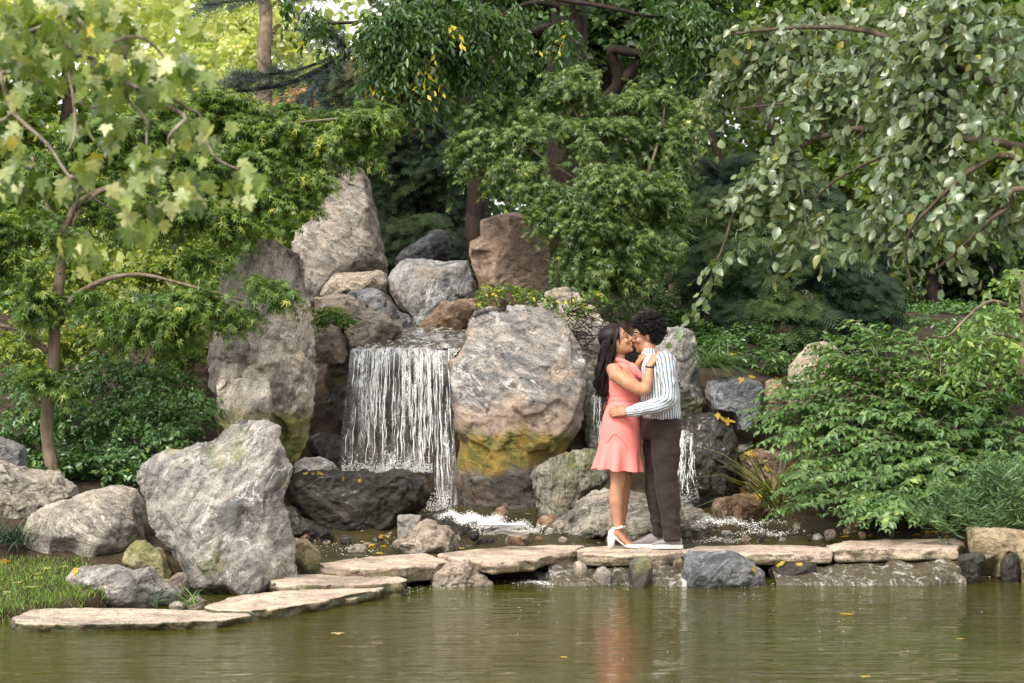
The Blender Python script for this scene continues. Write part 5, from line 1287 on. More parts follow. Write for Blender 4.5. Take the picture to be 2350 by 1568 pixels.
def unit(a): return a / (np.linalg.norm(a, axis=-1, keepdims=True) + 1e-9)
def frames(d, nrm):
    y = unit(d); x = unit(np.cross(y, nrm)); z = np.cross(x, y); return np.stack([x, y, z], 2)     # columns
def scatter(name, pos, d, nrm, size, tmpl, rnd, smooth=False):
    M = frames(d, nrm); V = []; F = []; A = []; base = 0; k = NR.randint(0, len(tmpl), len(pos))
    for i, (tv, tf) in enumerate(tmpl):
        m = k == i; n = int(m.sum())
        if not n: continue
        v = np.einsum('nij,kj->nki', M[m], tv) * size[m][:, None, None] + pos[m][:, None, :]
        f = tf[None] + (np.arange(n) * len(tv))[:, None, None] + base
        V.append(v.reshape(-1, 3)); F.append(f.reshape(-1)); A.append(np.repeat(rnd[m], len(tv))); base += n * len(tv)
    F = np.concatenate(F)
    return mesh_from(name, np.concatenate(V), F, np.full(len(F) // 3, 3), smooth, {'rnd': np.concatenate(A)})
def in_ellipsoid(n, c, r, shell=.5):
    u = unit(NR.normal(size=(n, 3))); s = (shell + (1 - shell) * NR.rand(n)) ** .7 if shell else NR.rand(n) ** (1 / 3)
    return np.array(tuple(c)) + u * s[:, None] * np.array(r), u
def leaves_on(starts, dirs, L, nl, droop, size, flat=.6, jit=.35, tipbias=0.0, sidek=.9, sag=.35):
    """leaves set alternately along drooping twigs"""
    n = len(starts); t = (np.arange(nl) + .6) / nl; t = t ** (1 - tipbias)
    L = np.broadcast_to(L, (n,)); P_ = starts[:, None] + dirs[:, None] * (L[:, None] * t)[..., None]
    P_[..., 2] -= droop * L[:, None] * (t ** 2)
    tang = dirs[:, None].repeat(nl, 1).copy(); tang[..., 2] -= 2 * droop * t; tang = unit(tang)
    side = unit(np.cross(tang, np.array([0, 0, 1.]))) * np.where(np.arange(nl) % 2, 1, -1)[None, :, None]
    d = tang * .55 + side * sidek + NR.normal(size=P_.shape) * jit; d[..., 2] -= sag
    nr = np.array([0, 0, 1.]) * flat + NR.normal(size=P_.shape) * (1 - flat) * .9 + side * -.15
    sz = size * (.72 + .5 * NR.rand(n, nl)) * (1 - .25 * (t > .9))
    return P_.reshape(-1, 3), d.reshape(-1, 3), nr.reshape(-1, 3), sz.reshape(-1)
def cluster_sprays(clusters, density, twig, nl, droop, size, dirup=.1, flat=.6, jit=.35, thr=None, sidek=.9, sag=.35, shell=.35, seed=1, freq=2.4, bias=(0, 0, 0)):
    out = [[], [], [], [], []]
    for c in clusters:
        px, py, Y, rx, ry = c[:5]; rd = c[5] if len(c) > 5 else min(rx, ry * 1.6) * Y / FPX; k = c[6] if len(c) > 6 else 1.0
        ctr = P(px, py, Y); r = (rx * Y / FPX, rd, ry * Y / FPX)
        n = max(6, int(density * k * (r[0] * r[2] * 4 + r[1] * (r[0] + r[2]))))
        s, u = in_ellipsoid(n, ctr, r, shell)
        if thr is not None:
            keep = fbm(s * freq, 2, seed) > thr; s = s[keep]; u = u[keep]
        dd = u.copy(); dd[:, 1] -= .15; dd[:, 2] = dd[:, 2] * .5 + dirup; dd = unit(dd + NR.normal(size=dd.shape) * .35 + np.array(bias))
        L = twig * (.6 + .7 * NR.rand(len(s)))
        a = leaves_on(s - dd * L[:, None] * .5, dd, L, nl, droop, size, flat, jit, 0, sidek, sag)
        tone = np.repeat(np.clip(NR.normal(.5, .14, len(s)), 0, 1), nl)
        for i in range(4): out[i].append(a[i])
        out[4].append(tone)
    return [np.concatenate(o) for o in out]
def tone_mix(tone, amt=.13): return np.clip(tone + NR.normal(0, amt, len(tone)), 0.01, .99)
def twig_mesh(root, pos, nl, r, mat, name='twigs', every=1):
    """thin stalks through consecutive leaves of each spray"""
    q = pos.reshape(-1, nl, 3)[::every][:, [0, nl // 2, nl - 1]]; n = len(q)
    t = unit(q[:, 2] - q[:, 0]); a = unit(np.cross(t, np.array([.3, 1, .2]))); b = np.cross(t, a)
    V = []
    for k, rr in ((0, r), (1, r * .8), (2, r * .5)):
        for an in (0, 2.1, 4.2): V.append(q[:, k] + (a * math.cos(an) + b * math.sin(an)) * rr)
    V = np.stack(V, 1) - np.array(tuple(root.location))
    f = np.array([(k * 3 + j, k * 3 + (j + 1) % 3, k * 3 + 3 + (j + 1) % 3, k * 3 + 3 + j) for k in (0, 1) for j in range(3)])
    F = f[None] + (np.arange(n) * 9)[:, None, None]
    me = mesh_from(name, V.reshape(-1, 3), F.ravel(), np.full(n * 6, 4), True); me.materials.append(mat)
    o = bpy.data.objects.new(name, me); COL.objects.link(o); o.parent = root; o['kind'] = 'stuff'
VARS = {}
def leaf_variant(key, tmpl, k, mat):
    """shared single-leaf mesh of one tone"""
    kk = (key, k)
    if kk not in VARS:
        tv, tf = tmpl; me = mesh_from('leaf', tv, tf.ravel(), np.full(len(tf), 3), False, {'rnd': np.full(len(tv), (k + .5) / 8)})
        me.materials.append(mat); VARS[kk] = me
    return VARS[kk]
def put_leaves(root, key, pos, d, nrm, size, tmpl, rnd, mat, nparts=300, rest='crown', weight=None):
    """the leaves that show largest become parts, the rest one mesh"""
    pxs = pos[:, 0] / pos[:, 1] * FPX; pys = (CAM_H - pos[:, 2]) / pos[:, 1] * FPX
    inside = (np.abs(pxs) < 1175) & (np.abs(pys) < 784)
    facing = np.abs(unit(nrm)[:, 1]) * .6 + .5
    sc = np.where(inside, size / pos[:, 1] * facing, 0) * (1 if weight is None else weight)
    order = np.argsort(-sc); near = order[:nparts]; near = near[sc[near] > 0]; far = np.setdiff1d(np.arange(len(pos)), near)
    M = frames(d, nrm); base = root.location
    for i in near:
        k = NR.randint(0, len(tmpl)); me = leaf_variant(key + str(k), tmpl[k], int(rnd[i] * 7.99), mat)
        o = bpy.data.objects.new('leaf', me); COL.objects.link(o); o.parent = root
        m = Matrix(M[i].tolist()).to_4x4(); m = Matrix.Translation(Vector(pos[i]) - base) @ m @ Matrix.Scale(float(size[i]), 4); o.matrix_basis = m
    if len(far) and rest:
        me = scatter(rest, pos[far] - np.array(base), d[far], nrm[far], size[far], tmpl, rnd[far]); me.materials.append(mat)
        o = bpy.data.objects.new(rest, me); COL.objects.link(o); o.parent = root; o['kind'] = 'stuff'
def crown(root, pos, d, nrm, size, tmpl, rnd, mat, name='crown', stuff=True):
    me = scatter(name, pos - np.array(root.location), d, nrm, size, tmpl, rnd); me.materials.append(mat)
    o = bpy.data.objects.new(name, me); COL.objects.link(o); o.parent = root
    if stuff: o['kind'] = 'stuff'
    return o
def limb_pts(path, m=18, wob=.02, seed=0):
    a = spline([tuple(P(*p)) for p in path], m); rr = np.random.RandomState(seed); a += spline(rr.normal(0, wob, (6, 3)), m); return a
def limbs(root, specs, mat, names=None, seg=8):
    """specs: (name, path[(px,py,Y)], r0, r1); each limb a part"""
    for i, (nm, path, r0, r1) in enumerate(specs):
        mb = MB(); p = limb_pts(path, 16, .012 + r1 * .3, i + 3); mb.tube(p, np.linspace(r0, r1, len(p)) * (1 + .06 * np.sin(np.arange(len(p)) * 2.1)), seg)
        child(nm, mb.mesh(nm), mat, root)

M_BARKG = bark_mat('bark_grey_brown', (.10, .075, .052), (.19, .145, .105)); M_BARKD = bark_mat('bark_dark', (.011, .008, .006), (.028, .020, .015))
M_BARKR = bark_mat('bark_reddish', (.10, .062, .042), (.20, .14, .10)); M_TWIG = bark_mat('twig_pale', (.17, .14, .11), (.30, .25, .20), 2)
G1 = (.012, .028, .008); G2 = (.030, .062, .014); G3 = (.065, .11, .018); Y1 = (.15, .17, .025); Y2 = (.33, .25, .03)
M_JML = leaf_mat('leaf_maple_left', [(0, G1), (.3, (.034, .060, .013)), (.6, (.070, .112, .022)), (.88, (.145, .17, .035)), (1, (.27, .25, .05))], .38, .42, .45, gain=1.9)
M_JMC = leaf_mat('leaf_maple_centre', [(0, G1), (.35, (.036, .060, .018)), (.7, (.068, .098, .026)), (.95, (.11, .15, .035)), (1, (.2, .2, .04))], .3, .38, .55, gain=2.1)
M_SHRL = leaf_mat('leaf_shrub_yellow', [(0, (.035, .065, .012)), (.45, (.10, .14, .02)), (.8, (.22, .24, .035)), (1, (.36, .30, .05))], .35, .45, gain=1.35)
M_SHRD = leaf_mat('leaf_shrub_dark', [(0, G1), (.5, (.028, .058, .018)), (.85, (.055, .095, .025)), (1, (.10, .14, .04))], .25, .30, .6, gain=2.5)
M_FAR = leaf_mat('leaf_far_bright', [(0, (.26, .30, .11)), (.5, (.48, .50, .23)), (.85, (.68, .66, .36)), (1, (.70, .56, .24))], .45, .6, .3)  # far trees: sunlit brightness is painted into the leaf colour
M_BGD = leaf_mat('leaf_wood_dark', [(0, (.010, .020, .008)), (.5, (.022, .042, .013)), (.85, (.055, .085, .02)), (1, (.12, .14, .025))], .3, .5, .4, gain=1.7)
M_BGM = leaf_mat('leaf_wood_mid', [(0, (.03, .055, .014)), (.5, (.07, .11, .022)), (.85, (.15, .18, .03)), (1, (.28, .26, .04))], .42, .5, .4, gain=1.7)
M_OVER = leaf_mat('leaf_overhang', [(0, (.014, .032, .010)), (.55, (.035, .070, .016)), (.80, (.08, .12, .02)), (.88, (.35, .26, .02)), (1, (.50, .36, .03))], .36, .36, .5, gain=1.6)
M_CYP = leaf_mat('leaf_cypress', [(0, (.009, .018, .009)), (.5, (.022, .042, .018)), (.9, (.046, .076, .028)), (1, (.06, .085, .03))], .15, .6, .2)
M_CYPB = leaf_mat('leaf_cypress_brown', [(0, (.012, .020, .010)), (.5, (.026, .045, .017)), (.85, (.055, .070, .022)), (1, (.10, .07, .022))], .2, .55, .3)
M_MUL = leaf_mat('leaf_mulberry', [(0, (.06, .10, .045)), (.5, (.13, .185, .095)), (.85, (.22, .26, .15)), (.97, (.27, .27, .07)), (1, (.42, .34, .06))], .28, .36, .8, (.17, .21, .09), coat=.25)
M_BARKM = bark_mat('bark_mid', (.05, .038, .028), (.10, .075, .055))
M_BERRY = leaf_mat('leaf_berry_shrub', [(0, (.022, .048, .014)), (.5, (.05, .092, .026)), (.85, (.088, .135, .036)), (1, (.16, .19, .05))], .28, .42, .5, gain=1.95)
M_FGM = leaf_mat('leaf_foreground_maple', [(0, (.05, .085, .02)), (.4, (.13, .18, .035)), (.75, (.27, .31, .09)), (.92, (.48, .50, .30)), (1, (.55, .40, .06))], .34, .40, .6)  # the near-white stop is a painted highlight
M_SPR = leaf_mat('needle_blue_spruce', [(0, (.03, .045, .04)), (.6, (.075, .10, .095)), (1, (.14, .17, .16))], .1, .6, .3, gain=1.3)
M_GRASS = leaf_mat('grass_blade', [(0, (.05, .09, .014)), (.6, (.11, .17, .025)), (1, (.22, .24, .05))], .35, .5, .35, gain=1.3)
M_NARR = leaf_mat('leaf_narrow', [(0, (.022, .048, .020)), (.6, (.05, .088, .034)), (1, (.11, .15, .05))], .25, .45, .45, gain=1.7)
M_BLUEG = leaf_mat('blade_bluegreen', [(0, (.028, .050, .035)), (.6, (.06, .09, .06)), (1, (.11, .15, .09))], .2, .5, .4)
M_IRIS = leaf_mat('blade_iris', [(0, (.07, .09, .025)), (.6, (.16, .17, .05)), (1, (.34, .28, .12))], .3, .5, .4)
M_IVY = leaf_mat('leaf_ivy', [(0, (.03, .065, .014)), (.6, (.07, .12, .02)), (.9, (.2, .22, .03)), (1, (.5, .38, .04))], .3, .4, .5, gain=1.5)

# ---- wood far behind: one leafy mass
n = 58000
wx = NR.uniform(-500, 2850, n); wy = NR.uniform(-260, 760, n); wY = NR.uniform(52, 66, n)
wp = np.stack([(wx - 1175) / FPX * wY, wY, CAM_H + (784 - wy) / FPX * wY], 1)
hole = (wx > 600) & (wx < 880) & (wy < 165)
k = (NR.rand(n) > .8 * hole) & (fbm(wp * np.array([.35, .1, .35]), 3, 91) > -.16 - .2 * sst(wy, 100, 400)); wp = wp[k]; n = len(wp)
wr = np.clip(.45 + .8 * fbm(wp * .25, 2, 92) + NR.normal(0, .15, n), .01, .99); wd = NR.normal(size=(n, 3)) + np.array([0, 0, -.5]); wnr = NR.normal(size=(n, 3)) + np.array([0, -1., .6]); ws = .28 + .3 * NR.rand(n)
east = wp[:, 0] / wp[:, 1] * FPX + 1175 + NR.normal(0, 40, n) > 880  # one wood, split into painted sunlit and painted shaded leaf tones
for m_, mat_, lab in ((~east, M_FAR, 'far-off yellowing wood in painted sunlight behind the gap at the top left'), (east, M_BGD, 'far-off wood in painted shade behind the trunks and the mulberry')):
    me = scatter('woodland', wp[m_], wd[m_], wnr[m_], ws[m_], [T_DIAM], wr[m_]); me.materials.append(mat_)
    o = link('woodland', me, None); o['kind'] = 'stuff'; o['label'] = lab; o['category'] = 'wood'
# ---- far bright wood seen through the gap at the top left, and behind everything else
far = thing('tree', 'sunlit yellow-green trees far away through the gap at the top left', 'tree', P(600, 700, 42))
cl = [(380,60,43,150,110),(520,40,44,140,90),(620,110,42,100,90),(740,170,46,70,50),(480,150,42,170,80),(640,190,42,130,60),(330,180,42,130,90),(250,60,44,140,110)]
a = cluster_sprays(cl, 55, .8, 14, .2, .13, .0, .35, .5, -.10, shell=.1, seed=3, freq=.6)
crown(far, a[0], a[1], a[2], a[3], [T_DIAM], tone_mix(a[4], .2), M_FAR)
limbs(far, [('trunk', [(622,330,41),(612,200,41),(608,90,41),(600,-40,41)], .17, .12), ('branch', [(609,110,41),(640,60,41.5),(700,20,42)], .06, .03)], M_BARKG)
pk = thing('shrub', 'faded pinkish-orange shrub glimpsed below the spruce branch', 'shrub', P(690, 330, 36))
a = cluster_sprays([(690,222,36,75,34),(740,205,36.5,40,22)], 22, .5, 10, .2, .12, 0, .4, .5)
crown(pk, a[0], a[1], a[2], a[3], OVN, tone_mix(a[4]), leaf_mat('leaf_pink', [(0, (.30, .14, .08)), (.6, (.50, .26, .18)), (1, (.62, .42, .3))], .4, .6, .3))
limbs(pk, [('stem', [(690,330,36),(690,260,36),(700,215,36)], .03, .012)], M_BARKG)
# ---- dark wood behind
def bg_tree(label, trunk, cl, mat, dens=10,  tw=.7, size=.11, thr=-.05, seed=1, bark=M_BARKD, r=.13, tm=[T_DIAM]):
    t = thing('tree', label, 'tree', P(trunk[0][0], trunk[0][1], trunk[0][2]))
    a = cluster_sprays(cl, dens * 3.6, tw, 12, .25, size * 1.45, .0, .4, .5, thr - .08, shell=.2, seed=seed, freq=.9)
    crown(t, a[0], a[1], a[2], a[3], tm, tone_mix(a[4], .16), mat)
    limbs(t, [('trunk', trunk, r, r * .6)], bark)
    return t
bg_tree('dark leafy tree in the background behind the narrow cypress', [(930,700,31),(935,400,31),(940,100,31),(945,-200,31)], [(940,140,31,120,120),(1040,160,31,150,150),(960,330,31,170,150),(1080,300,31,120,130),(1000,500,30,180,100),(1000,-20,31,110,90),(1050,20,31,150,90)], M_BGD, 11, seed=5)
bg_tree('dim leafy tree in the background behind the thick trunk', [(1400,640,32),(1395,300,32),(1390,-200,32)], [(1250,90,32,170,130),(1420,120,32,160,140),(1580,110,32,150,140),(1330,330,32,190,160),(1540,340,32,170,160),(1450,520,31,200,120),(1250,-30,32,200,80),(1500,-30,32,200,80)], M_BGD, 11, seed=6)
bg_tree('bright green tree deep behind the mulberry leaves', [(1830,640,34),(1835,300,34),(1840,-200,34)], [(1750,100,34,170,140),(1920,120,34,170,150),(1800,320,34,180,140),(1960,380,33,200,140),(1700,470,33,150,110),(1880,540,33,200,90),(1850,-30,34,250,80)], M_BGM, 9, seed=7)
bg_tree('yellow-green tree at the far right behind the mulberry', [(2200,640,33),(2195,300,33),(2190,-200,33)], [(2100,100,33,170,150),(2290,120,33,170,150),(2150,330,33,190,150),(2320,380,32,150,150),(2200,520,32,190,110),(2200,-30,33,250,80)], M_BGM, 9, seed=8)
bg_tree('shaded tree behind the left Japanese maple', [(150,700,27),(155,400,27),(150,100,27)], [(60,300,27,150,120),(230,300,27,150,110),(90,450,26,170,100),(300,470,26,170,100),(460,500,26,150,90),(640,480,26,140,90),(120,620,25,180,80),(360,620,25,180,70),(30,130,27,120,120),(180,180,27,110,90)], M_BGM, 12, size=.10, seed=9)
bg_tree('shadowy undergrowth tree in the dark hollow at the right', [(2150,720,28),(2150,560,28),(2160,420,28)], [(2050,560,28,140,70,1.0,.8),(2230,560,28,150,70,1.0,.8),(2330,640,28,90,60,.8,.8),(1960,640,28,110,50,.8,.8),(2150,650,29,200,70,1.2,1.2),(2100,690,30,260,40,1.2,1.4),(1950,720,30,200,30,1,1.4)], M_BGD, 22, size=.10, seed=10)
# ---- tall trunks in the wood
tr = thing('tree', 'tall tree with thick dark trunk and crooked limbs behind the central maple', 'tree', P(1310, 600, 26))
limbs(tr, [('trunk', [(1315,620,26),(1310,400,26),(1306,230,26),(1298,110,26),(1300,-60,26)], .26, .21), ('limb', [(1330,260,26),(1420,190,25.8),(1410,110,25.6),(1470,130,25.5)], .10, .05), ('limb', [(1430,200,25.8),(1500,110,25.5),(1560,50,25.4),(1600,10,25.2)], .085, .05), ('limb', [(1300,60,26),(1240,70,25.5),(1160,110,25),(1080,180,24.5),(1050,200,24.4)], .05, .015), ('limb', [(1290,20,26),(1220,10,25.6),(1120,60,25),(1090,150,24.6)], .04, .012), ('limb', [(1640,150,25),(1720,220,25),(1780,330,25),(1800,370,25)], .07, .04), ('limb', [(1600,250,25),(1640,310,25),(1660,400,25),(1650,470,25)], .06, .04)], M_BARKD)
a = cluster_sprays([(1350,20,25.5,150,60),(1200,120,25.5,120,70,.8,.6),(1560,20,25,130,60),(1120,80,25,110,70),(1450,200,25.5,120,60,.8,.6)], 9, .6, 12, .3, .09, 0, .4, .5, 0.0, seed=15)
crown(tr, a[0], a[1], a[2], a[3], [T_DIAM], tone_mix(a[4], .16), M_OVER)
sl = thing('tree', 'slim bare reddish trunk standing right of the central maple', 'tree', P(1565, 740, 22.5))
limbs(sl, [('trunk', [(1566,740,22.5),(1558,650,22.5),(1545,560,22.5),(1535,450,22.6),(1520,300,22.8)], .075, .05), ('branch', [(1540,480,22.5),(1580,400,22.6),(1600,300,22.8)], .03, .015)], M_BARKR)
# ---- spruce bough
sp = thing('spruce_tree', 'blue-grey spruce bough reaching in below the far trees', 'tree', P(1010, 640, 23.5))
limbs(sp, [('trunk', [(1010,640,23.5),(1000,300,23.5),(985,-150,23.5)], .16, .12)], M_BARKD)
bo = [('bough', [(990,10,23.3),(880,60,22.5),(810,112,22),(740,160,21.6),(680,188,21.3),(600,202,21),(500,208,20.8)], .05, .012), ('bough', [(850,82,22.3),(780,140,21.8),(720,205,21.4),(690,240,21.3)], .028, .008), ('bough', [(760,140,21.7),(680,165,21.3),(600,172,21),(540,185,20.9)], .02, .006), ('bough', [(980,-40,23.3),(760,-10,22),(600,-5,21.5),(470,12,21)], .035, .008), ('bough', [(800,118,22),(770,90,21.8),(720,70,21.6)], .02, .006)]
limbs(sp, bo, M_BARKD)
ps, ds = [], []
for nm, path, r0, r1 in bo:
    p = limb_pts(path, 60, .0, 1); t = np.gradient(p, axis=0)
    for i in range(16, 60):
        for s in (-1, 1, -1):
            dv = unit(t[i][None])[0] * .8 + np.array([NR.normal(0, .3), s * .7, NR.normal(-.05, .35)]); ps.append(p[i] + NR.normal(0, .03, 3)); ds.append(dv)
ps = np.array(ps); ds = np.array(ds); n = len(ps)
crown(sp, ps, ds, np.tile([0, 0, 1.], (n, 1)), .16 + .14 * NR.rand(n), NED, NR.rand(n), M_SPR, 'needles')
# ---- cypresses with drooping sprays
def cypress(label, base, cl, mat, dens, size, seed, trunk):
    t = thing('cypress_tree', label, 'tree', P(*base))
    out = [[], [], [], [], []]
    for c in cl:
        px, py, Y, rx, ry = c[:5]; ctr = P(px, py, Y); r = (rx * Y / FPX, min(rx, ry) * Y / FPX, ry * Y / FPX)
        n = int(dens * (r[0] * r[2] * 4 + r[1] * r[0]))
        s, u = in_ellipsoid(n, ctr, r, .45); k = (u[:, 1] < .45) & (fbm(s * 3.0, 2, seed) > -.28); s = s[k]; u = u[k]
        d = u * .9 + NR.normal(size=u.shape) * .25; d[:, 2] = d[:, 2] * .3 - .55; d[:, 1] -= .25
        nr = np.stack([NR.normal(0, .35, len(s)), -.8 + NR.normal(0, .3, len(s)), .6 + NR.normal(0, .3, len(s))], 1)
        for i, v in enumerate((s, d, nr, size * (.6 + .7 * NR.rand(len(s))), np.clip(.45 + .9 * fbm(s * 1.8, 2, seed + 1) + NR.normal(0, .12, len(s)), 0, 1))): out[i].append(v)
    o = [np.concatenate(v) for v in out]
    crown(t, o[0], o[1], o[2], o[3], FRD, np.clip(o[4], .01, .99), mat)
    limbs(t, [('trunk', trunk, .09, .05)], M_BARKR)
    return t
cypress('narrow dark cypress with browned inner sprays behind the falls', (960,660,24), [(850,190,24,80,80),(830,300,23.8,75,80),(930,290,23.6,100,100),(1010,420,23.4,95,120),(900,430,23.4,95,120),(960,560,23,120,75),(1060,560,23,70,60),(870,560,23.2,60,70)], M_CYPB, 760, .20, 41, [(960,680,24),(955,400,24),(950,120,24)])
cypress('dark evergreen beside the tall pointed rock', (830,560,25), [(800,210,25,60,70),(820,370,25,55,90),(790,300,25.2,50,60)], M_CYP, 640, .22, 43, [(820,600,25.3),(815,350,25.3),(810,130,25.3)])
cypress('broad dark green cypress mass behind the man and the shrub', (1800,790,22), [(1650,500,22,100,90),(1790,470,22,140,80),(1930,560,21.8,120,90),(1700,620,21.5,130,90),(1850,640,21.3,150,90),(1985,690,21.2,70,70),(1790,735,21,170,55),(1650,730,21.2,90,60),(1580,640,21.8,50,70),(1600,420,22.3,80,70),(1760,390,22.3,100,50)], M_CYP, 900, .19, 45, [(1800,790,22.3),(1800,600,22.3),(1795,380,22.3)])
# ---- left Japanese maple
jm = thing('japanese_maple', 'green Japanese maple with slender bare trunk at the left', 'tree', P(120, 1090, 16.75))
limbs(jm, [('trunk', [(116,1120,16.75),(120,980,16.75),(124,840,16.75),(132,720,16.75),(132,610,16.75),(134,540,16.75)], .056, .04), ('branch', [(134,560,16.75),(118,500,16.8),(100,440,16.9),(70,360,17)], .034, .012), ('branch', [(134,555,16.75),(160,505,16.8),(190,460,16.9),(280,410,17.1),(400,350,17.3)], .034, .012), ('branch', [(140,740,16.75),(172,690,16.6),(230,652,16.5),(320,632,16.4),(430,655,16.3),(560,690,16.2)], .030, .007), ('branch', [(104,808,16.75),(62,772,16.7),(10,748,16.6),(-60,740,16.6)], .026, .012), ('branch', [(190,460,16.9),(330,420,17.1),(520,400,17.3),(680,410,17.4)], .022, .007), ('branch', [(400,350,17.3),(560,300,17.5),(720,285,17.6),(850,270,17.7)], .018, .005)], M_BARKG, seg=10)
cl = [(80,520,16.6,110,60),(30,600,16.6,70,50),(150,400,17,130,70),(300,300,17.2,170,70),(470,260,17.5,160,60),(640,290,17.6,150,65),(760,300,17.7,120,55),(850,262,17.7,60,38),(420,380,17.2,150,60),(570,390,17.3,170,70),(700,400,17.4,110,55),(330,470,17,150,60),(470,500,17,130,50),(620,455,17.2,110,45),(60,690,16.6,90,45),(300,690,16.4,150,42),(430,700,16.3,160,48),(560,655,16.3,100,34,.3,.55),(640,665,16.3,70,22,.2,.55),(100,880,16.5,70,45,.3,.6),(360,750,16.4,120,38),(830,335,17.6,60,30),(740,440,17.4,50,20),(440,590,16.8,90,30,.3,.6)]
a = cluster_sprays(cl, 720, .24, 9, .45, .068, .1, .72, .35, -.06, seed=21, freq=3.2)
twig_mesh(jm, a[0], 9, .0018, M_BARKG, every=2)
put_leaves(jm, 'jml', a[0], a[1], a[2], a[3], JM, tone_mix(a[4], .14), M_JML)
# ---- central Japanese maple
jc = thing('japanese_maple', 'fine-leaved dark green maple above the huge banded boulder', 'tree', P(1450, 790, 20.3))
limbs(jc, [('trunk', [(1452,800,20.3),(1450,700,20.3),(1445,620,20.3),(1430,520,20.2),(1400,420,20.2)], .05, .03), ('branch', [(1435,540,20.2),(1380,460,20.1),(1280,380,20),(1180,320,20)], .025, .008), ('branch', [(1430,520,20.2),(1480,420,20.1),(1510,330,20.2),(1530,240,20.3)], .025, .008), ('branch', [(1445,620,20.3),(1380,580,19.9),(1300,570,19.6),(1240,540,19.5)], .018, .006), ('branch', [(1400,420,20.2),(1350,320,20.3),(1300,220,20.4)], .02, .006)], M_BARKR)
cl = [(1170,240,20.5,100,40),(1330,195,20.5,130,48),(1470,230,20.5,100,45),(1120,330,20.1,90,50),(1260,310,20.1,120,55),(1410,320,20,120,60),(1530,330,20.2,75,60),(1150,390,19.9,85,40),(1270,410,19.7,100,50),(1390,430,19.6,120,65),(1510,440,19.9,80,60),(1265,480,19.6,50,36),(1350,510,19.5,95,55),(1440,540,19.6,90,60),(1325,590,19.5,50,36),(1390,620,19.5,100,50),(1520,540,19.9,60,50),(1580,270,20.2,45,40),(1090,250,20.3,50,35)]
a = cluster_sprays(cl, 800, .24, 9, .5, .064, .12, .68, .35, -.10, seed=23, freq=3.0)
twig_mesh(jc, a[0], 9, .0018, M_BARKR, every=2)
put_leaves(jc, 'jmc', a[0], a[1], a[2], a[3], JM, tone_mix(a[4], .13), M_JMC)
# ---- overhanging tree with yellowing leaves at the top
ov = thing('overhanging_tree', 'tree with hanging sprays of green and yellow leaves along the top edge', 'tree', P(1120, 700, 22.5))
limbs(ov, [('trunk', [(1120,700,22.8),(1090,300,22.8),(1080,-100,22.8)], .12, .09), ('branch', [(1085,-40,22.8),(1000,0,21.5),(900,30,20.5),(760,60,20)], .04, .012), ('branch', [(1085,-60,22.8),(1250,-10,21.5),(1420,20,21),(1560,40,21)], .04, .012)], M_BARKD)
cl = [(720,40,20,50,35,.3,.5),(900,60,20,90,60),(1000,70,20.2,110,65),(930,150,20,80,55),(860,200,20,50,35),(1120,60,20.5,90,55),(1060,150,20.5,60,40),(1200,20,20.8,90,35),(960,215,20.1,45,30),(1480,40,21,110,45),(1600,50,21,90,50),(1380,10,21,80,30),(1660,120,21.2,70,40),(1040,10,20.2,150,30),(1290,70,21,70,50),(1330,150,21,50,30),(660,12,20.2,30,18)]
a = cluster_sprays(cl, 280, .38, 11, .7, .090, -.25, .3, .4, -.10, sidek=.6, sag=.7, seed=25, freq=2.2)
rn = tone_mix(a[4], .1); yel = fbm(a[0] * 1.7, 2, 77) > .26; rn = np.where(yel & (NR.rand(len(rn)) < .13), .86 + .13 * NR.rand(len(rn)), rn * .82)
crown(ov, a[0], a[1], a[2], a[3], [T_DN], rn, M_OVER)
# ---- left shrubs
s1 = thing('shrub', 'yellow-green small-leaved shrub behind the slender maple trunk', 'shrub', P(250, 1010, 18.8))
cl = [(50,640,18.9,110,50),(230,610,18.9,130,45),(370,600,18.9,110,45),(480,560,19,80,40),(90,790,18.4,120,60),(280,770,18.3,130,55),(420,800,18.2,70,40),(180,690,18.6,130,50)]
a = cluster_sprays(cl, 330, .25, 11, .3, .06, .15, .6, .35, -.12, seed=27, freq=3.4)
put_leaves(s1, 'shl', a[0], a[1], a[2], a[3], OV, tone_mix(a[4], .16), M_SHRL)
limbs(s1, [('stem', [(250,1010,18.8),(230,850,18.7),(210,680,18.8)], .02, .008), ('stem', [(255,1010,18.8),(320,860,18.6),(380,700,18.7)], .018, .007), ('stem', [(240,1010,18.8),(130,860,18.6),(70,700,18.8)], .018, .007)], M_BARKG)
s2 = thing('shrub', 'dark glossy shrub spreading behind the left boulders', 'shrub', P(260, 1150, 17.5))
cl = [(250,860,17.9,130,55),(380,880,17.6,90,50),(90,880,17.9,110,60),(440,950,17.2,65,55),(310,960,17.3,120,65),(180,960,17.5,110,60),(50,980,17.5,90,55),(400,1010,16.9,75,45),(280,1060,16.8,110,50),(170,1060,17,90,50),(230,1110,16.7,80,35),(60,1060,17.2,60,40)]
a = cluster_sprays(cl, 340, .24, 11, .35, .055, .1, .62, .35, -.14, seed=29, freq=3.2)
rn = tone_mix(a[4], .14)
put_leaves(s2, 'shd', a[0], a[1], a[2], a[3], OV, rn, M_SHRD)
limbs(s2, [('stem', [(260,1150,17.5),(280,1000,17.4),(330,900,17.4)], .018, .006), ('stem', [(250,1150,17.5),(180,1000,17.5),(110,890,17.6)], .018, .006), ('stem', [(265,1150,17.5),(380,1040,17),(430,960,17)], .015, .005)], M_BARKD)
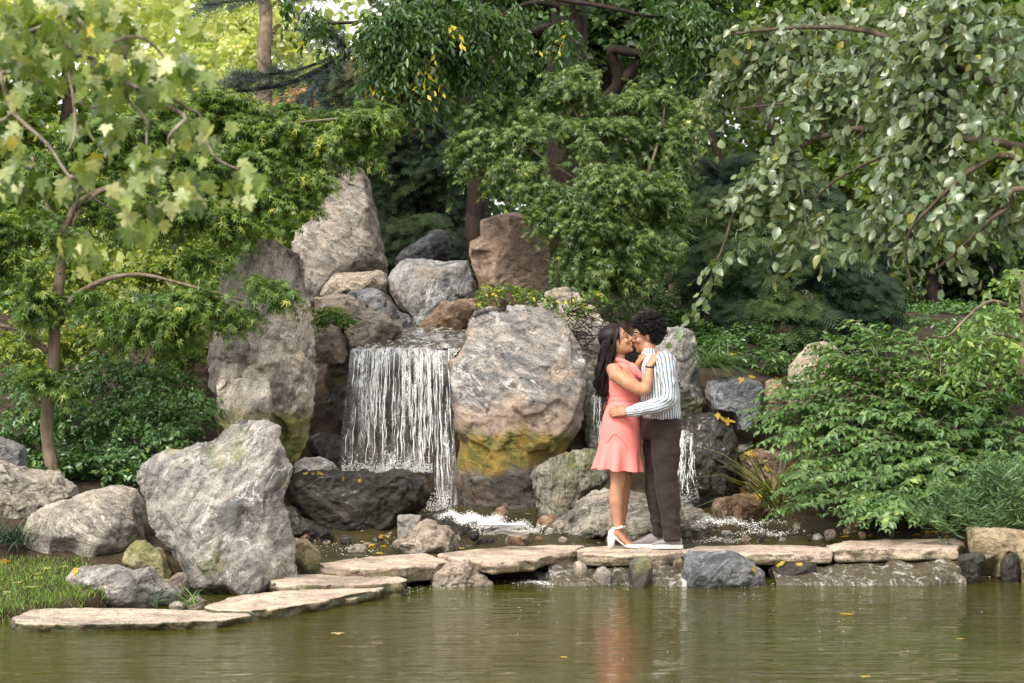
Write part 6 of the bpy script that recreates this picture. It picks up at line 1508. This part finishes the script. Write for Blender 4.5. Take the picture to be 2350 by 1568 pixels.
# ---- mulberry hanging in from the right
mu = thing('mulberry_tree', 'large glossy-leaved branches hanging in from the upper right', 'tree', (4.5, 11.2, -.1))
def XP(x, y, z):  # world point -> pseudo pixel triple
    return (1175 + x / y * FPX, 784 - (z - CAM_H) / y * FPX, y)
bg_ = [('trunk', [XP(4.5, 11.2, -.2), XP(4.45, 11.2, 1.2), XP(4.3, 11.2, 2.4), XP(4.2, 11.2, 4.6)], .17, .11), ('branch', [XP(4.25, 11.2, 2.6), (2420,240,10.8), (2230,170,10.8), (2000,70,11.2), (1780,60,11.8), (1640,95,12)], .03, .005), ('branch', [XP(4.3, 11.2, 2.3), (2400,360,10.5), (2150,320,10.8), (1930,300,11.3), (1760,390,11.5), (1690,470,11.5), (1660,570,11.5), (1620,650,11.5)], .026, .004), ('branch', [XP(4.3, 11.2, 2.2), (2400,390,10.2), (2260,380,10.2), (2150,470,10.3), (2080,560,10.4), (2100,680,10.4)], .02, .004), ('branch', [XP(4.2, 11.2, 3), (2420,120,10.6), (2200,90,10.8), (2030,140,11.2), (1880,220,11.6), (1700,250,11.9)], .02, .005), ('branch', [XP(4.3, 11.2, 2.1), (2400,450,10), (2300,490,10), (2220,560,10.1), (2150,620,10.2)], .02, .004), ('branch', [(2150,320,10.8), (1980,380,11.2), (1870,470,11.4), (1830,540,11.5)], .01, .003), ('branch', [(2230,170,10.8), (2090,230,11), (1950,330,11.2)], .01, .003)]
limbs(mu, bg_, M_BARKM)
cl = [(1740,90,12,110,50,.4),(1850,50,12,150,55),(2030,60,11.3,150,75),(2200,60,10.6,140,90),(2320,130,10.2,80,120),(1680,180,12,70,40,.3,.8),(1800,180,11.8,120,50),(1960,180,11.4,140,75),(2120,200,10.8,130,90),(2260,260,10.3,110,90),(2330,350,10.2,60,110),(1890,290,11.4,110,55),(2010,300,11.2,110,60),(1790,370,11.5,85,50),(1720,440,11.5,75,38),(1870,400,11.4,70,45),(2110,340,10.7,120,70),(2080,430,10.6,110,50),(2190,440,10.3,110,60),(2290,470,10.1,80,60),(2030,500,10.5,60,45),(2110,540,10.4,70,40),(2200,550,10.2,80,40),(2310,570,10.1,50,40),(1800,460,11.5,60,40,.3,.8),(1760,520,11.5,40,35,.3,.7),(1690,540,11.5,42,28,.25,.7),(1665,600,11.5,32,24,.2,.7),(1625,655,11.5,28,14,.15,1),(1860,520,11.4,35,35,.25,.7),(2090,620,10.4,35,35,.25,.7),(2110,670,10.4,35,20,.2,.7),(2240,610,10.2,40,30,.25,.6),(1830,120,11.9,110,45)]
a = cluster_sprays(cl, 300, .36, 8, .42, .068, -.3, .25, .38, -.01, sidek=.7, sag=.6, seed=31, freq=2.9, shell=.2, bias=(-.55, 0, -.1))
twig_mesh(mu, a[0], 8, .0022, M_BARKM)
put_leaves(mu, 'mul', a[0], a[1], a[2], a[3], MUL, tone_mix(a[4], .16), M_MUL)
# ---- berry shrub at the right
bs = thing('berry_shrub', 'arching leafy shrub with purple berry clusters on the right bank', 'shrub', P(2120, 1180, 17.6))
tips = []
poly = [(1700,945),(1770,880),(1850,800),(1930,745),(2050,770),(2160,760),(2280,750),(2400,720),(2400,1150),(2150,1190),(2040,1215),(1930,1200),(1840,1160),(1750,1190),(1790,1090),(1730,1020)]
def inpoly(x, y):
    r = False
    for i in range(len(poly)):
        (x1, y1), (x2, y2) = poly[i], poly[i - 1]
        if (y1 > y) != (y2 > y) and x < (x2 - x1) * (y - y1) / (y2 - y1) + x1: r = not r
    return r
rng = random.Random(17)
for (x1, y1), (x2, y2) in zip(poly, poly[1:] + poly[:1]):
    if x1 < 2380: tips += [(x1, y1), ((x1 + x2) / 2, (y1 + y2) / 2)]
while len(tips) < 520:
    x, y = rng.uniform(1690, 2420), rng.uniform(735, 1215)
    if inpoly(x, y): tips.append((x, y))
pos, dr, nr, sz, tn = [], [], [], [], []
stem_mb = MB(); berry_mb = MB(); nl = 24
for i, (x, y) in enumerate(tips):
    fy = (y - 740) / 470; Y = 18.6 - 2.5 * fy + rng.uniform(-.25, .35); Y -= .25 * max(0, (2000 - x) / 300) * (1 - fy)
    tip = np.array(P(x, y, Y)); b = np.array(P(rng.uniform(2000, 2330) if x > 1850 else rng.uniform(1950, 2150), 1120, 17.75)); b[2] = .45
    mid = b * .42 + tip * .58; mid[2] = max(b[2], tip[2]) + rng.uniform(.08, .35) * (1 if fy < .8 else .6); mid[1] = b[1] * .4 + tip[1] * .6
    t = np.linspace(0, 1, nl); q = np.outer((1 - t) ** 2, b) + np.outer(2 * t * (1 - t), mid) + np.outer(t * t, tip)
    tg = unit(np.gradient(q, axis=0)); sd = unit(np.cross(tg, [0, 0, 1.]))
    k = t > .38
    for s in (-1, 1):
        n = int(k.sum()); pos.append(q[k]); d = tg[k] * .75 + sd[k] * s * .85 + NR.normal(0, .34, (n, 3)); d[:, 2] -= .35; dr.append(d)
        nr.append(np.array([0, -.25, 1.]) + NR.normal(0, .45, (n, 3)) + sd[k] * -.2 * s); sz.append(.092 * (.75 + .4 * NR.rand(n)) * np.interp(t[k], [.38, .85, 1], [1.1, .95, .55])); tn.append(np.full(n, np.clip(rng.gauss(.48, .13), 0, 1)))
    if i % 2 == 0: stem_mb.tube(q[::3], np.linspace(.007, .002, len(q[::3])), 4)
    if i % 3 == 0:
        for j in range(12, nl - 3, 3):
            for m in range(4): berry_mb.add(BALL_V * .006 + (q[j] + NR.normal(0, .012, 3) - np.array([0, .01, .012])), BALL_F)
pos = np.concatenate(pos); dr = np.concatenate(dr); nr = np.concatenate(nr); sz = np.concatenate(sz); tn = np.concatenate(tn)
put_leaves(bs, 'ber', pos, dr, nr, sz, OVN, tone_mix(tn, .12), M_BERRY)
o = child('stems', stem_mb.mesh('stems'), M_BARKG, bs); o['kind'] = 'stuff'
o = child('berries', berry_mb.mesh('berries'), flat_mat('berry_purple', (.10, .025, .09), .4), bs); o['kind'] = 'stuff'
# ---- broad-leaved sapling at the right edge above the shrub
sa = thing('sapling', 'light green leafy branch at the right edge above the berry shrub', 'shrub', P(2420, 1000, 17))
limbs(sa, [('trunk', [(2375,1000,17.9),(2372,820,17.8),(2362,700,17.7),(2372,620,17.7),(2420,540,17.7)], .085, .07), ('branch', [(2345,720,17.4),(2280,690,17),(2200,750,16.8),(2150,780,16.8)], .02, .005), ('branch', [(2345,790,17.4),(2290,770,17),(2230,800,16.8)], .016, .005)], M_BARKG)
a = cluster_sprays([(2270,720,17,70,30),(2200,775,16.9,60,25),(2310,790,16.9,50,40),(2320,650,17.1,45,40),(2250,830,16.8,60,25)], 110, .35, 12, .5, .075, 0, .5, .3, None, seed=33)
put_leaves(sa, 'ber', a[0], a[1], a[2], a[3], OVN, np.clip(tone_mix(a[4], .12) + .25, 0, .99), M_BERRY, 80)
# ---- ground covers
def cover(name, label, cl, dens, size, mat, seed, cat='ground cover', tm=OV):
    o = thing(name, label, cat, P(*cl[0][:3])); del o['category']; o['kind'] = 'stuff'; loc = o.location.copy(); lab = label
    bpy.data.objects.remove(o)
    a = cluster_sprays(cl, dens, .12, 7, .2, size, .5, .65, .4, None, sidek=1.1, sag=.15, seed=seed, shell=.1)
    me = scatter(name, a[0] - np.array(loc), a[1], a[2], a[3], tm, tone_mix(a[4], .15)); me.materials.append(mat)
    o = bpy.data.objects.new(name, me); COL.objects.link(o); o.location = loc; o['kind'] = 'stuff'; o['label'] = lab; o['category'] = cat
    return o
cover('ground_cover', 'low glossy ground cover between the boulder and the cream boulder', [(1640,800,19.8,60,35),(1720,820,19.6,70,32),(1790,830,19.5,50,30),(1700,770,20.3,110,25),(1600,760,20.4,60,30),(1540,720,20.8,60,35),(1500,680,21,60,30)], 300, .055, M_SHRD, 51)
cover('ground_cover', 'dark ivy-like ground cover on the slope below the hollow', [(1950,740,22,90,18),(2080,735,22,100,22),(2200,745,21.5,100,25),(2310,720,22,70,25),(2000,780,20.5,110,25),(2150,790,20.5,100,25),(2300,790,20.5,90,30),(2000,708,25,130,16,.8),(2200,708,25,140,16,.8),(1880,720,24,80,16,.8)], 250, .06, M_SHRD, 52)
cover('ground_cover', 'mixed low leaves on the slope beside the reddish rock', [(360,850,18.9,70,40),(420,760,19.3,60,40),(480,640,19.8,60,50),(1050,640,20.6,40,20),(1300,680,20.2,60,25),(1420,700,20,60,50),(80,690,21.5,180,26,.8),(330,690,21.5,150,26,.8)], 200, .055, M_SHRD, 53)
# ---- ivy patch and creeper on the rocks
iv = thing('ivy', 'small bright leafy clump growing on the pale faceted rock', 'plant', P(760, 745, 18.5))
a = cluster_sprays([(755,712,18.5,38,18,.12),(730,735,18.45,16,16,.1),(790,730,18.45,22,16,.1)], 420, .12, 7, .4, .055, .2, .5, .4, None, seed=35)
put_leaves(iv, 'ivy', a[0], a[1], a[2], a[3], OV, np.clip(tone_mix(a[4], .15), 0, .99), M_IVY, 60)
cr = thing('creeper', 'yellow-green creeper trailing over the top of the huge banded boulder', 'plant', P(1180, 700, 18.7))
a = cluster_sprays([(1120,665,18.9,30,20,.12),(1165,660,18.9,40,14,.12),(1215,672,18.8,35,16,.12),(1110,690,18.8,12,22,.1),(1260,690,18.6,35,16,.12),(1330,700,18.5,30,22,.12),(1365,680,18.6,28,24,.12)], 330, .14, 7, .6, .045, .1, .45, .4, None, seed=36)
crown(cr, a[0], a[1], a[2], a[3], OV, np.clip(tone_mix(a[4], .2) + .05, 0, .99), M_IVY, 'leaves')
mb = MB(); rng = random.Random(5)
for i in range(26):
    x, y = rng.uniform(1270, 1385), rng.uniform(670, 760); pts = []
    for k in range(7): pts.append(P(x + k * rng.uniform(-14, 10), y + k * rng.uniform(4, 16), 18.52 - .0 * k + .02 * math.sin(k + i) - .05))
    mb.tube(spline([tuple(p) for p in pts], 12), .004, 4)
o = child('twigs', mb.mesh('twigs'), M_BARKD, cr); o['kind'] = 'stuff'
# ---- grasses
def tuft(name, label, base, n, h, spread, mat, tm, wide=1.0, seed=1, px_spread=20, lean=0.0):
    rs = np.random.RandomState(seed); t = thing(name, label, 'plant', P(*base)); b = np.array(P(*base))
    p = b + np.stack([rs.normal(0, px_spread * base[2] / FPX, n), rs.normal(0, .06, n), np.zeros(n)], 1)
    d = np.stack([rs.normal(lean, spread, n), rs.normal(-.1, spread, n), np.ones(n)], 1); nr = np.stack([rs.normal(-.2, .6, n), -np.ones(n), rs.normal(.4, .3, n)], 1)
    nr = np.array([0, 0, 1.]) + rs.normal(0, .12, (n, 3))
    crown(t, p, d, nr, h * (.55 + .6 * rs.rand(n)), tm, rs.rand(n), mat, 'blades')
tuft('grass_tuft', 'bright grass tuft drooping over the blue-grey block', (1630, 845, 18.45), 320, .36, .55, M_NARR, [T_blade(.022, 1.1), T_blade(.026, 1.5)], seed=3, px_spread=16, lean=.7)
tuft('iris_plant', 'sword-leaved plant with straw-coloured blades at the shrub’s left hem', (1778, 1165, 16.9), 60, .75, .42, M_IRIS, [T_blade(.024, .7), T_blade(.028, 1.2)], seed=4, px_spread=14, lean=-.35)
tuft('grass_tuft', 'blue-green grass tuft beside the broad pale boulder at left', (25, 1245, 14.9), 160, .26, .5, M_BLUEG, [T_blade(.035, 1.0), T_blade(.04, 1.5)], seed=5, px_spread=22)
tuft('grass_tuft', 'small grass sprig before the low grey boulder, nearer the lawn', (352, 1388, 13.5), 26, .17, .5, M_BLUEG, [T_blade(.05, 1.1)], seed=6, px_spread=6)
tuft('grass_tuft', 'small green sprig at the right end of the low grey boulder', (438, 1388, 13.45), 30, .19, .55, M_NARR, [T_blade(.06, 1.1)], seed=7, px_spread=7)
# narrow-leaved plants at the lower right
nv = thing('narrow_leaved_plant', 'low blue-green narrow-leaved plants in front of the berry shrub', 'plant', P(2260, 1225, 16.3))
a = cluster_sprays([(2200,1150,16.2,60,45,.3),(2290,1120,16.3,70,60,.35),(2340,1160,16.1,50,60,.3),(2180,1205,16,50,20,.2),(2270,1195,15.95,70,28,.25),(2120,1190,16.1,30,18,.2)], 210, .22, 12, -.2, .085, .9, .2, .35, None, sidek=.8, sag=-.1, seed=37)
put_leaves(nv, 'nar', a[0], a[1], a[2], a[3], NAR, tone_mix(a[4], .15), M_NARR, 200)
# lawn
n = 17000
gxp = NR.uniform(-4.6, -2.35, n); gyp = NR.uniform(12.75, 14.75, n)
lim = np.interp(gyp, [12.7, 13.2, 13.8, 14.3, 14.8], [-3.0, -2.52, -2.62, -2.85, -3.05]) + NR.normal(0, .03, n)
k = gxp < lim; gxp, gyp = gxp[k], gyp[k]; n = len(gxp)
gp_ = np.stack([gxp, gyp, ground_z(gxp, gyp) - .005], 1)
me = scatter('lawn', gp_, np.stack([NR.normal(0, .35, n), NR.normal(0, .35, n), np.ones(n)], 1), np.stack([NR.normal(0, 1, n), NR.normal(-.4, 1, n), NR.normal(.2, .2, n)], 1), .036 * (.6 + .7 * NR.rand(n)), [T_blade(.17, .7), T_blade(.10, .3)], np.clip(NR.normal(.5, .22, n), 0, .99))
me.materials.append(M_GRASS); lawn = link('lawn_grass', me, None); lawn['kind'] = 'stuff'; lawn['label'] = 'short green lawn at the lower left edge'; lawn['category'] = 'lawn'
# ---- foreground maple branches, out of focus
fm = thing('maple_tree', 'out-of-focus maple branches with large lobed leaves at the upper left', 'tree', (-4.4, 6.9, -.05))
YF = 7.4
def K(x, y, dy=0): v = V2(7, x, y); return (v[0], v[1], YF + dy)
tw = [[(10,350),(60,510),(150,640),(230,740),(300,820),(380,890),(480,970),(620,1040)], [(255,-60),(310,200),(340,420),(350,600),(352,720)], [(270,-20),(350,70),(420,170),(470,220),(600,210),(740,225),(830,290),(880,360)], [(800,490),(890,550),(850,620),(830,700),(840,770),(760,860),(640,900)], [(470,330),(650,400),(820,460),(900,530),(960,570),(1000,690),(1060,770),(1140,815)], [(-60,690),(0,710),(100,770),(160,800)], [(600,230),(620,400),(625,520),(680,640),(700,680)], [(380,260),(440,320),(480,370)], [(-60,120),(60,160),(200,120),(330,60)], [(430,60),(360,180),(300,240)], [(-40,560),(40,560),(60,520)], [(340,860),(380,1000),(385,1100)], [(0,340),(120,370),(260,420),(420,500),(500,480)]]
limbs(fm, [('trunk', [XP(-4.4, 6.9, -.15), XP(-4.35, 6.9, 1.5), XP(-4.2, 7, 3.0), XP(-4.0, 7.1, 4.5)], .15, .10), ('branch', [XP(-4.2, 7, 2.9), XP(-3.2, 7.2, 3.1), (-60, -60, YF), (120, -20, YF)], .06, .02), ('branch', [XP(-4.3, 6.95, 2.2), XP(-3.0, 7.2, 2.5), (-120, 180, YF), (5, 168, YF)], .05, .012)] + [('twig', [K(x, y, .12 * math.sin(i + j)) for j, (x, y) in enumerate(pth)], .0085, .003) for i, pth in enumerate(tw)], M_TWIG, seg=6)
sp_ = [(40,60,7),(130,40,7),(60,180,7),(150,200,7),(250,120,7),(330,30,6),(420,60,6),(540,40,6),(610,90,5),(360,160,6),(470,140,6),(560,180,5),(60,300,6),(180,300,6),(300,290,6),(410,300,5),(520,300,5),(640,260,5),(720,300,5),(690,370,5),(790,390,5),(760,440,4),(880,320,4),(960,330,4),(580,380,4),(420,380,4),(120,400,3),(520,530,5),(540,620,4),(530,690,3),(400,590,4),(420,780,5),(370,830,4),(300,880,4),(60,830,5),(130,870,4),(210,860,4),(30,880,3),(560,900,4),(620,880,4),(640,960,4),(720,830,4),(700,750,4),(760,720,3),(690,810,3),(850,830,4),(900,860,4),(960,850,3),(940,690,3),(910,600,3),(1040,640,2),(860,640,2),(1150,830,4),(1210,860,4),(1250,880,3),(1140,920,3),(1190,940,2),(650,1060,4),(710,1080,4),(640,1100,2),(740,1000,3),(900,970,3),(820,960,3),(390,1160,4),(420,1190,3),(350,1180,2),(400,1240,2),(40,650,4),(80,700,2),(20,620,2),(480,330,4),(930,280,3),(830,330,3),(230,30,5),(20,240,4),(250,380,3)]
pos, dr, nr = [], [], []
for x, y, k in sp_:
    for j in range(int(k * 1.7 + .5)):
        v = K(x + NR.normal(0, 30), y + NR.normal(0, 28), NR.normal(0, .14)); pos.append(tuple(P(*v)))
        dr.append((NR.normal(0, .4), NR.normal(-.1, .4), -1 + NR.normal(0, .25))); nr.append((NR.normal(0, .8), -.6 + NR.normal(0, .7), .5 + NR.normal(0, .5)))
pos = np.array(pos); n = len(pos); rn = np.clip(NR.normal(.45, .25, n), .01, .95); rn = np.where(NR.rand(n) < .14, .93, rn); rn = np.where(NR.rand(n) < .03, .99, rn)  # some leaves turn near-white: sheen painted as leaf tone
put_leaves(fm, 'map', pos, np.array(dr), np.array(nr), .070 * (.55 + .6 * NR.rand(n)), MAP, rn, M_FGM, 300)

# ---------------------------------------------------------------- fallen leaves, laid on whatever surface they fell on
M_FALLEN = leaf_mat('leaf_fallen', [(0, (.30, .12, .015)), (.4, (.42, .25, .03)), (.75, (.48, .36, .06)), (1, (.50, .38, .22))], .25, .5, .4)
bpy.context.view_layer.update()
dg_ = bpy.context.evaluated_depsgraph_get()
FR = random.Random(44)
LM_ = {}
def fallen(px, py, label, group, size=.075, tone=None, curl=.7):
    v = P(px, py, 10) - Vector((0, 0, CAM_H)); v.normalize(); org = Vector((0, 0, CAM_H))
    for _ in range(14):
        ok, loc, nrm, idx, ob, mt = SC.ray_cast(dg_, org, v)
        if not ok: return
        nm = ob.name if ob.parent is None else ob.parent.name
        if ob.get('kind') == 'stuff' or 'leaf' in ob.name or ob.name.startswith(('crown', 'blades', 'strands', 'droplets', 'spray', 'person', 'body', 'dress', 'trousers', 'shirt')): org = loc + v * .01; continue
        break
    if nrm.z < -.05: return
    k = int((tone if tone is not None else FR.random()) * 7.99)
    k = (k, curl)
    if k not in LM_:
        tv, tf = MAP[0]; tv = tv.copy(); tv[:, 2] *= curl
        me = mesh_from('fallen_leaf', tv, tf.ravel(), np.full(len(tf), 3), False, {'rnd': np.full(len(tv), (k[0] + .5) / 8)}); me.materials.append(M_FALLEN); LM_[k] = me
    o = bpy.data.objects.new('fallen_leaf', LM_[k]); COL.objects.link(o)
    n = nrm.normalized(); a = FR.uniform(0, 6.28); t = n.orthogonal().normalized(); t = Matrix.Rotation(a, 3, n) @ t; x = t.cross(n).normalized()
    m = Matrix((x, t, n)).transposed().to_4x4(); s = size * FR.uniform(.7, 1.15)
    o.matrix_world = Matrix.Translation(loc + n * (.004 + .1 * s * curl) - t * s * .5) @ m @ Matrix.Scale(s, 4)
    tag(o, label, 'leaf', group)
ORD = ['first', 'second', 'third', 'fourth', 'fifth', 'sixth', 'seventh', 'eighth', 'ninth', 'tenth', 'eleventh', 'twelfth', 'thirteenth', 'fourteenth']
def many(pts, label, group, **kw):
    """leaves named from left to right where several lie together"""
    pts = sorted(pts)
    for i, (x, y) in enumerate(pts):
        fallen(x, y, label if len(pts) == 1 else label + ', ' + ORD[i] + ' from the left', group, **kw)
c3 = lambda pts: [V2(3, x, y) for x, y in pts]
c5 = lambda pts: [V2(5, x, y) for x, y in pts]
c6 = lambda pts: [V2(6, x, y) for x, y in pts]
c1 = lambda pts: [V2(1, x, y) for x, y in pts]
many(c3([(120,957),(160,955),(195,952),(220,960),(345,990),(430,990),(450,1000),(215,992)]), 'yellow leaf stuck on the flat top of the wet black boulder', 'leaves on the wet black boulder', size=.045)
many(c3([(300,1390),(470,1375),(600,1405),(585,1345),(625,1345),(600,1450),(520,1400)]), 'orange-yellow leaf lying in the shallow stream near the pinkish boulder', 'leaves in the shallow stream', size=.045)
many(c5([(235,495),(255,490),(325,515),(345,525),(375,540),(350,530),(400,545),(170,600)]), 'yellow leaf on the dark rock beside the narrow cascade', 'leaves on the dark upright rock', size=.065, tone=.5)
many(c5([(460,740),(500,715),(520,830),(490,835),(560,870),(545,950),(490,910),(470,920),(600,800),(580,760),(640,900),(520,720),(560,950),(620,870)]), 'orange-brown leaf among the litter behind the sword-leaved plant', 'leaves in the litter by the cascade', size=.08)
many(c5([(660,1308),(760,1305),(930,1288),(970,1290),(1475,1278),(1530,1277)]), 'yellow leaf caught on the ledge below the right slabs', 'leaves on the low ledge', size=.075, tone=.6)
many(c5([(1295,1138),(1420,1132),(1450,1140),(1490,1135),(1550,1160),(1380,1150),(1000,1160),(1140,1155)]), 'orange leaf at the back edge of the right slabs', 'leaves behind the right slabs', size=.065, tone=.35)
many(c5([(520,1335)]), 'single yellow-green leaf on the blue-grey angular boulder', None, size=.085, tone=.65)
many(c5([(405,190),(650,315),(520,310),(455,328)]), 'golden leaf on the ground cover and stones behind the man', 'leaves on the upper bank stones', size=.07, tone=.45)
many(c6([(480,745)]), 'pale curled leaf floating alone on the pond below the second slab', None, size=.07, tone=.95, curl=.25)
many([(1945,1410)], 'yellow-green leaf floating on the pond right of centre', None, size=.08, tone=.6, curl=.2)
many([(1985,1555),(1296,1510),(2200,1468)], 'small yellow leaf floating on the open pond', 'leaves afloat on the pond', size=.05, tone=.6, curl=.2)
many(c1([(165,1310),(230,1220),(310,1210),(75,1290),(180,1245),(30,1340)]), 'pale fallen leaf lying on the lawn', 'leaves on the lawn', size=.075, tone=.9)
many(c1([(5,1190)]), 'red-orange leaf at the left edge above the lawn', None, size=.09, tone=.05)
many(c1([(380,1235)]), 'tiny yellow leaf on the low grey wedge-shaped boulder', None, size=.05, tone=.6)
many(c6([(1000,300),(1130,300),(720,290),(700,325)]), 'yellow leaf beside the knobbly pinkish boulder', 'leaves by the pinkish boulder', size=.05, tone=.6)
